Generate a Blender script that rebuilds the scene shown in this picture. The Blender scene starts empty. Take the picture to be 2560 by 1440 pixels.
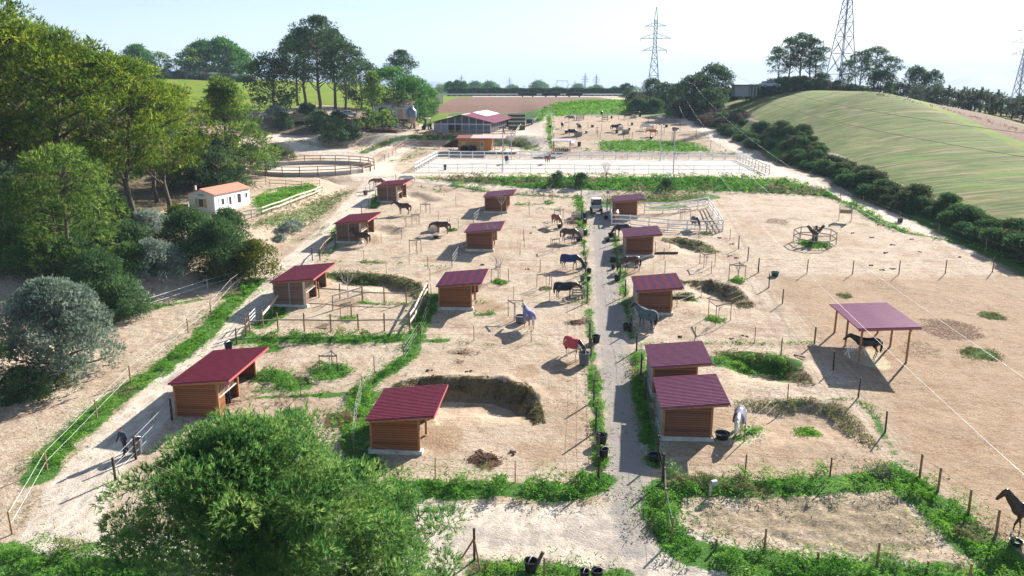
import bpy, bmesh, math, random
import numpy as np
from mathutils import Vector, Matrix
random.seed(7); RNG = np.random.default_rng(11)
SC = bpy.context.scene; COL = SC.collection
rad = math.radians

# ---------------------------------------------------------------- camera, sky, sun, exposure
FPX, W0, H0 = 2000.0, 2560.0, 1440.0          # focal length in photo pixels
CAMZ = 25.0
PITCH = math.atan((720 - 215) / FPX)
cam = bpy.data.objects.new('camera', bpy.data.cameras.new('camera')); COL.objects.link(cam)
cam.location = (0, 0, CAMZ); cam.rotation_euler = (math.pi / 2 - PITCH, 0, 0)
cam.data.sensor_width = 36; cam.data.lens = 36 * FPX / W0
cam.data.clip_start = 0.5; cam.data.clip_end = 40000
SC.camera = cam
SUN_EL, SUN_AZ = rad(28), rad(39)             # azimuth from +Y towards +X
world = bpy.data.worlds.new('World'); SC.world = world; world.use_nodes = True
wn = world.node_tree.nodes; wl = world.node_tree.links
bg = wn['Background']
sky = wn.new('ShaderNodeTexSky'); sky.sky_type = 'NISHITA'; sky.sun_disc = False
sky.sun_elevation = SUN_EL; sky.sun_rotation = SUN_AZ; sky.altitude = 200
sky.air_density = 1.0; sky.dust_density = 0.9; sky.ozone_density = 3.0
# thin high cloud, direction based
tc = wn.new('ShaderNodeTexCoord'); mp = wn.new('ShaderNodeMapping'); mp.inputs['Scale'].default_value = (1.0, 1.0, 4.5)
nz = wn.new('ShaderNodeTexNoise'); nz.inputs['Scale'].default_value = 2.6; nz.inputs['Detail'].default_value = 7
rp = wn.new('ShaderNodeValToRGB'); rp.color_ramp.elements[0].position = 0.48; rp.color_ramp.elements[1].position = 0.78
rp.color_ramp.elements[1].color = (0.15, 0.15, 0.15, 1)
mx = wn.new('ShaderNodeMixRGB'); mx.inputs['Color2'].default_value = (9.0, 9.6, 10.5, 1)
wl.new(tc.outputs['Generated'], mp.inputs['Vector']); wl.new(mp.outputs['Vector'], nz.inputs['Vector'])
wl.new(nz.outputs['Fac'], rp.inputs['Fac']); wl.new(rp.outputs['Color'], mx.inputs['Fac'])
wl.new(sky.outputs['Color'], mx.inputs['Color1']); wl.new(mx.outputs['Color'], bg.inputs['Color'])
bg.inputs['Strength'].default_value = 0.051
sun = bpy.data.objects.new('sun', bpy.data.lights.new('sun', 'SUN')); COL.objects.link(sun)
sun.data.energy = 5.0; sun.data.angle = rad(0.5); sun.data.color = (1.0, 0.95, 0.88)
SUNV = Vector((math.sin(SUN_AZ) * math.cos(SUN_EL), math.cos(SUN_AZ) * math.cos(SUN_EL), math.sin(SUN_EL)))
sun.rotation_euler = SUNV.to_track_quat('Z', 'Y').to_euler()
SC.view_settings.view_transform = 'Standard'; SC.view_settings.look = 'None'
SC.view_settings.exposure = 1.6; SC.view_settings.gamma = 1
SC.render.engine = 'CYCLES'
SC.cycles.max_bounces = 6; SC.cycles.diffuse_bounces = 3; SC.cycles.transparent_max_bounces = 8
SC.cycles.volume_bounces = 0

# ---------------------------------------------------------------- terrain height
SA = rad(4.4)                                  # the yard's rows run 4.4 degrees to the right of the view
PV = [0, 40, 110, 123, 133, 166, 171, 195, 240, 290, 400, 450]
PZ = [.5, 3.4, 8.4, 9.0, 10.4, 10.6, 11.7, 14.6, 16.7, 18.8, 19.8, 20.0]
QV = [0, 40, 110, 123, 133, 166, 171, 183, 188, 236, 262, 290, 400, 450]      # cabin and barn side
QZ = [.5, 3.4, 8.4, 9.0, 10.4, 10.6, 11.3, 11.6, 14.0, 14.4, 16.6, 18.4, 19.8, 20.0]
LX = [-300, -200, -140, -100, -70, -50, -35]
LY = [0, 50, 80, 110, 130, 140, 165, 185, 205, 240, 290, 350, 450]
LZ = [[10, 8, 7, 6, 5, 4, 2.5], [20, 17, 15, 12, 9, 6.5, 4.6], [26, 22, 18, 14, 10.5, 9.0, 7.6],
      [28, 24, 19, 15, 12.5, 10.6, 10.0], [30, 26, 21, 17, 13.5, 11.6, 10.9], [30, 26, 22, 18, 14, 11.9, 11],
      [31, 28, 23, 19, 14.5, 12.6, 12.0], [32, 29, 24, 19.5, 15.5, 13.8, 12.9], [32, 30, 24.5, 20.5, 19.2, 18.6, 16.5],
      [32, 30, 25, 21.6, 20.4, 20, 18], [32, 30, 26.5, 24, 21.8, 21, 19.5], [31, 30.5, 29.4, 27.6, 24.5, 22, 20],
      [28, 28, 28, 27, 25, 22, 20]]
RX = [52, 60, 72, 84, 98, 120, 160, 220]
RY = [0, 80, 95, 115, 150, 190, 230, 270, 366, 450]
RZ = [[3, 4, 4, 4, 4, 3, 0, 0], [6.7, 8.7, 9.5, 9.5, 9, 7, 3, 0], [8.0, 9.8, 10.8, 11.2, 11, 8, 4, 0],
      [9.6, 11.4, 12.6, 13.2, 13, 9, 5, 0], [12.0, 14.2, 16.4, 17.4, 16.5, 13, 8, 2], [14.6, 18.0, 21.8, 24.2, 21, 17, 14, 6],
      [16.8, 19.0, 22.2, 24.2, 22, 19, 17.5, 11], [18.2, 19.6, 21, 22.3, 21.5, 19, 17, 12], [19.8, 20, 20, 19.5, 18, 15, 12, 9],
      [20, 20, 19, 17, 14, 10, 5, 0]]
GX = np.arange(-400, 401, 2.0); GY = np.arange(0, 701, 2.0)
def table(xs, ys, zs):
    zs = np.array(zs, float)
    a = np.array([np.interp(GX, xs, r) for r in zs])          # ys x GX
    b = np.array([np.interp(GY, ys, a[:, i]) for i in range(len(GX))]).T
    for _ in range(6):
        p = np.pad(b, 1, mode='edge')
        b = (p[:-2, 1:-1] + p[2:, 1:-1] + p[1:-1, :-2] + p[1:-1, 2:] + 2 * p[1:-1, 1:-1]) / 6
    return b
TL = table(LX, LY, LZ); TR = table(RX, RY, RZ)
def look(tb, x, y):
    fx = np.clip((x - GX[0]) / 2, 0, len(GX) - 1.001); fy = np.clip((y - GY[0]) / 2, 0, len(GY) - 1.001)
    ix = fx.astype(int); iy = fy.astype(int); u = fx - ix; v = fy - iy
    return (tb[iy, ix] * (1 - u) + tb[iy, ix + 1] * u) * (1 - v) + (tb[iy + 1, ix] * (1 - u) + tb[iy + 1, ix + 1] * u) * v
def ss(a, b, x):
    t = np.clip((x - a) / (b - a), 0, 1); return t * t * (3 - 2 * t)
def vnoise(x, y, s, seed=0):
    x = x / s + seed * 17.3; y = y / s + seed * 9.1
    xi = np.floor(x); yi = np.floor(y); u = x - xi; v = y - yi; u = u * u * (3 - 2 * u); v = v * v * (3 - 2 * v)
    def h(a, b):
        n = np.sin(a * 127.1 + b * 311.7 + seed) * 43758.5453; return n - np.floor(n)
    return (h(xi, yi) * (1 - u) + h(xi + 1, yi) * u) * (1 - v) + (h(xi, yi + 1) * (1 - u) + h(xi + 1, yi + 1) * u) * v - .5
FOOTY = [0, 50, 65, 80, 100, 128, 133, 160, 172, 182, 190, 260, 330, 450]
FOOTX = [-36, -35.5, -35, -28, -25.5, -25.5, -46, -46, -46, -40, -27, -26, -30, -60]
def T0(x, y):
    x = np.asarray(x, float); y = np.asarray(y, float)
    v = y * math.cos(SA) + x * math.sin(SA)
    a = np.interp(v, PV, PZ); b = np.interp(v, QV, QZ)
    w = ss(2, 9, x + .5 * vnoise(x, y, 6, 3)); z = b * (1 - w) + a * w
    fx = np.interp(y, FOOTY, FOOTX)
    wl_ = ss(0, 6, fx - x); z = z * (1 - wl_) + look(TL, x, y) * wl_
    wr = ss(50.5, 58, x); z = z * (1 - wr) + look(TR, x, y) * wr
    far = ss(440, 900, y); z = z * (1 - far) - 45 * far
    return z
DIGS = []
def T(x, y):
    z = T0(x, y)
    x = np.asarray(x, float); y = np.asarray(y, float)
    shp = np.broadcast(x, y).shape
    for P, dep, R, sharp in DIGS:
        bx0, by0 = P.min(0) - R - 1; bx1, by1 = P.max(0) + R + 1
        m = (x > bx0) & (x < bx1) & (y > by0) & (y < by1)
        if not np.any(m): continue
        d, t, side = polydist(P, x[m] if shp else x, y[m] if shp else y)
        sgn = d * side
        L = np.minimum(ss(0, .22, t), 1 - ss(.70, 1.0, t)); sgn = sgn + .7 * vnoise(x[m] if shp else x, y[m] if shp else y, 1.3, 15) * (np.abs(sgn) < 4)
        off = -dep * ss(0, sharp, sgn) * (1 - ss(sharp, R, sgn)) * L
        off = np.where(sgn < 0, dep * .12 * (1 - ss(0, 1.2, -sgn)) * L, off)
        if shp: z[m] += off
        else: z = z + off
    return z
def polydist(P, x, y):
    """distance to a polyline, parameter 0..1 along it, and side (+1 on its right hand)"""
    x = np.asarray(x, float); y = np.asarray(y, float)
    best = np.full(x.shape, 1e9); bt = np.zeros(x.shape); bs = np.ones(x.shape)
    seg = np.diff(P, axis=0); ln = np.hypot(seg[:, 0], seg[:, 1]); tot = ln.sum(); acc = 0
    for i in range(len(seg)):
        ax, ay = P[i]; dx, dy = seg[i]; l2 = max(dx * dx + dy * dy, 1e-9)
        t = np.clip(((x - ax) * dx + (y - ay) * dy) / l2, 0, 1)
        ex = x - ax - t * dx; ey = y - ay - t * dy; d = np.hypot(ex, ey)
        s = np.where(dx * ey - dy * ex < 0, 1.0, -1.0)
        m = d < best
        best = np.where(m, d, best); bt = np.where(m, (acc + t * ln[i]) / tot, bt); bs = np.where(m, s, bs)
        acc += ln[i]
    return best, bt, bs
CP, SP = math.cos(PITCH), math.sin(PITCH)
def ray(px, py):
    a = (px - 1280) / FPX; b = (py - 720) / FPX
    return np.array([a, CP - b * SP, -(b * CP + SP)])          # per unit depth
TS = 12 * 1.008 ** np.arange(640)
def G(px, py, TT=None):
    """ground point seen at photo pixel (px, py)"""
    f = TT or T; d = ray(px, py)
    dz = CAMZ + TS * d[2] - f(TS * d[0], TS * d[1])
    i = int(np.argmax(dz < 0))
    if dz[i] >= 0: i = 470
    lo, hi = TS[max(i - 1, 0)], TS[i]
    for _ in range(14):
        m = (lo + hi) / 2
        if CAMZ + m * d[2] - float(f(np.array([m * d[0]]), np.array([m * d[1]]))[0]) < 0: hi = m
        else: lo = m
    return Vector((hi * d[0], hi * d[1], CAMZ + hi * d[2]))
def at(px, py, depth):
    d = ray(px, py) * depth; return Vector((d[0], d[1], CAMZ + d[2]))
def tz(x, y): return float(T(np.array([float(x)]), np.array([float(y)]))[0])
def Gs(pts, TT=None): return [G(a, b, TT) for a, b in pts]
def XY(pts, TT=None): return np.array([[p.x, p.y] for p in Gs(pts, TT)])
def pxof(x, y, z):
    dz = z - CAMZ; D = y * CP - dz * SP; vd = -dz * CP - y * SP
    return 1280 + FPX * x / D, 720 + FPX * vd / D
_d = [([(985, 962), (1050, 948), (1150, 945), (1250, 950), (1325, 975), (1348, 1012), (1362, 1060)], 1.25, 9, 1.1),
      ([(815, 683), (900, 684), (990, 690), (1050, 712), (1075, 745)], .6, 5.5, 1.8),
      ([(1700, 702), (1780, 703), (1830, 715), (1862, 740), (1890, 770)], .7, 7, 2.0),
      ([(1785, 880), (1880, 883), (1955, 892), (2005, 925), (2040, 965)], .8, 7, 1.7),
      ([(1830, 1003), (1920, 1004), (2010, 1000), (2100, 1010), (2150, 1060), (2200, 1120)], .45, 8, 1.8),
      ([(1655, 598), (1710, 597), (1760, 608), (1800, 632)], .55, 6, 2.0),
      ([(1020, 476), (1070, 484), (1115, 505)], .5, 5, 1.8),
      ([(935, 562), (985, 566), (1025, 585)], .4, 4, 1.5)]
DIGS = [(XY(p, T0), a, b, c) for p, a, b, c in _d]

# ---------------------------------------------------------------- mesh and object helpers
class MB:
    def __init__(s): s.v = []; s.f = []
    def add(s, vs, fs):
        b = len(s.v); s.v += [tuple(v) for v in vs]; s.f += [tuple(b + i for i in f) for f in fs]; return s
    def box(s, c, size, rz=0, ry=0):
        hx, hy, hz = size[0] / 2, size[1] / 2, size[2] / 2
        M = Matrix.Translation(c) @ Matrix.Rotation(rz, 4, 'Z') @ Matrix.Rotation(ry, 4, 'Y')
        vs = [M @ Vector((x * hx, y * hy, z * hz)) for x in (-1, 1) for y in (-1, 1) for z in (-1, 1)]
        return s.add(vs, [(0, 1, 3, 2), (4, 6, 7, 5), (0, 4, 5, 1), (2, 3, 7, 6), (0, 2, 6, 4), (1, 5, 7, 3)])
    def bar(s, a, b, w, h=None, up=(0, 0, 1)):
        a = Vector(a); b = Vector(b); d = (b - a); 
        if d.length < 1e-6: return s
        d.normalize(); h = h or w; u = Vector(up)
        if abs(d.dot(u)) > .95: u = Vector((1, 0, 0))
        r = d.cross(u).normalized() * w / 2; t = r.cross(d).normalized() * h / 2
        vs = [p + x * r + y * t for p in (a, b) for x, y in ((-1, -1), (1, -1), (1, 1), (-1, 1))]
        return s.add(vs, [(0, 1, 2, 3), (7, 6, 5, 4), (0, 4, 5, 1), (1, 5, 6, 2), (2, 6, 7, 3), (3, 7, 4, 0)])
    def tube(s, pts, rs, n=7, cap=True):
        pts = [Vector(p) for p in pts]
        if not hasattr(rs, '__len__'): rs = [rs] * len(pts)
        b = len(s.v)
        for i, p in enumerate(pts):
            d = (pts[min(i + 1, len(pts) - 1)] - pts[max(i - 1, 0)]).normalized()
            u = Vector((0, 0, 1)) if abs(d.z) < .9 else Vector((1, 0, 0))
            a = d.cross(u).normalized(); c = d.cross(a)
            for k in range(n):
                t = 2 * math.pi * k / n; s.v.append(tuple(p + rs[i] * (math.cos(t) * a + math.sin(t) * c)))
        for i in range(len(pts) - 1):
            for k in range(n):
                k2 = (k + 1) % n; s.f.append((b + i * n + k, b + i * n + k2, b + (i + 1) * n + k2, b + (i + 1) * n + k))
        if cap:
            s.f.append(tuple(b + k for k in range(n))[::-1]); e = b + (len(pts) - 1) * n; s.f.append(tuple(e + k for k in range(n)))
        return s
    def lathe(s, prof, n=16, c=(0, 0, 0)):
        b = len(s.v)
        for r, z in prof:
            for k in range(n):
                t = 2 * math.pi * k / n; s.v.append((c[0] + r * math.cos(t), c[1] + r * math.sin(t), c[2] + z))
        for i in range(len(prof) - 1):
            for k in range(n):
                k2 = (k + 1) % n; s.f.append((b + i * n + k, b + i * n + k2, b + (i + 1) * n + k2, b + (i + 1) * n + k))
        return s
    def prism(s, poly, axis_vec):
        n = len(poly); a = [Vector(p) for p in poly]; o = Vector(axis_vec)
        vs = a + [p + o for p in a]
        fs = [tuple(range(n)), tuple(range(2 * n - 1, n - 1, -1))] + [(i, n + i, n + (i + 1) % n, (i + 1) % n)[::-1] for i in range(n)]
        return s.add(vs, fs)
    def mesh(s, name, m, smooth=False):
        me = bpy.data.meshes.new(name); me.from_pydata(s.v, [], s.f); me.update()
        if m: me.materials.append(m)
        if smooth: me.polygons.foreach_set('use_smooth', [True] * len(me.polygons))
        return me
    def build(s, name, m, parent=None, smooth=False, loc=None, fix=True):
        me = s.mesh(name, m, smooth)
        if fix:
            bm = bmesh.new(); bm.from_mesh(me); bmesh.ops.recalc_face_normals(bm, faces=bm.faces); bm.to_mesh(me); bm.free()
        return link(name, me, parent, loc)
def link(name, data, parent=None, loc=None):
    o = bpy.data.objects.new(name, data); COL.objects.link(o)
    if parent: o.parent = parent
    if loc is not None: o.location = loc
    return o
def tag(o, label=None, cat=None, group=None, kind=None):
    if label: o['label'] = label
    if cat: o['category'] = cat
    if group: o['group'] = group
    if kind: o['kind'] = kind
    return o
def thing(name, label, cat, loc=(0, 0, 0), rz=0, group=None):
    o = link(name, None, None, loc); o.rotation_euler = (0, 0, rz); o.empty_display_size = .3
    return tag(o, label, cat, group)
CH = {}
def dup(root, loc, rz=0, label=None, scale=None, group=None):
    if not CH:
        pass
    r = root.copy(); COL.objects.link(r); r.location = loc; r.rotation_euler = (0, 0, rz)
    if scale is not None: r.scale = (scale,) * 3 if not hasattr(scale, '__len__') else scale
    if label: r['label'] = label
    if group: r['group'] = group
    for ch in list(root.children):
        c = ch.copy(); COL.objects.link(c); c.parent = r
        for g in list(ch.children):
            d = g.copy(); COL.objects.link(d); d.parent = c
    return r
def soup(name, V, nper, m, parent=None, loc=None, cols=None):
    """mesh from an (N*nper, 3) vertex soup, one face per nper vertices"""
    V = np.asarray(V, np.float32).reshape(-1, 3); n = len(V) // nper
    me = bpy.data.meshes.new(name); me.vertices.add(len(V)); me.vertices.foreach_set('co', V.ravel())
    me.loops.add(len(V)); me.loops.foreach_set('vertex_index', np.arange(len(V), dtype=np.int32))
    me.polygons.add(n); me.polygons.foreach_set('loop_start', np.arange(0, len(V), nper, dtype=np.int32))
    me.materials.append(m)
    if cols is not None:
        at_ = me.attributes.new('tint', 'FLOAT', 'FACE'); at_.data.foreach_set('value', np.asarray(cols, np.float32))
    me.update(calc_edges=True)
    return link(name, me, parent, loc)

# ---------------------------------------------------------------- materials
def mat(name, col, rough=.8, var=.0, scale=4.0, col2=None, metal=0, bump=0, detail=4, coord='Object', spec=.3, stretch=None):
    m = bpy.data.materials.new(name); m.use_nodes = True; nt = m.node_tree; n = nt.nodes; p = n['Principled BSDF']
    p.inputs['Base Color'].default_value = (*col, 1); p.inputs['Roughness'].default_value = rough; p.inputs['Metallic'].default_value = metal
    p.inputs['Specular IOR Level'].default_value = spec
    if var or col2 or bump:
        t = n.new('ShaderNodeTexCoord'); z = n.new('ShaderNodeTexNoise'); z.inputs['Scale'].default_value = scale; z.inputs['Detail'].default_value = detail
        if stretch:
            q = n.new('ShaderNodeMapping'); q.inputs['Scale'].default_value = stretch; nt.links.new(t.outputs[coord], q.inputs['Vector']); nt.links.new(q.outputs['Vector'], z.inputs['Vector'])
        else: nt.links.new(t.outputs[coord], z.inputs['Vector'])
        r = n.new('ShaderNodeValToRGB'); r.color_ramp.elements[0].position = .3; r.color_ramp.elements[1].position = .7
        c2 = col2 or tuple(c * (1 + var) for c in col); c1 = col if col2 else tuple(c * (1 - var) for c in col)
        r.color_ramp.elements[0].color = (*c1, 1); r.color_ramp.elements[1].color = (*c2, 1)
        nt.links.new(z.outputs['Fac'], r.inputs['Fac']); nt.links.new(r.outputs['Color'], p.inputs['Base Color'])
        if bump:
            b = n.new('ShaderNodeBump'); b.inputs['Strength'].default_value = bump; b.inputs['Distance'].default_value = .03
            nt.links.new(z.outputs['Fac'], b.inputs['Height']); nt.links.new(b.outputs['Normal'], p.inputs['Normal'])
    return m
def leafmat(name, c1, c2, c3=None, trans=.35, scale=.9):
    """foliage: colour varies from clump to clump and leaf to leaf"""
    m = bpy.data.materials.new(name); m.use_nodes = True; nt = m.node_tree; n = nt.nodes; L = nt.links
    for x in list(n): n.remove(x)
    out = n.new('ShaderNodeOutputMaterial'); a = n.new('ShaderNodeAttribute'); a.attribute_name = 'tint'
    t = n.new('ShaderNodeTexCoord'); z = n.new('ShaderNodeTexNoise'); z.inputs['Scale'].default_value = scale; z.inputs['Detail'].default_value = 2
    L.new(t.outputs['Object'], z.inputs['Vector'])
    ad = n.new('ShaderNodeMath'); ad.operation = 'MULTIPLY_ADD'; ad.inputs[1].default_value = .55; L.new(a.outputs['Fac'], ad.inputs[0])
    sb = n.new('ShaderNodeMath'); sb.operation = 'MULTIPLY_ADD'; sb.inputs[1].default_value = 1.1; sb.inputs[2].default_value = -.3
    L.new(z.outputs['Fac'], sb.inputs[0]); L.new(sb.outputs[0], ad.inputs[2])
    r = n.new('ShaderNodeValToRGB'); e = r.color_ramp.elements; e[0].position = .12; e[0].color = (*c1, 1); e[1].position = .95; e[1].color = (*(c3 or c2), 1)
    k = e.new(.55); k.color = (*c2, 1)
    L.new(ad.outputs[0], r.inputs['Fac'])
    d = n.new('ShaderNodeBsdfDiffuse'); tr = n.new('ShaderNodeBsdfTranslucent'); mx_ = n.new('ShaderNodeMixShader'); mx_.inputs[0].default_value = trans
    L.new(r.outputs['Color'], d.inputs['Color']); L.new(r.outputs['Color'], tr.inputs['Color'])
    L.new(d.outputs[0], mx_.inputs[1]); L.new(tr.outputs[0], mx_.inputs[2]); L.new(mx_.outputs[0], out.inputs['Surface'])
    return m
def boards(name, c1, c2, pitch=.14, rough=.75, axis='Z', gap=.3):
    """planks across the local Z: each its own tone, dark joints, grain"""
    m = bpy.data.materials.new(name); m.use_nodes = True; nt = m.node_tree; n = nt.nodes; L = nt.links; p = n['Principled BSDF']
    p.inputs['Roughness'].default_value = rough; p.inputs['Specular IOR Level'].default_value = .2
    t = n.new('ShaderNodeTexCoord'); s = n.new('ShaderNodeSeparateXYZ'); L.new(t.outputs['Object'], s.inputs[0])
    dv = n.new('ShaderNodeMath'); dv.operation = 'DIVIDE'; dv.inputs[1].default_value = pitch; L.new(s.outputs[axis], dv.inputs[0])
    fl = n.new('ShaderNodeMath'); fl.operation = 'FLOOR'; L.new(dv.outputs[0], fl.inputs[0])
    fr = n.new('ShaderNodeMath'); fr.operation = 'FRACT'; L.new(dv.outputs[0], fr.inputs[0])
    wn_ = n.new('ShaderNodeTexWhiteNoise'); wn_.noise_dimensions = '1D'; L.new(fl.outputs[0], wn_.inputs['W'])
    z = n.new('ShaderNodeTexNoise'); z.inputs['Scale'].default_value = 3; z.inputs['Detail'].default_value = 5
    mp_ = n.new('ShaderNodeMapping'); mp_.inputs['Scale'].default_value = (1, 1, 9) if axis == 'Z' else (9, 1, 1); L.new(t.outputs['Object'], mp_.inputs['Vector']); L.new(mp_.outputs[0], z.inputs['Vector'])
    ad = n.new('ShaderNodeMath'); ad.operation = 'MULTIPLY_ADD'; ad.inputs[1].default_value = .5; L.new(wn_.outputs['Value'], ad.inputs[0]); 
    hl = n.new('ShaderNodeMath'); hl.operation = 'MULTIPLY'; hl.inputs[1].default_value = .6; L.new(z.outputs['Fac'], hl.inputs[0]); L.new(hl.outputs[0], ad.inputs[2])
    mx_ = n.new('ShaderNodeMixRGB'); mx_.inputs[1].default_value = (*c1, 1); mx_.inputs[2].default_value = (*c2, 1); L.new(ad.outputs[0], mx_.inputs[0])
    gt = n.new('ShaderNodeMath'); gt.operation = 'GREATER_THAN'; gt.inputs[1].default_value = .17; L.new(fr.outputs[0], gt.inputs[0])
    mm = n.new('ShaderNodeMixRGB'); mm.blend_type = 'MULTIPLY'; mm.inputs[0].default_value = 1; L.new(mx_.outputs[0], mm.inputs[1])
    cr = n.new('ShaderNodeMapRange'); cr.inputs['To Min'].default_value = gap; L.new(gt.outputs[0], cr.inputs['Value']); L.new(cr.outputs[0], mm.inputs[2])
    L.new(mm.outputs[0], p.inputs['Base Color'])
    return m
M = dict(
    wood=mat('fence_wood', (.30, .17, .09), var=.35, scale=6), darkwood=mat('dark_post_wood', (.055, .035, .025), var=.4, scale=8),
    palewood=mat('pale_wood', (.62, .55, .46), var=.15, scale=6), greywood=mat('grey_wood', (.30, .26, .22), var=.3, scale=8),
    rust=mat('rusty_stake', (.16, .07, .04), var=.35, scale=9), white=mat('white_paint', (.80, .80, .80), rough=.5, var=.04, scale=3),
    galv=mat('galvanised_steel', (.45, .47, .49), rough=.45, metal=.6, var=.1), rope=mat('white_rope', (.75, .76, .72), rough=.8),
    wire=mat('fence_wire', (.25, .23, .21), rough=.6), cable=mat('power_cable', (.55, .55, .56), rough=.35, metal=.5),
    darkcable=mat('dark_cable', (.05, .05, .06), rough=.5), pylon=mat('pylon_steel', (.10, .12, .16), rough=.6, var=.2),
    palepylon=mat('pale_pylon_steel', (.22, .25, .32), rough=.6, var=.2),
    concrete=mat('concrete', (.52, .50, .46), rough=.9, var=.18, scale=3), black=mat('black_plastic', (.012, .012, .014), rough=.45, var=.2),
    greyplastic=mat('grey_plastic', (.12, .13, .14), rough=.5, var=.2), green=mat('dark_green_plastic', (.01, .06, .045), rough=.5),
    water=mat('water', (.10, .11, .11), rough=.08, spec=.6), hay=mat('hay', (.32, .24, .12), rough=.95, var=.5, scale=14, bump=.8),
    bark=mat('bark', (.11, .085, .065), rough=.95, var=.4, scale=5, bump=.6), palebark=mat('pale_bark', (.42, .38, .34), rough=.95, var=.25, scale=6),
    glass=mat('window_glass', (.05, .06, .07), rough=.08, spec=.8), tyre=mat('tyre', (.015, .015, .015), rough=.8),
    whitegrey=mat('off_white_panel', (.66, .67, .68), rough=.6, var=.05), manure=mat('manure', (.10, .055, .032), rough=1, var=.5, scale=9, bump=.8),
    darkmanure=mat('dark_manure', (.035, .022, .015), rough=1, var=.5, scale=9, bump=.8), skin=mat('skin', (.45, .27, .19), rough=.6), hair=mat('dark_hair', (.015, .012, .01), rough=.7))
# ---------------------------------------------------------------- what grows or lies where (photo pixels -> ground)
L_ROAD = [(120, 1420), (165, 1290), (215, 1200), (300, 1105), (400, 1000), (500, 890), (580, 800), (650, 735), (730, 668), (800, 605), (860, 545), (905, 490), (940, 452)]
C_ROAD = [(1590, 1360), (1575, 1200), (1560, 1060), (1540, 920), (1522, 780), (1510, 650), (1500, 560), (1490, 505), (1478, 482)]
B_ROAD = [(150, 1420), (500, 1440), (900, 1380), (1080, 1330), (1300, 1350), (1500, 1350), (1620, 1370), (1800, 1450), (2000, 1500)]
U_PATH = [(1478, 482), (1400, 473), (1250, 467), (1120, 457), (1010, 447)]
X_ROAD = [(900, 447), (960, 438), (1040, 436), (1300, 438), (1600, 440), (1900, 440), (1970, 436)]
R_ROAD = [(1600, 250), (1640, 266), (1690, 290), (1740, 315), (1800, 352), (1880, 398), (1965, 436), (2070, 480), (2200, 533), (2350, 588), (2560, 665), (2700, 712)]
J_ROADS = [([(950, 440), (900, 415), (860, 385), (760, 360), (700, 345)], 9), ([(890, 395), (960, 355), (1040, 335), (1120, 333)], 6), ([(950, 430), (985, 385), (1030, 350)], 4),
           ([(1340, 385), (1350, 350), (1330, 320), (1350, 300), (1370, 280)], 5), ([(1330, 320), (1300, 345)], 6)]
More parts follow.
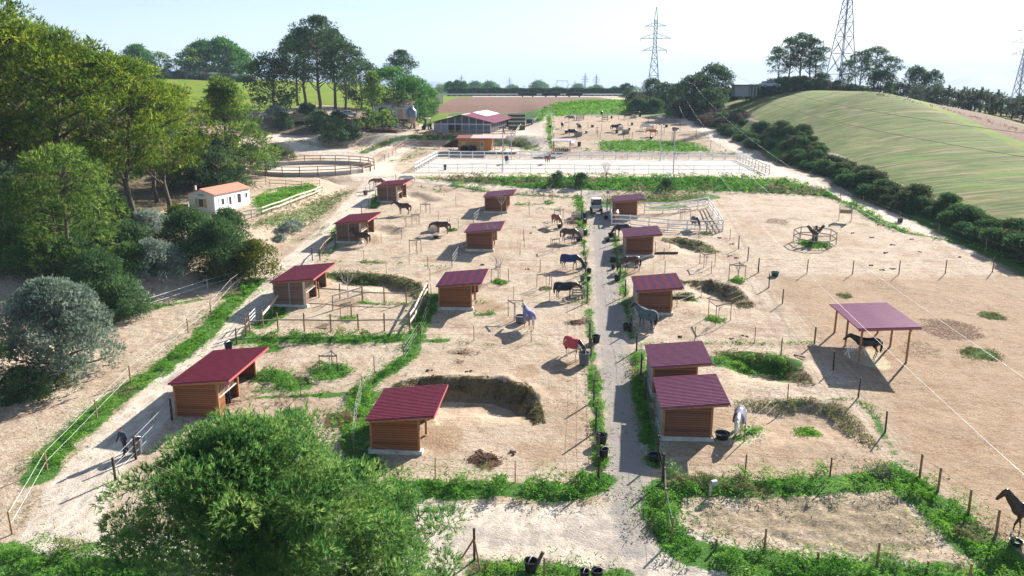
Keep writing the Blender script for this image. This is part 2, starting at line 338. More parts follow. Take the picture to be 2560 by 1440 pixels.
STRIPS = [  # polyline, width m, plant height m, plants per m2 factor, leaf palette
    ([(90, 1190), (150, 1120), (230, 1045), (300, 985), (400, 925), (500, 845), (560, 780), (640, 700)], 2.3, .28, 1.0, 0),
    ([(600, 850), (700, 848), (850, 850), (950, 848), (1035, 842)], 2.0, .55, 1.2, 1),
    ([(620, 835), (690, 870), (590, 880)], 1.6, .3, .9, 0),
    ([(1040, 845), (1020, 890), (985, 920), (940, 950), (900, 985)], 1.5, .4, 1.0, 1),
    ([(905, 985), (895, 1050), (890, 1110), (905, 1180)], 2.4, .3, 1.0, 0), ([(930, 985), (985, 975)], 1.5, .3, .8, 2),
    ([(620, 995), (700, 993), (800, 988), (900, 980)], 1.0, .35, 1.1, 1), ([(650, 940), (700, 945), (760, 965)], 2.4, .5, 1.0, 1), ([(640, 980), (740, 970)], 1.6, .2, .7, 0),
    ([(940, 1222), (1020, 1222), (1120, 1222), (1268, 1225)], 2.0, .62, 1.3, 1), ([(1315, 1222), (1400, 1235), (1470, 1222), (1500, 1195)], 2.0, .62, 1.3, 1),
    ([(980, 1270), (1100, 1275), (1250, 1275)], .8, .15, .35, 2),
    ([(1503, 1190), (1500, 1100), (1490, 1000), (1483, 920)], 1.0, .28, 1.1, 0), ([(1483, 920), (1475, 830), (1468, 740), (1462, 660), (1458, 600)], .9, .22, .8, 0), ([(1456, 590), (1453, 540), (1448, 500), (1440, 488)], 1.5, .3, .9, 0),
    ([(1642, 1165), (1625, 1100), (1608, 1030), (1598, 950), (1592, 890)], 1.4, .3, 1.1, 0), ([(1580, 845), (1570, 780), (1556, 720), (1545, 650), (1536, 590)], 1.2, .25, .8, 0),
    ([(1655, 1212), (1800, 1218), (2000, 1215), (2150, 1205), (2250, 1190)], 2.2, .6, 1.2, 1), ([(2250, 1195), (2330, 1255), (2400, 1320), (2470, 1380), (2560, 1440)], 3.0, .4, 1.1, 0),
    ([(1652, 1225), (1645, 1290), (1680, 1350), (1760, 1392), (1900, 1412), (2100, 1435), (2300, 1445), (2480, 1450)], 2.4, .5, 1.1, 1),
    ([(1700, 1330), (1800, 1365), (2000, 1385), (2250, 1400)], 1.2, .18, .5, 0),
    ([(2150, 1003), (2185, 1045), (2210, 1090), (2240, 1130), (2290, 1180)], .9, .2, .8, 0), ([(1850, 1020), (1960, 1005), (2060, 1002), (2135, 993)], .7, .22, .8, 2),
    ([(1600, 863), (1750, 858), (1900, 858), (2040, 858)], .45, .18, .9, 0), ([(1795, 905), (1880, 905), (1970, 912)], 2.4, .45, 1.2, 1), ([(1990, 925), (1960, 955)], 2.0, .2, .5, 2),
    ([(1870, 1080), (1905, 1068), (1850, 1100)], 1.0, .3, .9, 0), ([(1600, 880), (1612, 930)], 1.2, .5, .8, 3),
    ([(1525, 512), (1590, 497), (1660, 500), (1760, 492)], 5.5, .9, .9, 2), ([(1640, 520), (1700, 515)], 3, .6, .8, 1),
    ([(2050, 475), (2130, 515), (2200, 555), (2260, 580)], 1.6, .5, 1.0, 1), ([(2260, 580), (2350, 597), (2450, 620), (2600, 668)], 1.0, .22, .9, 0),
    ([(1130, 462), (1170, 470), (1212, 478)], 1.6, .5, 1.0, 1), ([(1290, 486), (1360, 490), (1445, 494)], 1.6, .5, .9, 3), ([(1290, 512), (1325, 512)], 1.0, .4, 1, 1), ([(1050, 467), (1130, 482)], 1.0, .3, .8, 2),
    ([(1340, 522), (1440, 525)], .4, .2, .8, 0),
    ([(830, 690), (880, 695), (935, 702)], 2.0, .5, 1.0, 2), ([(900, 757), (960, 760), (1030, 760)], .7, .3, 1.0, 0), ([(650, 815), (690, 790), (700, 770)], 1.8, .35, 1.0, 0), ([(1035, 835), (1062, 790), (1085, 740)], 1.8, .4, 1, 0),
    ([(815, 652), (940, 656), (1110, 668)], .5, .2, .7, 0), ([(895, 654), (945, 657)], 1, .35, 1, 1), ([(1060, 853), (1120, 852)], .9, .25, .9, 0), ([(1140, 856), (1250, 862), (1400, 858), (1470, 856)], .9, .14, .4, 2),
    ([(1190, 755), (1300, 757), (1460, 757)], .5, .2, .7, 0), ([(1190, 787), (1235, 783)], 1.1, .28, 1.1, 0), ([(820, 790), (880, 795)], .9, .2, .6, 0),
    ([(950, 540), (1010, 545), (1060, 548)], .7, .2, .5, 2), ([(820, 640), (850, 600), (850, 560), (800, 640)], 1.0, .3, .7, 0), ([(935, 520), (948, 490)], 1.5, .4, .9, 1),
    ([(1045, 433), (1300, 434), (1600, 435), (1900, 434)], .5, .25, .8, 0), ([(1110, 378), (1300, 378), (1600, 380), (1850, 384)], 1.2, .4, .8, 1),
    ([(0, 1390), (110, 1420), (300, 1425), (420, 1440)], 2.6, .5, 1.0, 1), ([(130, 1385), (220, 1370)], 1.5, .4, .8, 2), ([(1200, 1425), (1330, 1430), (1430, 1440), (1560, 1450)], 1.8, .3, .9, 0), ([(1180, 1410), (1190, 1450)], 2.0, .5, .7, 4),
    ([(1030, 341), (1090, 343), (1195, 347)], 3.0, .8, 1.2, 5), ([(1240, 352), (1265, 356), (1290, 362)], 3.0, .6, .8, 5), ([(1010, 368), (1060, 374), (1130, 374)], 1.5, .3, .5, 5), ([(910, 382), (950, 362), (1005, 345)], 3.0, .35, .8, 2), ([(985, 405), (1050, 378), (1070, 372)], 4, .25, .4, 2), ([(780, 400), (860, 398)], 2.5, .3, .5, 2), ([(720, 352), (790, 362), (850, 360)], 3, .3, .5, 2),
    ([(1300, 350), (1330, 370)], 4, .4, .7, 2), ([(1372, 290), (1374, 330), (1378, 370)], 1.6, .4, .8, 0), ([(1345, 305), (1368, 270)], 3.0, .5, .8, 1),
    ([(250, 815), (330, 780), (400, 765), (500, 750)], 1.3, .4, .8, 1), ([(30, 1000), (120, 940), (180, 910)], 2.5, .5, .9, 2), ([(560, 745), (620, 715)], 1.3, .4, 1, 1), ([(690, 590), (780, 600), (820, 560)], 1.3, .2, .5, 2),
    ([(2150, 232), (2240, 245), (2340, 268), (2460, 300), (2580, 335)], 3, .3, .3, 2),
]
PATCH = [(825, 930, 1.9, .5, 1), (870, 797, .9, .2, 0), (1843, 703, .95, .3, 0), (1790, 800, 1.0, .2, 0), (1250, 706, 1.0, .25, 0), (2035, 612, 2.0, .3, 0), (2018, 1082, .95, .2, 0), (1373, 508, .9, .3, 1),
         (1130, 575, .8, .2, 0), (1765, 585, .9, .15, 2), (1365, 722, .7, .15, 2), (1715, 742, 1.3, .15, 2), (2110, 740, .8, .1, 2), (2450, 885, 1.6, .1, 2), (2190, 792, 1.0, .1, 2), (2480, 790, 1.2, .1, 2)]
POLYS = [  # polygon, height, density, palette
    ([(1040, 446), (1200, 443), (1500, 443), (1800, 444), (1960, 450), (2050, 472), (2085, 492), (1900, 481), (1700, 478), (1500, 476), (1300, 468), (1120, 453)], .55, 1.1, 1),
    ([(1500, 353), (1600, 350), (1740, 357), (1775, 378), (1640, 378), (1500, 376)], .3, .7, 0),
    ([(1378, 262), (1460, 252), (1570, 252), (1640, 272), (1620, 284), (1500, 284), (1388, 292)], .5, .6, 0),
    ([(632, 498), (700, 468), (770, 460), (806, 470), (740, 500), (640, 545)], .12, .8, 0),
    ([(610, 560), (700, 530), (812, 488), (885, 470), (800, 548), (740, 580), (690, 565), (640, 575)], .18, .6, 2),
]
def circle(px, py, r, n=14):
    c = G(px, py); return np.array([[c.x + r * math.cos(t), c.y + r * math.sin(t)] for t in np.linspace(0, 2 * math.pi, n, endpoint=False)])
STRIPS_W = [(XY(p), w, h, d, k) for p, w, h, d, k in STRIPS]
PATCH_W = [(G(a, b), r, h, k) for a, b, r, h, k in PATCH]
POLYS_W = [(XY(p), h, d, k) for p, h, d, k in POLYS]
def inpoly(P, x, y):
    r = np.zeros(x.shape, bool); n = len(P)
    for i in range(n):
        x1, y1 = P[i]; x2, y2 = P[(i + 1) % n]
        if y1 == y2: continue
        c = ((y1 > y) != (y2 > y)) & (x < (x2 - x1) * (y - y1) / (y2 - y1) + x1); r ^= c
    return r

# ---------------------------------------------------------------- ground mesh
na = 700
aa = np.concatenate([np.linspace(-1.5, -.80, 30, endpoint=False), np.linspace(-.80, .80, na), np.linspace(.80, 1.5, 31)[1:]])
yy = np.concatenate([[4, 8, 12, 16], 20 * 1.0052 ** np.arange(600), 20 * 1.0052 ** 600 * 1.05 ** np.arange(1, 72)])
A, Y = np.meshgrid(aa, yy); X = A * Y; sh = X.shape
X = X.ravel(); Y = Y.ravel(); Z = T(X, Y)
near = Y < 260
def fb(s, seed): return vnoise(X, Y, s, seed)
C = {k: np.zeros(len(X), np.float32) for k in ('grass', 'gravel', 'red', 'pale', 'white', 'plow', 'field', 'dung', 'clod', 'dry', 'forest', 'straw')}
CLS = np.zeros(len(X), np.int8)       # 0 ground, 1 road, 2 arena, 3 hill field, 4 ploughed field, 5 meadow
def smask(P, w, soft=.7, jit=0):
    m = (X > P[:, 0].min() - w - 3) & (X < P[:, 0].max() + w + 3) & (Y > P[:, 1].min() - w - 3) & (Y < P[:, 1].max() + w + 3)
    r = np.zeros(len(X)); d, _, _ = polydist(P, X[m], Y[m]); d = d + jit * (vnoise(X[m], Y[m], 1.4, 31) + .6 * vnoise(X[m], Y[m], .5, 32)); r[m] = 1 - ss(w / 2 - soft, w / 2 + soft, d); return r
def pmask(P, soft=1.0):
    m = (X > P[:, 0].min() - 4) & (X < P[:, 0].max() + 4) & (Y > P[:, 1].min() - 4) & (Y < P[:, 1].max() + 4)
    r = np.zeros(len(X)); i = inpoly(P, X[m], Y[m]); d, _, _ = polydist(np.vstack([P, P[:1]]), X[m], Y[m]); d = np.where(i, d, -d) + (0 if soft < .5 else 1.6) * (vnoise(X[m], Y[m], 2.6, 61) + .5 * vnoise(X[m], Y[m], .8, 62))
    r[m] = ss(-soft, soft, d); return r
def mx_(k, r, a=1.0): C[k] = np.maximum(C[k], r * a)
for P, w in ((L_ROAD, 3.8), (B_ROAD, 6.0), (X_ROAD, 3.4), (R_ROAD, 3.2), (U_PATH, 2.2)):
    r = smask(XY(P), w, 1.0); mx_('pale', r); CLS[r > .5] = 1
r = smask(XY(C_ROAD), 3.2, 1.1, .6); mx_('gravel', r, .72); mx_('pale', smask(XY(C_ROAD) - np.array([1.15, 0]), .7, .5), .6); CLS[r > .5] = 1
for P_, o_ in ((C_ROAD, .55), (C_ROAD, -.6), (L_ROAD, .5), (L_ROAD, -.55), (R_ROAD, .6), (R_ROAD, -.6)):
    P = XY(P_) + np.array([o_, 0]); q_ = smask(P, .3, .25, .35) * .55; mx_('gravel', q_); mx_('red', q_ * .8)
for t_ in ():
    P = XY(L_ROAD); P = P + np.array([t_, 0]); mx_('pale', smask(P, .5, .3), 1.25)
for P, w in J_ROADS: r = smask(XY(P), w, 1.2); mx_('pale', r, .8); mx_('gravel', r, .35); CLS[r > .5] = 1
for P_, w_, a_ in (([(1568, 1180), (1540, 1270), (1450, 1325), (1300, 1345), (1050, 1335)], 2.4, .5), ([(1575, 1190), (1590, 1290), (1660, 1380), (1760, 1440)], 2.2, .5), ([(1100, 1360), (1300, 1375), (1500, 1395), (1640, 1440)], 1.2, .4)):
    mx_('gravel', smask(XY(P_), w_, 1.0, 1.2), a_)
for P_, k_ in (([(1000, 366), (1040, 372), (1090, 375), (1130, 372)], 'dung'), ([(1262, 352), (1290, 362), (1320, 368)], 'dung'), ([(1050, 383), (1100, 379), (1130, 377)], 'red')):
    mx_(k_, smask(XY(P_), 4, 1.5, 1), .62)
# riding arena
ARC = [Vector((-17.0, 140.4)), Vector((43.6, 136.2)), Vector((45.4, 162.6)), Vector((-15.4, 166.6))]
AP = np.array([[p.x, p.y] for p in ARC]); r = pmask(AP, .4); mx_('white', r); CLS[r > .5] = 2
PEN = G(778, 429, T0); PEN = Vector((PEN.x, PEN.y, 10.7)); d = np.hypot(X - PEN.x, Y - PEN.y)
mx_('pale', 1 - ss(10.5, 11.2, d)); Z = np.where(d < 14, Z * ss(11.5, 14, d) + PEN.z * (1 - ss(11.5, 14, d)), Z)
CLS[(d < 11)] = 2
# reddish earth of the big right paddock and patches of trampled darker earth
mx_('red', pmask(XY([(1905, 692), (2050, 690), (2300, 690), (2560, 690), (2750, 700), (2900, 1440), (2560, 1430), (2300, 1190), (2150, 1000), (2040, 860), (1950, 760)]), 2.6), .92)
mx_('red', pmask(XY([(1670, 1010), (1900, 1010), (2130, 1010), (2250, 1170), (2050, 1200), (1670, 1200)]), 2.0), .65)
mx_('red', pmask(XY([(1050, 860), (1470, 860), (1490, 1190), (940, 1190), (930, 1140), (1000, 1000)]), 2.0), .42)
mx_('red', pmask(XY([(560, 1000), (890, 1000), (870, 1120), (740, 1100), (600, 1040)]), 1.0), .45)
mx_('red', pmask(XY([(1850, 500), (2000, 480), (2000, 600), (1850, 660), (1800, 560)]), 4), .35)
mx_('red', pmask(XY([(1385, 290), (1600, 285), (1700, 300), (1790, 375), (1500, 352), (1385, 350)]), 2), .55)
mx_('red', pmask(XY([(1310, 275), (1362, 272), (1345, 300), (1320, 306), (1300, 300)]), 2), .7)
for a, b, rr, k, s in [(150 + 1050, 1160, 0, 0, 0)]: pass
DUNG = [(1440, 552, 1.6, 'dung', .55), (1425, 612, 1.8, 'dung', .5), (1430, 680, 1.6, 'red', .7), (1430, 752, 1.8, 'dung', .5), (1580, 682, 2.0, 'red', .9), (1445, 915, 1.8, 'red', .8), (1840, 1085, 1.8, 'straw', .55), (1695, 800, 2.0, 'dung', .5), (1090, 590, 1.4, 'dung', .5), (860, 760, 2.0, 'red', .8), (1225, 770, 1.8, 'red', .8), (1110, 1095, 2.2, 'red', .9), (620, 1010, 2.2, 'dung', .5), (930, 600, 1.8, 'red', .8), (1030, 505, 1.6, 'red', .7), (1280, 620, 1.6, 'red', .7), (1390, 1010, 1.6, 'dung', .5), (1330, 930, 1.2, 'red', .9), (1180, 1020, 1.8, 'red', .6), (1350, 1130, 2.4, 'red', .7), (1430, 330, 2.6, 'dung', .45), (1540, 335, 3, 'dung', .45), (1620, 335, 2.6, 'dung', .45), (1480, 312, 3, 'dung', .4), (1580, 302, 3, 'dung', .45), (1900, 1040, 2.6, 'dung', .4), (1950, 1150, 3.0, 'red', .8), (1750, 1130, 2.4, 'red', .7), (2450, 760, 3.5, 'dung', .45), (2150, 980, 2.6, 'dung', .4), (2400, 1100, 3.2, 'dung', .4), (2300, 960, 2.4, 'dung', .45), (2100, 600, 3, 'red', .5), (1900, 580, 4, 'red', .5), (2170, 892, 2.2, 'straw', .62), (2105, 560, 2.6, 'straw', .5), (2060, 545, 1.6, 'straw', .5), (1212, 1152, 1.1, 'dung', 1), (1280, 1132, .35, 'dung', 1), (1200, 1130, .35, 'dung', 1), (1445, 805, 1.5, 'dung', .8), (1155, 885, 1.3, 'dung', .6), (1150, 905, .7, 'dung', .7), (1100, 868, .8, 'dung', .5), (850, 1050, 1.2, 'dung', 1),
        (825, 1065, .6, 'dung', .8), (1350, 905, 1.0, 'dung', .5), (1945, 553, 2.2, 'dung', .7), (1990, 548, 1.2, 'dung', .6), (1435, 557, 1.6, 'dung', .7), (1370, 562, 1.2, 'dung', .5), (1010, 630, 1.2, 'dung', .5), (1730, 785, 1.6, 'dung', .6),
        (1840, 845, 1.5, 'dung', .5), (1720, 640, 1.2, 'dung', .4), (1140, 490, 1.5, 'dung', .4), (2370, 830, 3.5, 'dung', .75), (2300, 870, 2.2, 'dung', .6), (2200, 710, 4, 'dung', .5), (2330, 740, 3.5, 'dung', .45), (2100, 700, 3, 'dung', .4),
        (1930, 1000, 2.0, 'dung', .5), (1990, 1030, 2.5, 'dung', .4), (1500, 1340, 3.0, 'gravel', .55), (1450, 1290, 2.0, 'gravel', .45), (1600, 1400, 2.5, 'gravel', .5), (1860, 470, 3, 'dung', .4), (1960, 478, 3, 'dung', .35),
        (1380, 600, 2, 'dung', .3), (1060, 1060, 2.5, 'red', .5), (1420, 1060, 3, 'red', .6), (700, 1000, 1.2, 'dung', .6), (560, 1010, 1.0, 'dung', .8), (1190, 640, 1.5, 'dung', .4), (1000, 1010, 1, 'dung', .5)]
for a, b, rr, k, s in DUNG:
    c = G(a, b); d = np.hypot((X - c.x), (Y - c.y)) + rr * .9 * (vnoise(X, Y, rr * .8, 5) + .5 * vnoise(X, Y, rr * .3, 8)); mx_(k, 1 - ss(rr * .5, rr * 1.1, d), s)
mx_('clod', pmask(XY([(1690, 1250), (1900, 1235), (2240, 1215), (2330, 1290), (2400, 1400), (2200, 1395), (1900, 1370), (1720, 1320)]), 1.2))
mx_('clod', pmask(XY([(880, 720), (1070, 725), (1060, 755), (850, 750)]), .8), .8)
mx_('clod', pmask(XY([(360, 790), (520, 760), (560, 780), (470, 840), (380, 850)]), 1.2), .6)
mx_('clod', pmask(XY([(1770, 485), (2050, 480), (2060, 500), (1770, 520)]), 2), .4)
for (P, dep, R, sharp), BV in zip(DIGS, (1, .7, .65, .85, .4, .42, .4, .4)):
    m = (X > P[:, 0].min() - 6) & (X < P[:, 0].max() + 6) & (Y > P[:, 1].min() - 6) & (Y < P[:, 1].max() + 6)
    d, t, s = polydist(P, X[m], Y[m]); v_ = (1 - ss(sharp * .9, sharp * 1.6, d * s)) * (d * s > -.15) * np.minimum(ss(0, .08, t), 1 - ss(.9, 1, t)); C['dry'][m] = np.maximum(C['dry'][m], v_ * BV)
for P, w, h, dn, k in STRIPS_W: mx_('grass' if k != 4 else 'dry', smask(P, w * .95, .45, .55), min(.78, .32 + .36 * dn))
for c, r0, h, k in PATCH_W: mx_('grass', 1 - ss(r0 * .6, r0 * 1.1, np.hypot(X - c.x, Y - c.y)), .7)
for P, h, dn, k in POLYS_W: mx_('grass', pmask(P, .8), min(.85, .25 + .5 * dn))
mx_('dry', pmask(XY([(0, 1080), (110, 1120), (150, 1240), (80, 1330), (0, 1350)]), 2), .6); mx_('grass', pmask(XY([(0, 1130), (90, 1150), (120, 1260), (60, 1330), (0, 1340)]), 2), .35)
mx_('dry', pmask(XY([(100, 950), (250, 850), (420, 780), (500, 800), (330, 930), (150, 1080)]), 2.5), .25)
mx_('dry', pmask(XY([(690, 560), (880, 470), (930, 455), (860, 540), (760, 620), (700, 610)]), 2), .5)
mx_('dry', pmask(XY([(1040, 445), (1300, 442), (1300, 455), (1130, 453)]), 1.5), .9)
mx_('dry', pmask(XY([(1560, 375), (1800, 378), (1790, 362), (1700, 374)]), 1.5), .5)
# far fields
v = Y * math.cos(SA) + X * math.sin(SA)
m = (X > -26) & (X < 46) & (v > 262) & (v < 395) & (X < 48 - .05 * (v - 262)) & ~((X > 16) & (v < 300)); C['plow'][m] = 1; CLS[m] = 4
m = (X > -26) & (X < 16) & (v > 252) & (v <= 262); C['grass'][m] = .7
m = (X > 2) & (X < 48) & (v > 225) & (v < 300); C['grass'][m] = np.maximum(C['grass'][m], .65 * ss(225, 245, v[m]))
m = (v > 395) & (v < 402) & (X < 60); C['grass'][m] = .6
m = (v > 404) & (v < 425) & (X > -60) & (X < 80); C['white'][m] = .8
m = (v > 404) & (v < 425) & (X > -60) & (X < 80); CLS[m] = 1
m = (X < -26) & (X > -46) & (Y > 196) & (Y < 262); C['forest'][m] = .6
m = (Y > 238 + .12 * X) & (X < -20) & (Y < 440); C['field'][m] = 1.0; C['grass'][m] = .9; CLS[m] = 5
m = (X < -58) & (Y > 205) & (Y < 440); C['field'][m] = 1; C['grass'][m] = .75; CLS[m] = 5
# right hill: sown field, then ploughed strips
hf = ss(57.0, 58.5, X + .8 * vnoise(X, Y, 5, 2)) * ss(70, 90, Y) * (1 - ss(262, 270, Y)); crest = 91 + (Y - 190) * .15
hf2 = hf * (1 - ss(crest - 1, crest + 1, X + 1.5 * vnoise(X, Y, 9, 4)))
C['field'] = np.maximum(C['field'], hf2); CLS[hf2 > .5] = 3
st = hf * ss(crest - 1, crest + 1, X + 1.5 * vnoise(X, Y, 9, 4)) * (X < 300)
band = (X - crest) % 16; C['plow'] = np.maximum(C['plow'], st * (band > 3.5)); C['grass'] = np.maximum(C['grass'], st * (band <= 3.5) * .75); CLS[(st > .5) & (band > 3.5)] = 4; C['field'] = np.maximum(C['field'], st * (band <= 3.5))
# forest floor on the left
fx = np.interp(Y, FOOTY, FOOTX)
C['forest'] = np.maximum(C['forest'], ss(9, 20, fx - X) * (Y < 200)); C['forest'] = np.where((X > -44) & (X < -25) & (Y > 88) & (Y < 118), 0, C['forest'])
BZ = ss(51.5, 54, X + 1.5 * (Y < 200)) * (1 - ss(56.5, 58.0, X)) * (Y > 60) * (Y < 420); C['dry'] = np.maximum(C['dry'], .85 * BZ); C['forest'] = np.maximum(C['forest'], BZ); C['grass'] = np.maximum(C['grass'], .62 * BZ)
C['grass'] = np.maximum(C['grass'], .8 * (Y > 460)); C['dry'] = np.maximum(C['dry'], .6 * (Y > 460))
# relief the size of footprints and ruts
rough_ = (.05 * fb(1.7, 1) + .025 * fb(.6, 2)) * (Y < 200) * (1 - C['white']); Z = Z + rough_ + C['clod'] * (.16 * fb(.45, 7) + .10 * fb(.9, 9)) + C['dung'] * .10 * (fb(.35, 6) + .4)
lat = X * math.cos(SA) - Y * math.sin(SA)
Z = Z - (C['plow'] * 0)
ny, nx = sh
ids = np.arange(ny * nx).reshape(ny, nx)
F = np.stack([ids[:-1, :-1], ids[:-1, 1:], ids[1:, 1:], ids[1:, :-1]], -1).reshape(-1, 4)
fc = CLS[F[:, 0]]

_a, _b = G(2089, 241), G(2275, 302); RD = math.atan2(_b.x - _a.x, _b.y - _a.y); print('rowdir', RD, _a, _b, G(1950,330), G(2300,450))
def ground_material():
    m = bpy.data.materials.new('ground'); m.use_nodes = True; nt = m.node_tree; n = nt.nodes; L = nt.links; p = n['Principled BSDF']
    p.inputs['Roughness'].default_value = .95; p.inputs['Specular IOR Level'].default_value = .1
    tcn = n.new('ShaderNodeTexCoord')
    def noise(s, d=5, rough=.6, stretch=None, rot=0):
        z = n.new('ShaderNodeTexNoise'); z.inputs['Scale'].default_value = s; z.inputs['Detail'].default_value = d; z.inputs['Roughness'].default_value = rough
        if stretch:
            q = n.new('ShaderNodeMapping'); q.vector_type = 'TEXTURE'; q.inputs['Scale'].default_value = tuple(1 / k for k in stretch); q.inputs['Rotation'].default_value = (0, 0, rot); L.new(tcn.outputs['Object'], q.inputs['Vector']); L.new(q.outputs[0], z.inputs['Vector'])
        else: L.new(tcn.outputs['Object'], z.inputs['Vector'])
        return z.outputs['Fac']
    def ramp(f, c0, c1, p0=.3, p1=.7):
        r = n.new('ShaderNodeValToRGB'); r.color_ramp.elements[0].position = p0; r.color_ramp.elements[1].position = p1
        r.color_ramp.elements[0].color = (*c0, 1); r.color_ramp.elements[1].color = (*c1, 1); L.new(f, r.inputs[0]); return r.outputs[0]
    def mix(f, a, b):
        x = n.new('ShaderNodeMixRGB'); L.new(f, x.inputs[0]); L.new(a, x.inputs[1]); L.new(b, x.inputs[2]); return x.outputs[0]
    def math_(op, a, b, c=None):
        x = n.new('ShaderNodeMath'); x.operation = op
        for i, q in enumerate((a, b, c)):
            if q is None: continue
            if isinstance(q, (int, float)): x.inputs[i].default_value = q
            else: L.new(q, x.inputs[i])
        return x.outputs[0]
    ch = {}
    for an, ks in (('ma', ('grass', 'gravel', 'red')), ('mb', ('pale', 'white', 'plow')), ('mc', ('field', 'dung', 'clod')), ('md', ('dry', 'forest', 'straw'))):
        a = n.new('ShaderNodeAttribute'); a.attribute_name = an; s = n.new('ShaderNodeSeparateColor'); L.new(a.outputs['Color'], s.inputs[0])
        for i, k in enumerate(ks): ch[k] = s.outputs[i]
    fine = noise(9, 6, .7); mid = noise(1.4, 5, .65); big = noise(.16, 4, .6); grit = noise(28, 4, .8)
    def brk(f, nz, amt, lo=.42, hi=.58):
        a = math_('MULTIPLY_ADD', math_('SUBTRACT', nz, .5), amt, f)
        mr = n.new('ShaderNodeMapRange'); mr.interpolation_type = 'SMOOTHSTEP'; mr.inputs['From Min'].default_value = lo; mr.inputs['From Max'].default_value = hi; L.new(a, mr.inputs['Value']); return mr.outputs[0]
    c = mix(math_('MULTIPLY', big, 1.0), ramp(fine, (.38, .30, .215), (.58, .485, .375), .25, .75), ramp(mid, (.47, .385, .29), (.62, .53, .42), .3, .7))
    tr1 = ramp(noise(.32, 6, .72), (0, 0, 0), (.75, .75, .75), .50, .66); c = mix(tr1, c, ramp(fine, (.25, .165, .11), (.44, .325, .235), .3, .7)); tr2 = ramp(noise(2.6, 4, .8, (1, 2.2, 1), .5), (0, 0, 0), (.8, .8, .8), .60, .72); c = mix(tr2, c, ramp(fine, (.22, .14, .085), (.40, .28, .185), .3, .7))
    spk = ramp(noise(5.5, 3, .75), (.50, .42, .37), (1, 1, 1), .38, .47)
    x = n.new('ShaderNodeMixRGB'); x.blend_type = 'MULTIPLY'; x.inputs[0].default_value = .75; L.new(c, x.inputs[1]); L.new(spk, x.inputs[2]); c = x.outputs[0]
    c = mix(ramp(noise(11, 2, .9), (0, 0, 0), (.7, .7, .7), .62, .68), c, ramp(fine, (.15, .10, .065), (.30, .21, .14), .3, .7))
    c = mix(brk(ch['red'], mid, .9, .15, .95), c, ramp(fine, (.25, .17, .105), (.48, .36, .245), .3, .72))
    c = mix(brk(ch['red'], noise(.28, 7, .8), 3.2, 1.32, 1.75), c, ramp(fine, (.15, .085, .04), (.36, .24, .13), .3, .7))
    for nz_, lo_ in ((noise(.45, 6, .75), (.82, .76, .70)), (noise(3.0, 5, .85, (.55, 1.5, 1), -.5), (.70, .61, .53))):
        x = n.new('ShaderNodeMixRGB'); x.blend_type = 'MULTIPLY'; x.inputs[0].default_value = .7; L.new(c, x.inputs[1]); L.new(ramp(nz_, lo_, (1, 1, 1), .40, .54), x.inputs[2]); c = x.outputs[0]
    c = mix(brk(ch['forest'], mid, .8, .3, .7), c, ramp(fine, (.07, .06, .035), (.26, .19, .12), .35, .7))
    c = mix(brk(ch['pale'], mid, .5, .3, .7), c, ramp(noise(2.2, 5, .6, (1, .35, 1), -.25), (.44, .36, .28), (.64, .55, .45), .35, .65))
    c = mix(brk(ch['gravel'], mid, .7, .25, .8), c, ramp(grit, (.15, .135, .13), (.42, .37, .325), .3, .7))
    c = mix(brk(ch['straw'], fine, .8), c, ramp(fine, (.30, .24, .14), (.62, .54, .38)))
    c = mix(brk(ch['white'], mid, .2, .35, .65), c, ramp(mid, (.40, .37, .33), (.50, .465, .43)))
    c = mix(brk(ch['clod'], noise(3.2, 3, .8, (1, 1.6, 1))  , 1.9, .72, 1.0), c, ramp(fine, (.13, .10, .055), (.40, .31, .21), .3, .75))
    c = mix(brk(ch['dry'], noise(4, 5, .8), 1.1, .4, .75), c, ramp(noise(7, 5, .8), (.075, .055, .03), (.27, .21, .12), .3, .7))
    c = mix(brk(ch['grass'], noise(3.5, 5, .8), 1.0, .4, .62), c, ramp(noise(6, 5, .8), (.016, .055, .008), (.10, .23, .035), .3, .72))
    rows = noise(1.0, 2, .5, (.02, 1.1, 1), RD); rows2 = noise(1.0, 3, .6, (.012, .30, 1), RD)
    fcol = mix(ramp(rows, (0, 0, 0), (1, 1, 1), .42, .58), ramp(big, (.085, .12, .022), (.17, .15, .055), .45, .66), ramp(rows2, (.13, .21, .03), (.29, .23, .11), .45, .66))
    fr_ = noise(1.0, 2, .7, (.015, 3.2, 1), RD); xm = n.new('ShaderNodeMixRGB'); xm.blend_type = 'MULTIPLY'; xm.inputs[0].default_value = .8; L.new(fcol, xm.inputs[1]); L.new(ramp(fr_, (.45, .44, .34), (.95, .95, .9), .40, .52), xm.inputs[2]); fcol = xm.outputs[0]
    meadow = ramp(big, (.075, .17, .01), (.19, .20, .012))
    fcol = mix(brk(ch['grass'], mid, .2), fcol, meadow)
    c = mix(brk(ch['field'], mid, .3), c, fcol)
    c = mix(brk(ch['plow'], mid, .3), c, ramp(noise(1.6, 5, .8, (1, .4, 1)), (.09, .05, .035), (.24, .135, .09)))
    c = mix(brk(ch['dung'], noise(5, 4, .85), 1.9, .5, .8), c, ramp(fine, (.035, .018, .010), (.17, .09, .05)))
    L.new(c, p.inputs['Base Color'])
    b = n.new('ShaderNodeBump'); b.inputs['Strength'].default_value = .55; b.inputs['Distance'].default_value = .12
    L.new(math_('ADD', fine, math_('MULTIPLY', mid, 1.5)), b.inputs['Height']); L.new(b.outputs[0], p.inputs['Normal'])
    return m
GM = ground_material()
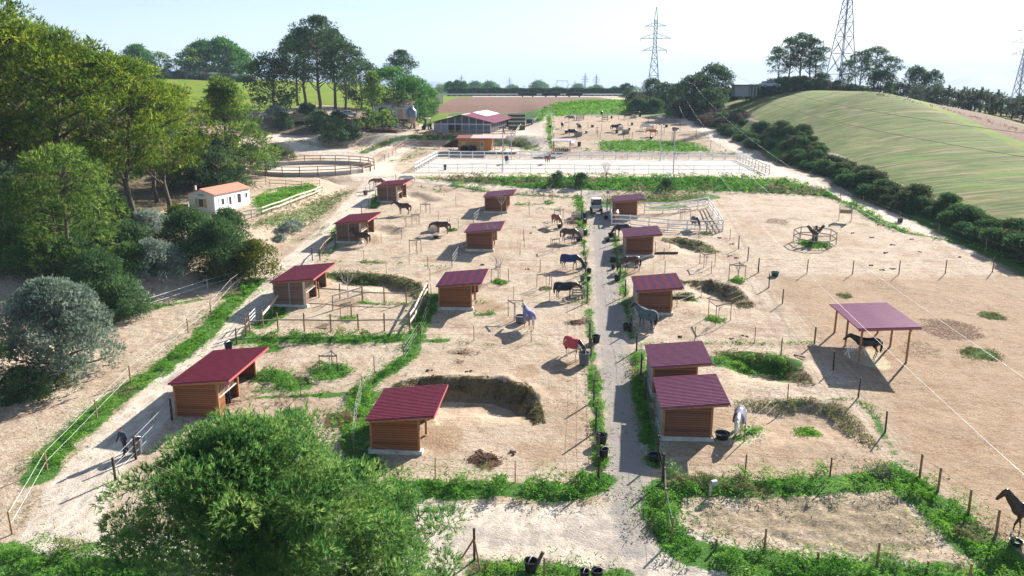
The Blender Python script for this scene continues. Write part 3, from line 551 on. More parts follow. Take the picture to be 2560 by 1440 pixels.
def ground_piece(name, sel):
    f = F[sel]; used, inv = np.unique(f, return_inverse=True)
    me = bpy.data.meshes.new(name); me.vertices.add(len(used)); me.vertices.foreach_set('co', np.stack([X[used], Y[used], Z[used]], 1).astype(np.float32).ravel())
    me.loops.add(f.size); me.loops.foreach_set('vertex_index', inv.astype(np.int32).ravel())
    me.polygons.add(len(f)); me.polygons.foreach_set('loop_start', np.arange(0, f.size, 4, dtype=np.int32)); me.polygons.foreach_set('use_smooth', np.ones(len(f), bool))
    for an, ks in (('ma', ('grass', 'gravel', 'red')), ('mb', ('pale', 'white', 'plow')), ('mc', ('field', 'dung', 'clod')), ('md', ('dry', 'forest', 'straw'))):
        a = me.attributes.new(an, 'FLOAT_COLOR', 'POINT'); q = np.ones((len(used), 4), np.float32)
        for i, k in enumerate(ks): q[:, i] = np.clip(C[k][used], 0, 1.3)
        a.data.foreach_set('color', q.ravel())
    me.update(calc_edges=True); me.materials.append(GM); return link(name, me)
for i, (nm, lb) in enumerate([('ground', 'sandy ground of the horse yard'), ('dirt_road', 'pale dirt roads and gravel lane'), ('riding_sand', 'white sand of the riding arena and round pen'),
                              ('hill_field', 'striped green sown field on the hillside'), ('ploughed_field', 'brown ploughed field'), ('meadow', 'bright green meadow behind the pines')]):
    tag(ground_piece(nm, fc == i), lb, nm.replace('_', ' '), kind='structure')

# ---------------------------------------------------------------- low plants
PAL = [leafmat('grass_blades', (.03, .10, .01), (.10, .28, .022), (.27, .44, .07), .45, 1.2), leafmat('weed_leaves', (.018, .07, .01), (.075, .24, .022), (.27, .44, .10), .45, 1.0),
       leafmat('dry_grass', (.10, .10, .04), (.17, .20, .07), (.36, .32, .18), .35, 1.0), leafmat('greyish_weed_leaves', (.06, .10, .05), (.14, .20, .11), (.34, .40, .28), .35, 1.0), leafmat('brown_brush', (.12, .07, .05), (.22, .15, .10), (.34, .26, .18), .3, 1.0)]
def leaves(P, size, up=.35, lenf=2.2, rng=RNG, outward=None):
    """one bent-free leaf quad per point; returns (N,4,3)"""
    n = len(P); th = rng.uniform(0, 2 * np.pi, n)
    t = np.stack([np.cos(th), np.sin(th), rng.normal(up, .45, n)], 1); t /= np.linalg.norm(t, axis=1)[:, None]
    r = rng.normal(size=(n, 3)); b = np.cross(t, r); b /= np.linalg.norm(b, axis=1)[:, None] + 1e-9
    s = (size * rng.uniform(.6, 1.35, n))[:, None] if np.isscalar(size) else (size * rng.uniform(.6, 1.35, n))[:, None]
    l = t * s * lenf / 2; w = b * s / 2
    return np.stack([P - l - w * .6, P - l + w * .6, P + l + w * .35, P + l - w * .35], 1)
def plants(name, pts, hs, pal, label, cat):
    """pts (N,2) plant feet; hs heights"""
    z = T(pts[:, 0], pts[:, 1]); D = pts[:, 1]; size = np.maximum(.07, D * .00125)
    lump = vnoise(pts[:, 0], pts[:, 1], .9, 3) + .5 + .5 * vnoise(pts[:, 0], pts[:, 1], .35, 4)
    lump = np.clip((vnoise(pts[:, 0], pts[:, 1], .75, 3) + .5 * vnoise(pts[:, 0], pts[:, 1], .33, 4) + .42) * 1.15, 0, 1.3); keep = RNG.uniform(0, 1, len(pts)) < .25 + .9 * lump
    pts, z, D, size, lump, hs = (q[keep] for q in (pts, z, D, size, lump, hs)); h = hs * (.08 + 1.35 * lump ** 1.3) * RNG.uniform(.1, 1.0, len(pts)) ** .5; broad = vnoise(pts[:, 0], pts[:, 1], 2.2, 41) + .5
    P = np.stack([pts[:, 0], pts[:, 1], z + h], 1); V = leaves(P, size, .5, 2.0)
    return tag(soup(name, V, 4, PAL[pal], cols=np.clip(.1 + .55 * broad + RNG.uniform(-.1, .65, len(pts)), 0, 1.2)), label, cat, kind='stuff')
acc = {}
def put(k, pts, h):
    acc.setdefault(k, []).append((pts, np.full(len(pts), h)))
for P, w, h, dn, k in STRIPS_W:
    seg = np.diff(P, axis=0); ln = np.hypot(seg[:, 0], seg[:, 1]); D = P[:, 1].mean(); N = int(ln.sum() * w * dn * min(620, 1.05 / max(.055, D * .00115) ** 2) * (1.0 if h > .3 else .7))
    i = RNG.choice(len(seg), N, p=ln / ln.sum()); t = RNG.uniform(size=N); q = P[i] + seg[i] * t[:, None]
    nrm = np.stack([-seg[i][:, 1], seg[i][:, 0]], 1) / ln[i][:, None]
    off = RNG.normal(0, 1, N) * np.where(RNG.uniform(0, 1, N) < .8, .25, .5) * w; q = q + nrm * off[:, None] + RNG.normal(0, .1, (N, 2))
    keep = vnoise(q[:, 0], q[:, 1], 1.1, 12) + .5 * vnoise(q[:, 0], q[:, 1], .4, 13) > (-.25 if dn > .8 else -.02 if dn > .5 else .15)
    q = q[keep]; dy = (k < 2) & (vnoise(q[:, 0], q[:, 1], 2.4, 51) > .31); put(k, q[~dy], h); put(2, q[dy], h * .7)
for c, r0, h, k in PATCH_W:
    N = int(3.1 * r0 * r0 * min(500, 1.0 / max(.055, c.y * .00115) ** 2)); a = RNG.uniform(0, 6.28, N); r = r0 * np.sqrt(RNG.uniform(0, 1, N)) * RNG.uniform(.7, 1.1, N)
    put(k, np.stack([c.x + r * np.cos(a), c.y + r * np.sin(a)], 1), h)
for P, h, dn, k in POLYS_W:
    lo = P.min(0); hi = P.max(0); D = P[:, 1].mean(); N = int((hi - lo).prod() * dn * 1.0 / max(.055, D * .00115) ** 2)
    q = RNG.uniform(lo, hi, (N, 2)); q = q[inpoly(P, q[:, 0], q[:, 1])] ; q = q + RNG.normal(0, .5, q.shape); kk = (vnoise(q[:, 0], q[:, 1], 3.5, 21) > .22) if k == 1 else np.zeros(len(q), bool)
    put(k, q[~kk], h); put(2, q[kk], h)
# dry scrub on the cut banks
for P, dep, R, sharp in DIGS[:6]:
    seg = np.diff(P, axis=0); ln = np.hypot(seg[:, 0], seg[:, 1]); N = int(ln.sum() * (480 if dep > 1 else 260))
    i = RNG.choice(len(seg), N, p=ln / ln.sum()); q = P[i] + seg[i] * RNG.uniform(size=N)[:, None]
    nrm = np.stack([seg[i][:, 1], -seg[i][:, 0]], 1) / ln[i][:, None]; q = q + nrm * RNG.uniform(-.1, sharp * .75, N)[:, None]
    put(2 if dep < .7 else 5, q, .2)
PAL.append(leafmat('bank_scrub', (.05, .045, .02), (.14, .13, .055), (.27, .24, .11), .3, 1.2))
PN = [('grass', 'fresh green grass along the lanes and fences', 'grass'), ('weeds', 'lush green weeds in low banks between the paddocks', 'weeds'), ('dry_grass', 'dry olive grass on banks and verges', 'dry grass'),
      ('pale_weeds', 'greyish green weeds', 'weeds'), ('dead_brush', 'brown dead brush at the road edge', 'brush'), ('bank_scrub', 'dark scrub on the curved cut bank', 'scrub')]
for k, lst in sorted(acc.items()):
    plants(PN[k][0], np.concatenate([a for a, b in lst]), np.concatenate([b for a, b in lst]), k, PN[k][1], PN[k][2])
# ---------------------------------------------------------------- horse shelters
WOODS = [boards('warm_shed_boards', (.115, .04, .016), (.32, .125, .05), .15), boards('weathered_shed_boards', (.085, .045, .032), (.27, .17, .13), .15), boards('red_shed_boards', (.085, .032, .018), (.26, .115, .065), .15)]
def roofmat(name, c, c2, wash=None):
    m = mat(name, c, rough=.38, spec=.5, var=.15, scale=1.2); nt = m.node_tree; n = nt.nodes; L = nt.links; p = n['Principled BSDF']
    t = n.new('ShaderNodeTexCoord'); z = n.new('ShaderNodeTexNoise'); z.inputs['Scale'].default_value = 2.5; z.inputs['Detail'].default_value = 5; L.new(t.outputs['Object'], z.inputs[0])
    r = n.new('ShaderNodeValToRGB'); r.color_ramp.elements[0].color = (*c, 1); r.color_ramp.elements[1].color = (*c2, 1); r.color_ramp.elements[0].position = .35; r.color_ramp.elements[1].position = .7
    L.new(z.outputs['Fac'], r.inputs[0]); L.new(r.outputs[0], p.inputs['Base Color']); return m
ROOF = roofmat('burgundy_roof_sheet', (.20, .018, .036), (.26, .034, .052)); ROOFP = roofmat('faded_plum_roof_sheet', (.19, .045, .085), (.24, .07, .115)); ROOFB = mat('dull_plum_barn_roof', (.13, .022, .055), rough=.8, spec=.1, var=.12, scale=.5); ROOFR = roofmat('painted_sheen_roof_sheet', (.145, .032, .095), (.27, .035, .042)); ROOFL = roofmat('pink_plum_roof_sheet', (.30, .085, .16), (.36, .12, .20))
_w = ROOFR.node_tree; _n = _w.nodes.new('ShaderNodeTexWave'); _n.bands_direction = 'X'; _n.inputs['Scale'].default_value = .42; _n.inputs['Distortion'].default_value = 4.0; _n.inputs['Detail'].default_value = 2  # wave paints the red and purple sheen bands into the roof colour
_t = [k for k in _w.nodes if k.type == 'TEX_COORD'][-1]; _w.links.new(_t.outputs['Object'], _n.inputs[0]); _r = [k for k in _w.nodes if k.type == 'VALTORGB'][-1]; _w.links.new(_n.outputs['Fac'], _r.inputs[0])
FASCIA = mat('roof_edge_red', (.42, .10, .10), rough=.5, var=.1); BEAM = mat('shed_post_wood', (.36, .17, .07), var=.3, scale=7); GREYSIDE = boards('grey_side_boards', (.30, .28, .26), (.44, .41, .38), .2)
def corrugated(x0, x1, y0, y1, z0, z1, pitch=.2, amp=.085, th=.02):
    """ribbed sheet: ribs run along x, waves along y, sloping from z0 at x0 to z1 at x1"""
    b = MB(); n = int((y1 - y0) / pitch * 4); vs = []
    for i in range(n + 1):
        y = y0 + (y1 - y0) * i / n; ph = (i % 4); dz = (0, 0, amp, amp)[ph]
        vs += [(x0, y, z0 + dz + th), (x1, y, z1 + dz + th), (x0, y, z0 + dz), (x1, y, z1 + dz)]
    fs = []
    for i in range(n):
        a = 4 * i; fs += [(a, a + 1, a + 5, a + 4), (a + 2, a + 6, a + 7, a + 3), (a, a + 4, a + 6, a + 2), (a + 1, a + 3, a + 7, a + 5)]
    fs += [(0, 2, 3, 1), (4 * n, 4 * n + 1, 4 * n + 3, 4 * n + 2)]
    return b.add(vs, fs)
def shed(px, py, depth, label, wood=0, roofm=None, W=3.0, H=2.15, rise=.38, ov=.95, plinth=True, grey=False, battens=False, stall=False, sink=0):
    p = G(px, py); t = thing('horse_shelter', label, 'shelter', (p.x, p.y, p.z - .05), -SA, 'red roofed horse shelters in the paddocks')
    z0 = .28 if plinth else .05; wm = WOODS[wood]; th = .06; hr = H + rise * W / (W + ov)
    # ground falls towards the camera, so the plinth goes down into it
    def wall(name, poly, off, m=wm): return MB().prism(poly, off).build(name, m, t)
    wall('near_wall', [(0.1, 0, z0), (W - .1, 0, z0), (W - .1, 0, hr - .03), (.1, 0, H)], (0, th, 0))
    wall('far_wall', [(0.1, depth - th, z0), (W - .1, depth - th, z0), (W - .1, depth - th, hr - .03), (.1, depth - th, H)], (0, th, 0))
    wall('back_wall', [(0, .1, z0), (0, depth - .1, z0), (0, depth - .1, H), (0, .1, H)], (th, 0, 0), GREYSIDE if grey else wm)
    if stall or depth > 5.8:
        wall('partition', [(0.1, depth / 2, z0), (W - .1, depth / 2, z0), (W - .1, depth / 2, hr - .25), (.1, depth / 2, H - .25)], (0, th, 0))
        g = MB()
        for i in range(12): g.bar((W - .03, .25 + i * .2, 1.35), (W - .03, .25 + i * .2, hr - .1), .02)
        g.bar((W - .03, .2, 1.35), (W - .03, depth / 2 - .3, 1.35), .06); g.build('stall_grille', M['palewood'], t)
        wall('stall_front', [(W - .06, .1, z0), (W - .06, 1.1, z0), (W - .06, 1.1, hr - .1), (W - .06, .1, hr - .1)], (-.05, 0, 0))
    for x, y in ((.05, .05), (W - .05, .05), (.05, depth - .05), (W - .05, depth - .05), (W - .05, depth / 2)):
        MB().box((x, y, (z0 + hr - .1) / 2 + (0 if x > 1 else -.1)), (.13, .13, hr - .1 - z0 - (.0 if x > 1 else .2))).build('post', BEAM if not battens or x > 1 else M['greywood'], t)
    if battens:
        MB().box((W / 2, -.03, (z0 + H) / 2), (.11, .05, H - z0)).build('batten', M['greywood'], t); MB().box((W - .12, -.03, (z0 + H) / 2), (.2, .05, H - z0 + .2)).build('batten', M['palewood'], t)
    if plinth:
        b = MB(); b.box((W / 2 + .02, .1, z0 / 2 - .55), (W + .25, .5, z0 + 1.1)); b.box((W / 2 + .02, depth - .1, z0 / 2 - .55), (W + .25, .5, z0 + 1.1)); b.box((.08, depth / 2, z0 / 2 - .556), (.4, depth - .7, z0 + 1.088)); b.build('concrete_footing', M['concrete'], t)
    r0, r1 = -.22, W + ov
    corrugated(r0, r1, -.28, depth + .28, H + .03 + rise * r0 / (W + ov), H + .03 + rise, .235 if p.y < 62 else .30).build('roof', roofm or ROOF, t, fix=False)
    
    for yy_ in (-.2, depth + .2): MB().bar((0, yy_, H - .02), (W + ov - .1, yy_, H + rise - .06), .06, .12).build('rafter', BEAM, t)
    MB().bar((r1 - .01, -.3, H + rise - .01), (r1 - .01, depth + .3, H + rise - .01), .05, .16).build('fascia', FASCIA, t)
    return t
shed(440, 1040, 6.3, 'nearest shelter of the left column, a person in a pink shirt under its roof', 0, H=2.3, ov=.95, plinth=False, stall=True)
shed(686, 766, 6.2, 'shelter with dark wood walls and grey battens beside the wood railed corral, burgundy roof', 1, battens=True, H=2.3, ov=.9)
shed(842, 607, 6.2, 'shelter by the lane with dark bay horse standing against its board wall', 1, battens=True, H=2.3, ov=.9)
shed(944, 506, 6.2, 'farthest shelter of the left column, close to the round pen', 1, battens=True, H=2.3, ov=.9)
shed(927, 1131, 4.7, 'nearest shelter of the middle column, striped crimson roof on pale concrete footing', 0)
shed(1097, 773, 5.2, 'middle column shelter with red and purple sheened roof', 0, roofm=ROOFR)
shed(1166, 627, 5.2, 'middle column shelter with plum roof, a bare tree in front of its footing', 2, roofm=ROOFP)
shed(1212, 532, 5.2, 'farthest and smallest shelter of the middle column, plum roof', 2, roofm=ROOFP)
shed(1655, 1098, 4.6, 'nearest shelter right of the lane, white rugged horse standing beside it', 2, roofm=ROOFP, grey=True, H=2.15)
shed(1630, 990, 4.4, 'shelter half hidden behind the nearest right hand shelter', 2, roofm=ROOFP, grey=True)
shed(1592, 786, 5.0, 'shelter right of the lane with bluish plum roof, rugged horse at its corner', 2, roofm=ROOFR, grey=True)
shed(1563, 641, 5.0, 'shelter right of the lane with wooden hay crate at its wall, plum roof', 2, roofm=ROOFP, grey=True)
shed(1535, 545, 5.0, 'farthest shelter right of the lane, beside the white rail corral', 2, roofm=ROOFP)
def canopy():
    A = G(2140, 905); t = thing('open_canopy', 'open canopy with pink plum ribbed roof on wooden posts in the big right paddock', 'canopy', (A.x, A.y, A.z), -SA)
    W, D, H = 4.3, 6.6, 2.35
    for x in (.25, W - .6):
        for y in (.1, D / 2, D - .5):
            g = tz(A.x + x, A.y + y) - A.z; MB().tube([(x - .02, y, g - .3), (x, y, H + .1 * (x > 1))], .085, 8).build('post', BEAM, t)
    for x in (.25, W - .6): MB().bar((x, -.1, H + .14 + .12 * (x > 1)), (x, D, H + .14 + .12 * (x > 1)), .12, .18).build('beam', BEAM, t)
    corrugated(-.2, W + .1, -.25, D + .2, H + .26, H + .50, .22).build('roof', ROOFL, t, fix=False)
    MB().bar((-.15, -.24, H + .2), (W + .05, -.24, H + .45), .05, .14).build('fascia', FASCIA, t)
canopy()

# ---------------------------------------------------------------- fences
def fence(label, pts, ph=1.35, pr=.045, pm='rust', wires=2, wm='wire', wr=.008, rails=None, cat='fence', name='wire_fence', lean=.03, top=None, group=None, railm=None, railsz=(.05, .11), heights=None, cap=None):
    P = [G(*q) if not isinstance(q, Vector) else q for q in pts]; o = P[0]
    t = thing(name, label, cat, tuple(o), 0, group); tops = []
    pname = 'post'
    for i, p in enumerate(P):
        h = heights[i] if heights else ph * random.uniform(.95, 1.05); d = Vector((random.uniform(-lean, lean), random.uniform(-lean, lean), h)); a = p - o
        MB().tube([a - Vector((0, 0, .25)), a + d], [pr * 1.05, pr * .92], 6).build(pname, M[pm] if isinstance(pm, str) else pm, t)
        if cap: MB().tube([a + d, a + d + Vector((0, 0, .05))], pr * 1.1, 6).build('post_cap', M[cap], t)
        tops.append((a, d))
    for k in range(wires):
        f = (k + .9) / (wires + .1); b = MB()
        for (a, d), (a2, d2) in zip(tops, tops[1:]):
            q, q2 = a + d * f, a2 + d2 * f; mid = (q + q2) / 2 - Vector((0, 0, .02)); b.tube([q, mid, q2], wr, 3)
        b.build('wire', M[wm], t)
    for f in rails or []:
        b = MB()
        for (a, d), (a2, d2) in zip(tops, tops[1:]): b.bar(a + d * f, a2 + d2 * f, *railsz)
        b.build('rail', M[railm or 'wood'], t)
    return t
fence('dark post fence along the left edge of the central lane', [(1453, 505), (1455, 535), (1457, 577), (1460, 638), (1463, 683), (1468, 757), (1474, 857), (1477, 895), (1485, 1003), (1490, 1080), (1497, 1150), (1496, 1204)], 1.65, .07, 'darkwood', 3, cap=None)
fence('dark post fence along the right edge of the central lane', [(1517, 526), (1534, 560), (1537, 609), (1550, 694), (1563, 741), (1578, 831), (1591, 878), (1602, 939), (1614, 1001), (1644, 1152), (1656, 1202)], 1.6, .07, 'darkwood', 3)
fence('stake fence across the front right paddock above the weeds', [(1656, 1202), (1861, 1197), (2074, 1202), (2299, 1193)], 1.45, .045, 'rust', 3)
fence('wooden post fence round the bottom right muddy plot', [(1662, 1218), (1664, 1272), (1680, 1352), (1910, 1380), (2192, 1417), (2420, 1470)], 1.25, .06, 'wood', 2, 'rope', .008)
fence('fence of orange wooden posts along the right hand weeds down to the frame corner', [(2299, 1193), (2345, 1226), (2421, 1283), (2490, 1337), (2580, 1400)], 1.4, .065, 'wood', 3)
fence('two thin rusty stakes with wire in front of the nearest middle shelter', [(884, 1150), (1088, 1201), (1288, 1205), (1494, 1206)], 1.35, .03, 'rust', 3)
fence('slanting electric fence between the left and middle paddocks', [(882, 1150), (890, 1060), (906, 982), (936, 934), (1010, 905), (1045, 845)], 1.3, .03, 'darkwood', 4, 'rope', .0035)
fence('thin wire line behind the paddock of the nearest middle shelter', [(1045, 852), (1185, 852), (1328, 853), (1476, 858)], 1.3, .03, 'rust', 2)
fence('thin wire line behind the lilac rugged horse', [(1190, 762), (1284, 751), (1374, 755), (1467, 757)], 1.3, .028, 'rust', 2)
fence('wire line from the dark post towards the blue rugged horse', [(1070, 672), (1130, 668), (1240, 676), (1350, 680), (1463, 683)], 1.3, .04, 'rust', 2, heights=[1.3, 1.9, 1.3, 1.3, 1.4])
fence('thin stakes across the left paddock below the dark bay horse', [(812, 640), (910, 652), (966, 690), (1023, 662), (1130, 668)], 1.25, .028, 'wood', 2)
fence('thin stakes leading from the left shelters towards the hay crate', [(953, 608), (1004, 597), (1081, 602), (1166, 600)], 1.2, .028, 'rust', 2)
fence('stakes between the upper left paddocks', [(1005, 542), (1015, 568), (1096, 549), (1140, 512), (1110, 490)], 1.2, .028, 'rust', 2)
fence('stakes dividing the paddocks beside the brown grazing horse', [(1323, 538), (1309, 601), (1311, 619), (1300, 638), (1385, 622), (1460, 620)], 1.3, .03, 'rust', 2)
fence('stakes along the top edge of the middle paddocks', [(1100, 478), (1212, 490), (1268, 500), (1322, 520), (1455, 528)], 1.2, .028, 'wood', 2)
fence('rusty stakes across the paddock with the walking bay horse', [(1638, 631), (1674, 621), (1744, 630), (1825, 599)], 1.3, .03, 'rust', 2)
fence('rusty stakes behind the bluish roofed shelter', [(1550, 694), (1660, 647), (1662, 682), (1778, 683), (1895, 682)], 1.25, .03, 'rust', 2)
fence('thin stakes near the curved dark bank right of the lane', [(1680, 770), (1692, 767), (1753, 744), (1825, 763), (1922, 720)], 1.2, .028, 'rust', 2)
fence('rusty stakes on the green line above the twin shelters', [(1591, 878), (1736, 856), (1886, 857), (2036, 859)], 1.3, .03, 'rust', 2)
fence('dark posts along the border of the big right paddock', [(1846, 622), (1869, 652), (1895, 682), (1922, 719), (1956, 759), (2036, 859), (2083, 925), (2145, 995), (2213, 1081), (2299, 1193)], 1.45, .055, 'darkwood', 3)
fence('thin wire across the two right hand front paddocks', [(1660, 1060), (1860, 1104), (1968, 1007), (2145, 995)], 1.35, .035, 'wood', 2)
fence('wooden posts by the bank end behind the twin shelters', [(1952, 891), (2036, 859)], 1.4, .05, 'wood', 1)
fence('row of rusty posts crossing the big right paddock', [(1896, 681), (2017, 684), (2131, 686), (2247, 686), (2363, 684), (2481, 680), (2600, 690)], 1.5, .05, 'rust', 2)
fence('posts along the right hand track beneath the hedge', [(2050, 492), (2100, 500), (2157, 518), (2249, 558), (2345, 591), (2463, 631), (2580, 672)], 1.5, .045, 'wood', 2)
fence('wooden posts with white rope along the grass verge of the left lane', [(31, 1335), (118, 1175), (243, 1045), (327, 958), (471, 833), (528, 787), (578, 730), (625, 690)], 1.3, .05, 'wood', 2, 'rope', .007)
fence('pole with two white tapes across the sandy strip', [(250, 812), (373, 770), (520, 722), (592, 702)], 1.0, .04, 'palewood', 2, 'rope', .02)
fence('dark posts with ropes on the right of the left lane beside the big pine', [(289, 1200), (340, 1148), (430, 1050)], 1.45, .075, 'darkwood', 3, 'rope', .007)
fence('dark posts along the lane behind the nearest left shelter', [(592, 862), (618, 835), (628, 812)], 1.4, .06, 'darkwood', 2)
fence('dark rail fence by the lane beside the third left shelter', [(781, 652), (800, 651), (812, 635), (838, 610)], 1.4, .055, 'darkwood', 2, rails=[.9])
fence('dark fence by the lane beside the farthest left shelter', [(905, 540), (923, 523), (940, 500)], 1.35, .05, 'darkwood', 3)
fence('posts between the round pen road and the farthest left shelter', [(915, 490), (925, 480), (935, 473), (960, 462), (990, 455)], 1.3, .05, 'wood', 2)
fence('stakes at the back of the second middle shelter in its shade', [(1075, 700), (1078, 745), (1068, 800), (1052, 850)], 1.3, .03, 'darkwood', 3, 'rope', .0035)
for i, pts in enumerate(([(1200, 542), (1184, 558)], [(1147, 640), (1130, 668)])):
    fence(['white tape gate in the shade of the farthest middle shelter', 'white tape gate in the shade of the third middle shelter'][i], pts, 1.2, .035, 'darkwood', 3, 'rope', .018)
# wood railed corral
fence('front of the corral, orange posts with a single rail', [(616, 841), (625, 832), (696, 828), (761, 828), (828, 828), (896, 827), (961, 827), (1025, 828)], 1.55, .07, 'wood', 0, rails=[.62], name='rail_fence', railm='greywood')
fence('right side of the corral with two pale rails', [(1025, 828), (1038, 808), (1049, 782), (1058, 762), (1070, 742)], 1.5, .07, 'wood', 0, rails=[.9, .5], name='rail_fence', railm='palewood', railsz=(.08, .16))
fence('back of the corral with a single rail', [(798, 744), (850, 747), (906, 753), (961, 755), (1016, 756), (1070, 742)], 1.45, .065, 'wood', 0, rails=[.6], name='rail_fence', railm='greywood')
fence('left end of the corral with one pale rail to the shelter', [(658, 816), (682, 787), (700, 762)], 1.5, .065, 'wood', 0, rails=[.7], name='rail_fence', railm='palewood', railsz=(.08, .16))
fence('two slanting pale rails inside the corral', [(832, 775), (879, 790), (908, 752)][0::2], 1.35, .05, 'greywood', 0, rails=[.95, .5], name='rail_fence', railm='palewood', railsz=(.08, .14))
fence('white metal gate of the corral beside the lane', [(625, 824), (640, 807)], 1.4, .045, 'galv', 0, rails=[.3, .5, .7, .92], name='gate', railm='white', railsz=(.04, .05), cat='gate')
fence('two rail wooden fence below the mobile home lawn', [(600, 552), (629, 546), (655, 540), (680, 531), (703, 523), (726, 514), (748, 506), (768, 498), (787, 491), (805, 482)], 1.15, .05, 'wood', 0, rails=[.92, .5], name='rail_fence', railm='palewood', railsz=(.08, .15))
fence('brown garden fence with climbing plants behind the lawn', [(631, 465), (665, 462), (675, 468), (715, 470), (755, 472), (800, 468)], 1.2, .04, 'wood', 0, rails=[.5, .9], name='rail_fence', railm='wood', railsz=(.05, .07))
# white rail corral next to the farthest right shelter
kw = dict(pr=.075, pm='white', wires=0, name='white_rail_fence', railm='white', railsz=(.05, .14), lean=0)
fence('back run of the white corral', [(1611, 533), (1657, 533), (1697, 530), (1744, 522), (1770, 518)], 1.45, rails=[.92, .6, .28], **kw)
fence('right run of the white corral narrowing to its corner', [(1770, 520), (1782, 538), (1795, 558), (1807, 577)], 1.45, rails=[.92, .6, .28], **kw)
fence('front run of the white corral', [(1529, 562), (1575, 564), (1622, 570), (1669, 574), (1717, 577), (1767, 577), (1806, 578)], 1.4, rails=[.92, .55, .15], **kw)
fence('short left end of the white corral at the lane', [(1529, 562), (1527, 548), (1525, 537)], 1.5, rails=[.92, .6, .28], **kw)
# riding arena: white rails on three sides, thin metal rails in front
def lerp(a, b, n, z): return [Vector((a.x + (b.x - a.x) * i / n, a.y + (b.y - a.y) * i / n, z)) for i in range(n + 1)]
zA = 10.45
kw['railsz'] = (.06, .18)
fence('long white rail fence on the far side of the riding arena', lerp(ARC[3], ARC[2], 25, zA + .1), 1.5, rails=[.93, .5], pr=.11, **{k: v for k, v in kw.items() if k != 'pr'})
fence('white rail fence at the left end of the riding arena', lerp(ARC[0], ARC[3], 10, zA + .1), 1.5, rails=[.93, .5], pr=.10, **{k: v for k, v in kw.items() if k != 'pr'})
fence('white rail fence at the right end of the riding arena', lerp(ARC[1], ARC[2], 10, zA + .1), 1.5, rails=[.93, .5], pr=.10, **{k: v for k, v in kw.items() if k != 'pr'})
fence('thin grey metal rail fence along the near side of the riding arena', lerp(ARC[0], ARC[1], 24, zA), 1.5, pr=.035, pm='galv', wires=0, rails=[.93, .5], name='metal_rail_fence', railm='galv', railsz=(.05, .06), lean=0)
# round pen
def round_pen():
    t = thing('round_pen', 'round training pen with brown two rail fence and board kick panels', 'pen', (PEN.x, PEN.y, PEN.z)); R = 11.0; n = 24; P = []
    for i in range(n): a = 2 * math.pi * (i + .3) / n; P.append(Vector((R * math.cos(a), R * math.sin(a), 0)))
    for p in P: MB().tube([p - Vector((0, 0, .5)), p + Vector((0, 0, 1.7))], .08, 6).build('post', M['wood'], t)
    for z, w in ((1.6, .13), (1.05, .13)):
        b = MB()
        for i in range(n): b.bar(P[i] + Vector((0, 0, z)), P[(i + 1) % n] + Vector((0, 0, z)), .05, w)
        b.build('rail', M['wood'], t)
    b = MB()
    for i in range(n): b.bar(P[i] * .992 + Vector((0, 0, .25)), P[(i + 1) % n] * .992 + Vector((0, 0, .25)), .06, .9)
    b.build('kick_board', boards('kick_boards', (.36, .31, .27), (.55, .50, .45), .2), t)
round_pen()
# stable yard and far paddock fences
fence('brown rail fence on the terrace edge in front of the barn', [(1040, 337), (1067, 337), (1095, 338), (1122, 338), (1150, 339), (1177, 339), (1205, 340), (1233, 341), (1262, 341), (1288, 341)], 1.2, .06, 'wood', 0, rails=[.93, .5], name='rail_fence')
fence('pale rail fence slanting up to the parked dark car', [(1288, 341), (1295, 331), (1302, 321), (1308, 312)], 1.2, .06, 'palewood', 0, rails=[.93, .5], name='rail_fence', railm='palewood')
fence('brown ramp fence between road junction and terrace', [(962, 402), (972, 395), (981, 388), (990, 380), (1001, 372), (1012, 365), (1020, 358)], 1.2, .06, 'wood', 0, rails=[.93, .5], name='rail_fence')
fence('brown rail fence along the ditch left of the orange cabin', [(1020, 362), (1045, 362), (1072, 365), (1101, 366), (1131, 367)], 1.2, .05, 'wood', 0, rails=[.9, .5], name='rail_fence')
fence('tall dark posts at the left edge of the far paddocks', [(1380, 385), (1381, 350), (1379, 318), (1379, 280), (1380, 262)], 2.0, .06, 'wood', 2)
for i, pts in enumerate(([(1384, 352), (1442, 348), (1494, 344), (1500, 350)], [(1381, 335), (1490, 335), (1540, 328), (1600, 332), (1660, 335)], [(1493, 336), (1559, 349), (1572, 350), (1580, 350), (1626, 346), (1680, 350), (1740, 345)],
                        [(1385, 318), (1422, 325), (1470, 322), (1504, 328), (1570, 318), (1640, 325), (1700, 330)], [(1383, 300), (1420, 300), (1460, 298), (1510, 300), (1560, 302), (1620, 308), (1664, 310), (1700, 312)],
                        [(1390, 290), (1480, 291), (1530, 286), (1580, 285), (1630, 284), (1655, 286)], [(1400, 280), (1440, 279), (1500, 278), (1560, 276), (1620, 276)], [(1420, 270), (1470, 268), (1530, 266), (1600, 268)],
                        [(1500, 378), (1578, 372), (1644, 366), (1710, 362), (1776, 372)])):
    fence(['thin posts behind the white horse near the feed shelter', 'thin posts through the middle of the far paddocks', 'thin posts above the green strip of the far paddocks', 'thin posts across the far paddocks beside the black horse',
           'thin posts near the grey horse of the far paddocks', 'dark posts on the top edge of the far dirt paddocks', 'posts standing in the far green plots', 'farthest posts of the green plots', 'thin posts along the green strip behind the arena'][i], pts, 1.7, .045, 'rust' if i % 2 else 'darkwood', 2, wr=.012)
fence('pale posts along the track above the far paddocks', [(1600, 262), (1612, 264), (1625, 268), (1640, 278), (1655, 283), (1668, 288), (1680, 294), (1692, 302), (1705, 312), (1740, 335), (1770, 352), (1800, 372)], 1.3, .05, 'palewood', 2, wr=.012)
fence('wire fence in front of the pines on the left rise', [(775, 262), (790, 262), (810, 262), (838, 262), (860, 262)], 1.5, .04, 'wood', 2, wr=.015)

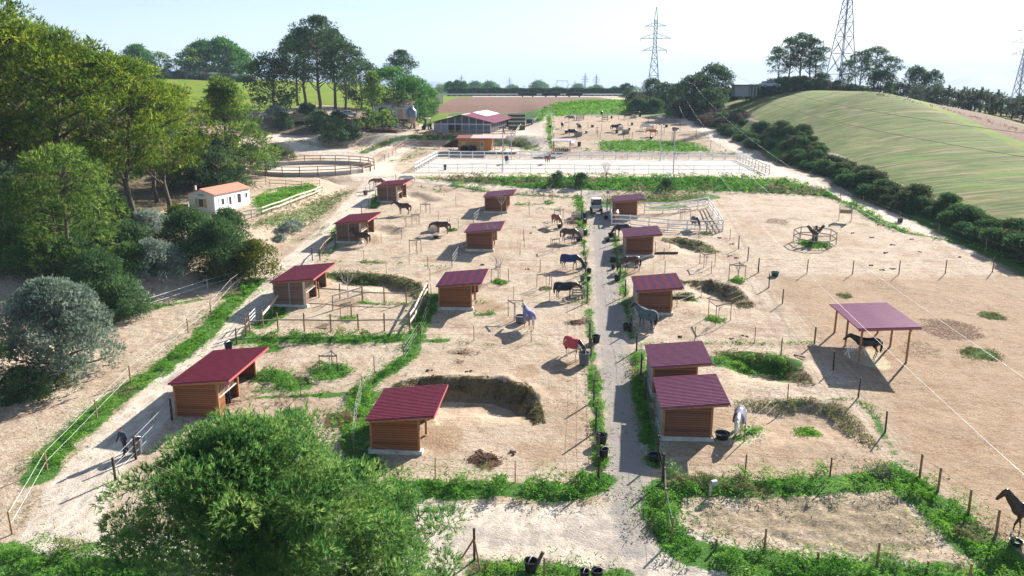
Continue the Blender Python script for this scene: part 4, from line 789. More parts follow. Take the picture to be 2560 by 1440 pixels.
# ---------------------------------------------------------------- saplings in stake frames
def guard(px, py, label, r=.75, h=1.35, tree=1.8, boards_=2, white=0, stake='rust'):
    p = G(px, py); rz = random.uniform(0, 2); t = thing('tree_guard', label, 'tree guard', tuple(p), rz, 'stake frames around young trees')
    Q = [Vector((r * math.cos(a), r * math.sin(a), 0)) for a in (0.3, 2.4, 4.5)]
    for q in Q: MB().tube([q - Vector((0, 0, .2)), q + Vector((random.uniform(-.04, .04), 0, h))], .035, 6).build('stake', M['rust' if random.random() < .5 else 'wood'], t)
    for i in range(3):
        if i < boards_: MB().bar(Q[i] + Vector((0, 0, h - .12)), Q[(i + 1) % 3] + Vector((0, 0, h - .12)), .03, .12).build('board', M['palewood' if i < white else 'greywood'], t)
        else: MB().bar(Q[i] + Vector((0, 0, h - .08)), Q[(i + 1) % 3] + Vector((0, 0, h - .08)), .012).build('wire', M['wire'], t)
    if tree:
        s = thing('bare_sapling', 'young tree in the ' + label[label.find('stake frame'):] if 'stake frame' in label else 'leafless young tree', 'tree', tuple(p), 0, 'leafless young trees in the paddocks')
        MB().tube([(0, 0, -.1), (.03, 0, tree * .5), (0, .03, tree * .62)], [.03, .025, .02], 5).build('trunk', M['palebark'], s)
        b = MB()
        for k in range(8):
            a = random.uniform(0, 6.28); z = tree * random.uniform(.45, .62); l = tree * random.uniform(.25, .45); e = Vector((math.cos(a) * l * .5, math.sin(a) * l * .5, z + l * .85)); m_ = Vector((0, 0, z)).lerp(e, .5) + Vector((0, 0, -.06)); b.tube([(0, 0, z), m_, e], [.014, .011, .005], 4)
            for j in range(2): a2 = random.uniform(0, 6.28); b.tube([m_, m_ + Vector((math.cos(a2) * .18, math.sin(a2) * .18, l * .4))], [.008, .003], 3)
        b.build('branches', M['palebark'], s)
guard(825, 925, 'stake frame on the round grass patch beside the nearest left shelter', boards_=3, white=1)
guard(870, 795, 'stake frame in the middle of the wood railed corral', r=.6, h=1.4)
guard(1040, 632, 'stake frame with rusty stakes between left and middle shelters', r=.75, h=1.5, boards_=1)
guard(1064, 532, 'stake frame near the dark horse in the upper left paddock', white=1)
guard(1042, 560, 'stake frame with pale board beside the upper left bare tree', r=.6, white=1, tree=2.4)
guard(1130, 572, 'stake frame just right of the eating dark horse', r=.8, boards_=1, tree=0)
guard(1250, 702, 'stake frame on a tuft right of the red and purple roof', r=1.0, tree=2.8, boards_=1)
guard(1365, 718, 'stake frame between the tufts above the black rugged horse', boards_=1, r=.9)
guard(1288, 795, 'stake frame beside the lilac rugged horse', boards_=2, white=1, h=1.6)
guard(1795, 802, 'stake frame with slanting prop near the small green tuft', r=1.1, h=1.7, white=1)
guard(1843, 700, 'stake frame on the bright green tuft right of the curved bank', r=.9, h=1.7, boards_=3, white=1)
guard(1765, 665, 'stake frame with two boards in the bay horse paddock', r=.95, h=1.5, tree=1.4)
guard(1765, 583, 'stake frame just below the white corral', r=.9, h=1.5, boards_=1, tree=1.5)
guard(1710, 553, 'stake frame inside the white corral', r=.8, h=1.7, white=1, tree=2.2)
guard(1373, 503, 'stake frame in the uppermost middle paddock', r=.8, h=1.4, white=1, tree=3.0)
guard(1398, 548, 'stake frame behind the chestnut horse', r=.7, h=1.3, white=1, tree=2.0)
guard(1385, 625, 'stake frame below the brown grazing horse', r=.6, h=1.4, white=1, tree=0)
def bare_tree(px, py, h, label, n=6, spread=.6, r=.07, m='palebark'):
    p = G(px, py); t = thing('bare_tree', label, 'tree', tuple(p)); MB().tube([(0, 0, -.2), (.02, 0, h * .3), (0, .03, h * .5)], [r, r * .8, r * .65], 7).build('trunk', M[m], t)
    b = MB()
    for k in range(n):
        a = 6.28 * k / n + random.uniform(-.3, .3); e = Vector((math.cos(a) * h * spread * .45, math.sin(a) * h * spread * .45, h * random.uniform(.8, 1.05))); q = Vector((e.x * .5, e.y * .5, h * .66)); b.tube([(0, 0, h * .48), q, e], [r * .55, r * .35, r * .12], 5)
        for j in range(5):
            f = random.uniform(.3, .95); o = q.lerp(e, f); a2 = random.uniform(0, 6.28); l = h * .16; b.tube([o, o + Vector((math.cos(a2) * l, math.sin(a2) * l, l * random.uniform(.3, 1.2)))], [r * .16, r * .05], 3)
    b.build('branches', M[m], t)
bare_tree(720, 1052, 1.9, 'bare forked tree peeking over the big pine', 3, .8, .05, 'bark')
bare_tree(752, 990, 1.5, 'small bare tree in the grass behind the nearest left shelter', 5, .9, .035, 'bark')
bare_tree(1245, 700, 2.6, 'bare tree right of the red and purple roof', 4, .6, .06)
bare_tree(1232, 625, 3.0, 'pale bare tree before the plum roofed middle shelter', 8, .6, .04)
bare_tree(1254, 540, 3.0, 'pale bare tree against the farthest middle shelter', 9, .55, .04)
bare_tree(870, 745, 2.6, 'pale bare tree behind the corral rail', 9, .7, .04)
bare_tree(1515, 470, 4.5, 'bare tree at the upper end of the lane', 7, .4, .06, 'bark')
bare_tree(1446, 320, 4.0, 'bare tree in the far paddocks near the grey horse', 8, .7, .06)
bare_tree(1546, 300, 4.0, 'bare tree standing among the far posts', 8, .7, .06)

# ---------------------------------------------------------------- buckets, barrels, crates, troughs
def bucket(px, py, label, r=.28, h=.5, m='black', water=True, cat='bucket'):
    p = G(px, py); t = thing('bucket', label, cat, tuple(p), random.uniform(0, 3)); MB().lathe([(0, .02), (r * .78, 0), (r * .8, .02), (r, h), (r * 1.08, h), (r * 1.08, h + .035), (r * .95, h + .035), (r * .93, h), (r * .74, .06), (0, .06)], 18).build('tub', M[m], t, smooth=False)
    if water: MB().lathe([(0, h * .55), (r * .84, h * .55)], 18).build('water', M['water'], t)
    hd = MB(); pts = [(r * math.cos(a), 0, h + .02 + r * .5 * math.sin(a)) for a in np.linspace(0, math.pi, 9)]; hd.tube(pts, .012, 4); hd.build('handle', M['galv'], t)
for a in [(1490, 856, 'black bucket standing at the left of the lane below the red rugged horse', .33, .55), (1503, 1110, 'black water tub at the lane, the upper of two by the fence corner', .36, .6), (1509, 1146, 'black bucket at the lane, the lower of two by the fence corner', .28, .6),
          (1472, 684, 'black bucket beside the blue rugged horse', .26, .5), (1461, 668, 'dark tub under the head of the blue rugged horse', .35, .5, 'greyplastic'), (1456, 702, 'grey bucket on the paddock side of the lane fence', .24, .42, 'greyplastic'),
          (1471, 703, 'black bucket just across the wire from the grey bucket', .22, .4), (1462, 560, 'black bucket on the lane side near the upper crate', .28, .55), (1463, 588, 'black bucket beside the brown grazing horse', .28, .55), (1460, 545, 'black tub at the top of the lane fence', .3, .6),
          (1399, 570, 'black feed tub at the muzzle of the chestnut horse', .3, .4), (1446, 604, 'dark feed tub at the muzzle of the brown grazing horse', .3, .45), (1532, 655, 'black tub right of the lane near the maroon rug', .32, .5), (1533, 672, 'small dark bucket below the maroon rug', .22, .4),
          (1543, 702, 'black bucket in the grass right of the lane', .33, .55), (1569, 826, 'black tub beside the grey green rugged horse', .42, .55), (1519, 605, 'small black bucket standing on the lane', .24, .35), (1528, 592, 'dark tub under the head of the black grazing horse', .4, .4),
          (1090, 596, 'black bowl on the sand below the eating dark horse', .35, .28), (1805, 1096, 'black tub beside the white horse in the plaid rug', .45, .35), (914, 487, 'black sack bucket hung beside the lane fence', .35, .6), (344, 1134, 'grey barrel behind the walking person', .33, .9, 'greyplastic'),
          (572, 872, 'black pot in the weeds behind the nearest left shelter', .33, .45), (1637, 1152, 'black tub in the shade at the right of the lane', .4, .4), (1937, 690, 'dark green tub at the corner of the big right paddock', .4, .4, 'green'), (1327, 1428, 'large black basket tub at the bottom edge', .31, .55),
          (1461, 1447, 'left of two black pots cut by the bottom edge', .22, .4), (1492, 1450, 'right of two black pots cut by the bottom edge', .26, .5), (2540, 1362, 'dark bowl on the ground before the horse at the right edge', .3, .2), (1113, 425, 'black can in front of the near arena rail', .25, .9),
          (1460, 912, 'tall grey barrel the red rugged horse drinks from', .42, .95, 'greyplastic'), (1515, 548, 'dark tub in the shade right of the utility buggy', .3, .4), (2250, 556, 'small dark feeder box hung on the track fence', .35, .5),
          (1666, 318, 'black box on a stake in the far paddocks', .4, .6), (1415, 334, 'black pot in the far left paddock', .35, .7), (1375, 320, 'black tub outside the far paddock fence', .4, .6), (1466, 333, 'small black pot near the far grey crate', .3, .5), (1542, 333, 'dark pot left of the far plastic crates', .35, .6),
          (1573, 326, 'small black pot right of the far plastic crates', .3, .5), (1690, 326, 'dark tub at the right end of the far paddocks', .4, .6), (1481, 318, 'dark bowl in the middle of the far paddocks', .4, .5), (1580, 313, 'dark pot above the white far horse', .3, .6), (1448, 366, 'black hanging net near the feed shelter', .4, .9),
          (1628, 347, 'dark lump tub by the green strip', .35, .4), (1600, 292, 'black pot beyond the far dark horses', .35, .7), (1529, 296, 'black pot near the tall far crate', .3, .6)]:
    bucket(a[0], a[1], a[2], *a[3:])
def crate(px, py, label, s=(1.1, .9, .9), m='palewood', hay=True, rz=0, solid=False):
    p = G(px, py); t = thing('hay_crate', label, 'hay crate', tuple(p), rz, 'hay crates in the paddocks'); X_, Y_, Z_ = s
    for x in (-1, 1):
        for y in (-1, 1): MB().box((x * X_ / 2, y * Y_ / 2, Z_ / 2), (.08, .08, Z_)).build('corner_post', M[m], t)
    for z in ((.25, .55, .85) if not solid else (.12, .3, .48, .66, .84)):
        b = MB()
        for y in (-1, 1): b.box((0, y * (Y_ / 2 + .02), z * Z_), (X_ + .1, .03, .13 if not solid else .16 * Z_))
        for x in (-1, 1): b.box((x * (X_ / 2 + .02), 0, z * Z_), (.03, Y_ - .04, .12 if not solid else .15 * Z_))
        b.build('slat', M[m], t)
    if hay:
        b = MB(); n = 7
        vs = [(X_ * .45 * (i / 3 - 1), Y_ * .45 * (j / 3 - 1), Z_ * (.55 + .15 * random.random())) for i in range(n) for j in range(n)]
        b.add(vs, [(i * n + j, (i + 1) * n + j, (i + 1) * n + j + 1, i * n + j + 1) for i in range(n - 1) for j in range(n - 1)]); b.build('hay', M['hay'], t)
for a in [(1440, 545, 'slatted hay crate by the lane fence, the upper of two near the chestnut horse'), (1444, 590, 'slatted hay crate behind the brown grazing horse'), (1446, 740, 'weathered hay crate the black rugged horse eats from', (1.1, 1.0, .85), 'greywood'),
          (1579, 638, 'grey wooden crate against the plum roofed right shelter', (1.3, .7, .9), 'greywood'), (1084, 578, 'low stone coloured hay ring the eating dark horse bends over', (1.3, 1.0, .7), 'palewood', True, .2, True), (1446, 340, 'grey crate beside the far dark rugged horse', (1.5, .9, 1.0), 'greywood', True, 0, True),
          (1549, 325, 'light grey plastic box in front of the far black horse', (1.5, 1.0, .9), 'galv', False, 0, True), (1564, 334, 'brown box right of the light grey far box', (1.4, 1.0, 1.0), 'greywood', False, 0, True), (1512, 302, 'tall slatted far crate with a white board', (1.5, 1.0, 1.5), 'greywood', True),
          (1625, 323, 'far crate behind the white and chestnut horses', (1.5, 1.0, 1.0), 'greywood', True), (1584, 296, 'far crate at the muzzle of the dark brown horse', (1.4, 1.0, .8), 'greywood', True), (1450, 300, 'far slatted crate right of the grey horse', (2.0, 1.2, 1.3), 'greywood', True)]: crate(*a)
t_ = G(2138, 890); t = thing('hay_rack', 'white metal hay rack under the open canopy', 'hay rack', tuple(t_), .2)
for x in (-.7, .7): MB().bar((x, -.35, 0), (x, .35, 1.0), .05).build('frame', M['white'], t); MB().bar((x, .35, 0), (x, -.35, 1.0), .05).build('frame', M['white'], t)
b = MB()
for i in range(9): b.bar((-.65 + i * .16, -.05, .4), (-.65 + i * .16, -.4, 1.05), .02); b.bar((-.65 + i * .16, .05, .4), (-.65 + i * .16, .4, 1.05), .02)
b.build('bars', M['white'], t)
# big round tub near the lilac rugged horse
p = G(1303, 806); t = thing('water_trough', 'wide round grey trough with water beside the lilac rugged horse', 'trough', tuple(p)); MB().lathe([(0, .02), (.46, 0), (.5, .5), (.56, .62), (.46, .62), (.44, .1), (0, .1)], 20).build('basin', M['greyplastic'], t); MB().lathe([(0, .5), (.45, .5)], 20).build('water', M['water'], t)
# metal hay rack on legs
def rack():
    p = G(2112, 552); t = thing('hay_rack', 'grey metal hay rack on four tall legs in the upper right paddock', 'hay rack', tuple(p), -.35)
    for x in (-.75, .75):
        for y in (-.4, .4): MB().tube([(x, y, -.1), (x, y, 2.0)], .035, 6).build('leg', M['galv'], t)
    for x in (-.75, .75): MB().prism([(x, -.55, 1.0), (x, .55, 1.0), (x, .6, 1.9), (x, -.6, 1.9)], (.05, 0, 0)).build('end_plate', M['galv'], t)
    b = MB()
    for y in (-1, 1):
        for i in range(10): b.bar((-.7 + i * .155, y * .15, .95), (-.7 + i * .155, y * .55, 1.85), .02)
    b.build('bars', M['galv'], t); b = MB().box((0, 0, 1.25), (1.3, .6, .5)); b.build('hay', M['hay'], t)
rack()
# old tree stump inside an octagonal rail fence
def stump():
    p = G(2036, 607); t = thing('octagonal_fence', 'octagonal wooden fence around an old tree stump', 'fence', tuple(p)); R = 2.35; P = []
    for i in range(8): a = math.pi / 8 + i * math.pi / 4; x, y = R * math.cos(a), R * math.sin(a); P.append(Vector((x, y, tz(p.x + x, p.y + y) - p.z)))
    for q in P: MB().tube([q - Vector((0, 0, .2)), q + Vector((0, 0, 1.45))], .045, 6).build('post', M['greywood'], t)
    for z in (1.35, .7):
        b = MB()
        for i in range(8): b.bar(P[i] + Vector((0, 0, z)), P[(i + 1) % 8] + Vector((0, 0, z)), .04, .12)
        b.build('rail', M['greywood'], t)
    s = thing('tree_stump', 'lopped old tree trunk with thick cut arms inside the octagonal fence', 'tree stump', tuple(p)); MB().tube([(0, 0, -.2), (0, 0, .5), (.02, 0, 1.0), (0, .02, 1.35)], [.42, .33, .34, .42], 12).build('trunk', M['bark'], s, smooth=True)
    for e in ((-.9, .1, 2.0), (.95, 0, 2.05), (.3, .5, 1.9), (-.3, -.4, 1.8), (.55, -.3, 1.75)): MB().tube([(e[0] * .1, e[1] * .1, 1.1), (e[0] * .6, e[1] * .6, e[2] * .78), e], [.24, .19, .17], 9).build('limb', M['bark'], s, smooth=True)
stump()
# ground piles of manure
def pile(px, py, rx, ry, h, label, m='manure'):
    p = G(px, py)
    if rx < 2:
        N = int(420 * rx * ry); a = RNG.uniform(0, 6.283, N); r = np.sqrt(RNG.uniform(0, 1, N)) * RNG.uniform(.5, 1.15, N); x = rx * r * np.cos(a); y = ry * r * np.sin(a)
        z = T(x + p.x, y + p.y) - p.z + RNG.uniform(0, 1, N) * np.maximum(.03, h * (1 - r)); o = soup('dung_pile', leaves(np.stack([x, y, z], 1), .075, .3, 1.3), 4, M[m], None, tuple(p)); return tag(o, label, 'manure', kind='stuff')
    t = thing('dung_pile', label, 'manure', tuple(p)); b = MB(); n, k = 20, 7; vs = [(0, 0, h)]
    for i in range(1, k + 1):
        for j in range(n):
            a = 6.28 * j / n; r = i / k * (1 + .16 * math.sin(a * 3 + i)) ; vs.append((rx * r * math.cos(a), ry * r * math.sin(a), h * (1 - (i / k) ** 1.6) * random.uniform(.6, 1.3) - .03 * (i == k)))
    fs = [(0, 1 + j, 1 + (j + 1) % n) for j in range(n)] + [(1 + i * n + j, 1 + (i + 1) * n + j, 1 + (i + 1) * n + (j + 1) % n, 1 + i * n + (j + 1) % n) for i in range(k - 1) for j in range(n)]
    b.add(vs, fs).build('heap', M[m], t, smooth=False)
pile(1212, 1150, 1.3, .9, .22, 'dark manure heap before the nearest middle shelter'); pile(1437, 808, 1.0, .8, .25, 'manure heap below the black rugged horse', 'manure'); pile(1435, 558, 1.5, 1.0, .3, 'manure heap left of the upper hay crate', 'manure')
pile(852, 1050, .9, .7, .16, 'dark droppings beside the nearest left paddock wire', 'manure'); pile(1152, 882, 1.0, .5, .12, 'straw droppings in the red earth paddock', 'hay'); pile(752, 302, 5.0, 3.0, 2.2, 'orange brown heap of straw manure below the pines', 'hay')
pile(950, 325, 5.5, 2.5, 1.2, 'grey brown earth heap beside the silo', 'manure'); pile(1140, 366, 3.0, 1.5, 1.2, 'dark rubble heap left of the orange cabin', 'darkmanure')
for i, (a, b_) in enumerate([(1200, 1130), (1280, 1133), (1073, 927), (1172, 929), (1150, 885), (2230, 612), (2133, 583), (2180, 594), (2214, 632), (2176, 663), (2205, 675), (2232, 672), (2301, 630), (2278, 598), (2400, 643), (2197, 562), (2225, 567), (2233, 568), (1190, 560), (1335, 568), (1350, 575), (1365, 582), (1330, 583), (1100, 597), (1205, 662), (1245, 668), (1318, 673), (1800, 595), (1830, 610), (1840, 645), (1825, 640), (1700, 842), (1830, 848), (1845, 855), (1860, 840)]):
    p = G(a, b_); b = MB(); t = None
    for k in range(6): b.lathe([(0, .10), (.08, .07), (.10, .03), (.08, 0)], 7, (random.uniform(-.22, .22), random.uniform(-.16, .16), -.01))
    o = b.build('droppings', M['manure'], None, True, tuple(p)); tag(o, 'small brown pile of horse droppings lying on the sand', 'droppings', 'small droppings scattered on the sand')
# ---------------------------------------------------------------- living things: one continuous skin grown from limb segments
def blob(b, a, c, ra, rc, n=12, k=4, flat=1.0):
    """rounded tapered limb segment; flat < 1 narrows it sideways (Y)"""
    a = Vector(a); c = Vector(c); d = (c - a); L = d.length; d = d / L if L > 1e-6 else Vector((0, 0, 1))
    u = Vector((0, 1, 0)) if abs(d.y) < .9 else Vector((1, 0, 0)); r = d.cross(u).normalized(); w = d.cross(r)
    rings = []
    for i in range(k + 1): t = math.pi / 2 * (1 - i / k); rings.append((a - d * ra * math.sin(t), ra * math.cos(t)))
    for i in range(k + 1): t = math.pi / 2 * i / k; rings.append((c + d * rc * math.sin(t), rc * math.cos(t)))
    base = len(b.v)
    for p, q in rings:
        for j in range(n):
            t = 2 * math.pi * j / n; o = r * math.cos(t) + w * math.sin(t); v = p + o * max(q, 1e-4); 
            if flat != 1: v.y = p.y + (v.y - p.y) * flat
            b.v.append(tuple(v))
    m = len(rings)
    for i in range(m - 1):
        for j in range(n): j2 = (j + 1) % n; b.f.append((base + i * n + j, base + i * n + j2, base + (i + 1) * n + j2, base + (i + 1) * n + j))
    b.f.append(tuple(base + j for j in range(n))[::-1]); b.f.append(tuple(base + (m - 1) * n + j for j in range(n)))
def organic(name, segs, voxel=.03, smooth=6, m=None):
    b = MB()
    for s in segs: blob(b, *s[:4], flat=s[4] if len(s) > 4 else 1.0)
    me = b.mesh(name + '_base', None); o = link(name + '_base', me)
    bm = bmesh.new(); bm.from_mesh(me); bmesh.ops.recalc_face_normals(bm, faces=bm.faces); bm.to_mesh(me); bm.free()
    r = o.modifiers.new('r', 'REMESH'); r.mode = 'VOXEL'; r.voxel_size = voxel; q = o.modifiers.new('s', 'SMOOTH'); q.iterations = smooth; q.factor = .5
    dg = bpy.context.evaluated_depsgraph_get(); out = bpy.data.meshes.new_from_object(o.evaluated_get(dg)); out.name = name
    bpy.data.objects.remove(o); bpy.data.meshes.remove(me); out.polygons.foreach_set('use_smooth', [True] * len(out.polygons)); out.materials.clear()
    if m: out.materials.append(m)
    return out
HEADS = {  # neck middle, poll, cheek, muzzle (x, z)
    'up': ((.94, 1.66), (1.12, 2.00), (1.21, 1.90), (1.47, 1.55)), 'level': ((1.05, 1.50), (1.34, 1.68), (1.46, 1.58), (1.76, 1.30)),
    'mid': ((1.10, 1.30), (1.42, 1.22), (1.52, 1.08), (1.66, .74)), 'graze': ((1.10, 1.02), (1.38, .66), (1.45, .52), (1.52, .12))}
def horse_mesh(pose, step=0):
    s = [((-.62, 0, 1.22), (-.35, 0, 1.24), .33, .35, .86), ((-.35, 0, 1.22), (.15, 0, 1.16), .35, .36, .86), ((.15, 0, 1.17), (.52, 0, 1.18), .355, .33, .80), ((.40, 0, 1.40), (.15, 0, 1.34), .16, .2, .8), ((-.4, 0, 1.36), (-.55, 0, 1.34), .2, .2, .9), ((-.75, 0, 1.15), (-.6, 0, 1.1), .2, .2)]
    n, p, c, z = HEADS[pose]; B = (.60, 1.25)
    s += [((B[0], 0, B[1] + .05), (n[0], 0, n[1]), .30, .20, .64), ((n[0], 0, n[1]), (p[0] - .03, 0, p[1] - .03), .20, .14, .68), ((p[0], 0, p[1]), (c[0], 0, c[1]), .13, .145, .74), ((c[0], 0, c[1]), (z[0], 0, z[1]), .135, .08, .78)]
    for y in (-1, 1):
        e = Vector((p[0], y * .065, p[1])); dirn = Vector((p[0] - n[0], 0, p[1] - n[1])).normalized(); s.append((tuple(e), tuple(e + dirn * .15 + Vector((0, y * .02, .03))), .035, .012))
        f = step * y * .16; h = -step * y * .16; Y_ = y * .17
        s += [((.48, Y_, 1.12), (.50, Y_, .86), .16, .095), ((.50, Y_, .86), (.52 + f, Y_, .50), .085, .055), ((.52 + f, Y_, .50), (.50 + f * 1.3, Y_, .14), .045, .036), ((.50 + f * 1.3, Y_, .14), (.55 + f * 1.4, Y_, .045), .042, .055)]
        s += [((-.55, Y_ * .9, 1.18), (-.48 + h * .4, y * .19, .90), .25, .14), ((-.48 + h * .4, y * .19, .90), (-.70 + h, y * .18, .54), .12, .058), ((-.70 + h, y * .18, .54), (-.64 + h * 1.2, y * .18, .14), .05, .038), ((-.64 + h * 1.2, y * .18, .14), (-.58 + h * 1.3, y * .18, .045), .042, .055)]
    return organic('body', s, .034, 5)
HM = {}
def coat(name, col, leg=None, sock=0, face=None, patch=None):
    """horse coat: body colour, darker points, white socks up to a given height"""
    m = mat('coat_' + name, col, rough=.38, spec=.5); nt = m.node_tree; n = nt.nodes; L = nt.links; p = n['Principled BSDF']
    t = n.new('ShaderNodeTexCoord'); s = n.new('ShaderNodeSeparateXYZ'); L.new(t.outputs['Object'], s.inputs[0]); z = n.new('ShaderNodeTexNoise'); z.inputs['Scale'].default_value = 2.2; z.inputs['Detail'].default_value = 4; L.new(t.outputs['Object'], z.inputs[0])
    r = n.new('ShaderNodeValToRGB'); r.color_ramp.elements[0].color = (*[c * .7 for c in col], 1); r.color_ramp.elements[1].color = (*[min(1, c * 1.35) for c in col], 1); L.new(z.outputs['Fac'], r.inputs[0]); c = r.outputs[0]
    if patch:
        q = n.new('ShaderNodeTexNoise'); q.inputs['Scale'].default_value = 1.1; L.new(t.outputs['Object'], q.inputs[0]); g = n.new('ShaderNodeMath'); g.operation = 'GREATER_THAN'; g.inputs[1].default_value = .52; L.new(q.outputs['Fac'], g.inputs[0])
        x = n.new('ShaderNodeMixRGB'); L.new(g.outputs[0], x.inputs[0]); L.new(c, x.inputs[1]); x.inputs[2].default_value = (*patch, 1); c = x.outputs[0]
    if leg:
        mr = n.new('ShaderNodeMapRange'); mr.inputs['From Min'].default_value = .45; mr.inputs['From Max'].default_value = .8; L.new(s.outputs['Z'], mr.inputs['Value']); x = n.new('ShaderNodeMixRGB'); L.new(mr.outputs[0], x.inputs[0]); x.inputs[1].default_value = (*leg, 1); L.new(c, x.inputs[2]); c = x.outputs[0]
    if sock:
        g = n.new('ShaderNodeMath'); g.operation = 'LESS_THAN'; g.inputs[1].default_value = sock; L.new(s.outputs['Z'], g.inputs[0]); x = n.new('ShaderNodeMixRGB'); L.new(g.outputs[0], x.inputs[0]); L.new(c, x.inputs[1]); x.inputs[2].default_value = (.7, .68, .64, 1); c = x.outputs[0]
    L.new(c, p.inputs['Base Color']); return m
CO = dict(bay=coat('dark_bay', (.06, .028, .016), (.014, .010, .008)), baysock=coat('bay_with_sock', (.035, .017, .011), (.010, .008, .007), .22), black=coat('black', (.016, .014, .014)), brown=coat('brown', (.075, .042, .028), (.02, .014, .011)),
          chestnut=coat('chestnut', (.22, .075, .030), (.16, .055, .025), .3), copper=coat('copper', (.42, .14, .045), (.3, .10, .04)), white=coat('white', (.62, .60, .56), (.5, .48, .45)), grey=coat('iron_grey', (.13, .13, .13), (.06, .06, .06)),
          pied=coat('black_and_white', (.012, .010, .010), None, .5, patch=(.6, .58, .54)), redpied=coat('brown_and_white', (.20, .08, .04), None, .5, patch=(.65, .62, .58)), whiteleg=coat('white_with_orange_legs', (.62, .58, .55), (.45, .22, .10)))
BLK = {}
def blanket(t, col, name='rug', plaid=False, nk=0, pose='graze'):
    if col not in BLK: BLK[col] = mat('rug_cloth', col, rough=.85, var=.22, scale=2.5, bump=.3) if not plaid else boards('plaid_rug_cloth', col, tuple(min(1, c * 4 + .08) for c in col), .12)
    b = MB(); xs = [-.99, -.92, -.75, -.5, -.2, .1, .35, .55, .70]; W = [.16, .27, .335, .35, .355, .355, .345, .31, .22]; top = [1.42, 1.52, 1.58, 1.60, 1.55, 1.53, 1.57, 1.60, 1.55]; bot = [.98, .86, .80, .80, .80, .79, .82, .86, .95]
    n = 16
    for x, w, tp, bt in zip(xs, W, top, bot):
        for j in range(n + 1):
            a = math.pi * j / n; y = w * math.cos(a) * (1 + .10 * abs(math.cos(a)) ** 3); z = bt + (tp - bt) * (math.sin(a) ** .55) if 0 < j < n else bt; b.v.append((x, y, z))
    for i in range(len(xs) - 1):
        for j in range(n): b.f.append((i * (n + 1) + j, i * (n + 1) + j + 1, (i + 1) * (n + 1) + j + 1, (i + 1) * (n + 1) + j))
    b.f.append(tuple(range(n + 1)))
    o = b.build(name, BLK[col], t, True)
    if nk:
        nn, p, c, z = HEADS[pose]; e = MB(); blob(e, (.55, 0, 1.30), (nn[0], 0, nn[1]), .295, .20, flat=.66); blob(e, (nn[0], 0, nn[1]), (p[0] - .1, 0, p[1] - (.1 if pose != 'graze' else -.08)), .20, .145, flat=.7); e.build('neck_cover', BLK[col], t, True)
    return o
def horse(px, py, face, pose, ct, label, rug=None, scale=1.0, step=0, nk=0, plaid=False, maned=None, adj=(0, 0)):
    """face: heading in degrees, 0 = towards the right of the photo, 90 = away from the camera"""
    key = (pose, step)
    if key not in HM: HM[key] = horse_mesh(pose, step)
    p = G(px, py); t = thing('horse', label, 'horse', tuple(p), rad(face), 'horses kept in the paddocks'); t.scale = (scale,) * 3
    me = HM[key].copy(); me.materials.append(CO[ct]); link('body', me, t)
    hm = M['hair'] if ct not in ('white', 'whiteleg', 'chestnut', 'copper', 'redpied') else {'white': M['palewood'], 'whiteleg': M['palewood'], 'redpied': M['palewood']}.get(ct, CO[ct])
    MB().tube([(-.86, 0, 1.34), (-.98, 0, 1.22), (-1.00, 0, .9), (-.97, .02, .6), (-.95, .02, .42)], [.05, .08, .095, .08, .02], 8).build('tail', hm, t, True)
    nn, q, c, z = HEADS[pose]; b = MB(); A = Vector((.50, 0, 1.50)); Bp = Vector((nn[0] - .10, 0, nn[1] + .15)) if pose != 'graze' else Vector((nn[0] + .06, 0, nn[1] + .17)); Cc = Vector((q[0] - .03, 0, q[1] + .12)) if pose != 'graze' else Vector((q[0] + .07, 0, q[1] + .06))
    b.tube([A, (A + Bp) / 2 + Vector((0, 0, .02)), Bp, Cc], [.03, .05, .055, .03], 6)
    drop = Vector((0, .10, -.16)); b.add([A + Vector((0, .05, 0)), Bp + Vector((0, .07, 0)), Cc + Vector((0, .04, 0)), Cc + drop, Bp + drop * 1.4, A + drop], [(0, 1, 4, 5), (1, 2, 3, 4)]); b.build('mane', hm, t, True, fix=False)
    if rug: blanket(t, rug, plaid=plaid, nk=nk, pose=pose)
    return t
horse(905, 613, 172, 'up', 'baysock', 'dark bay horse with its head at the board wall of the third left shelter')
horse(1010, 536, 170, 'level', 'bay', 'dark bay horse standing alone near the farthest left shelter, facing left')
horse(1106, 585, 176, 'mid', 'bay', 'dark horse with arched neck eating from the round hay ring')
horse(1390, 566, -62, 'graze', 'chestnut', 'chestnut horse with white hind legs and head down in a tub')
horse(1422, 604, -14, 'graze', 'brown', 'shaggy brown horse grazing with its nose in a tub by the lane', step=.7, scale=1.02)
horse(1425, 672, -12, 'graze', 'black', 'black horse in a navy blue rug grazing beside the lane', rug=(.018, .045, .13), step=.8)
horse(1411, 745, 6, 'mid', 'bay', 'horse in a charcoal black rug eating from the hay crate', rug=(.022, .024, .03), step=.3)
horse(1322, 820, 108, 'level', 'whiteleg', 'white horse in a lilac grey rug seen from behind', rug=(.24, .22, .36), nk=1, scale=1.05)
horse(1434, 893, -52, 'graze', 'pied', 'black and white horse in a red rug drinking from the tall grey barrel', rug=(.48, .07, .07), step=.4)
horse(1541, 556, 75, 'mid', 'copper', 'copper coloured horse behind the left end of the white corral')
horse(1557, 592, 188, 'graze', 'black', 'black horse grazing between the white corral and a plum roofed shelter', step=.4)
horse(1738, 573, -80, 'graze', 'pied', 'black horse with painted highlight on its back standing inside the white corral', rug=(.09, .10, .115))  # grey rug shell stands for the light highlight on its back
horse(1578, 677, 190, 'graze', 'bay', 'bay horse walking with lowered head beside the lane right of the blue rugged one', step=.9)
horse(1616, 820, 128, 'level', 'black', 'black horse in a grey green rug facing the wall of a right hand shelter', rug=(.10, .14, .14), nk=1, scale=1.08)
horse(1846, 1082, -112, 'mid', 'white', 'white horse in a dark plaid rug beside the nearest right hand shelter', rug=(.05, .045, .075), plaid=True)
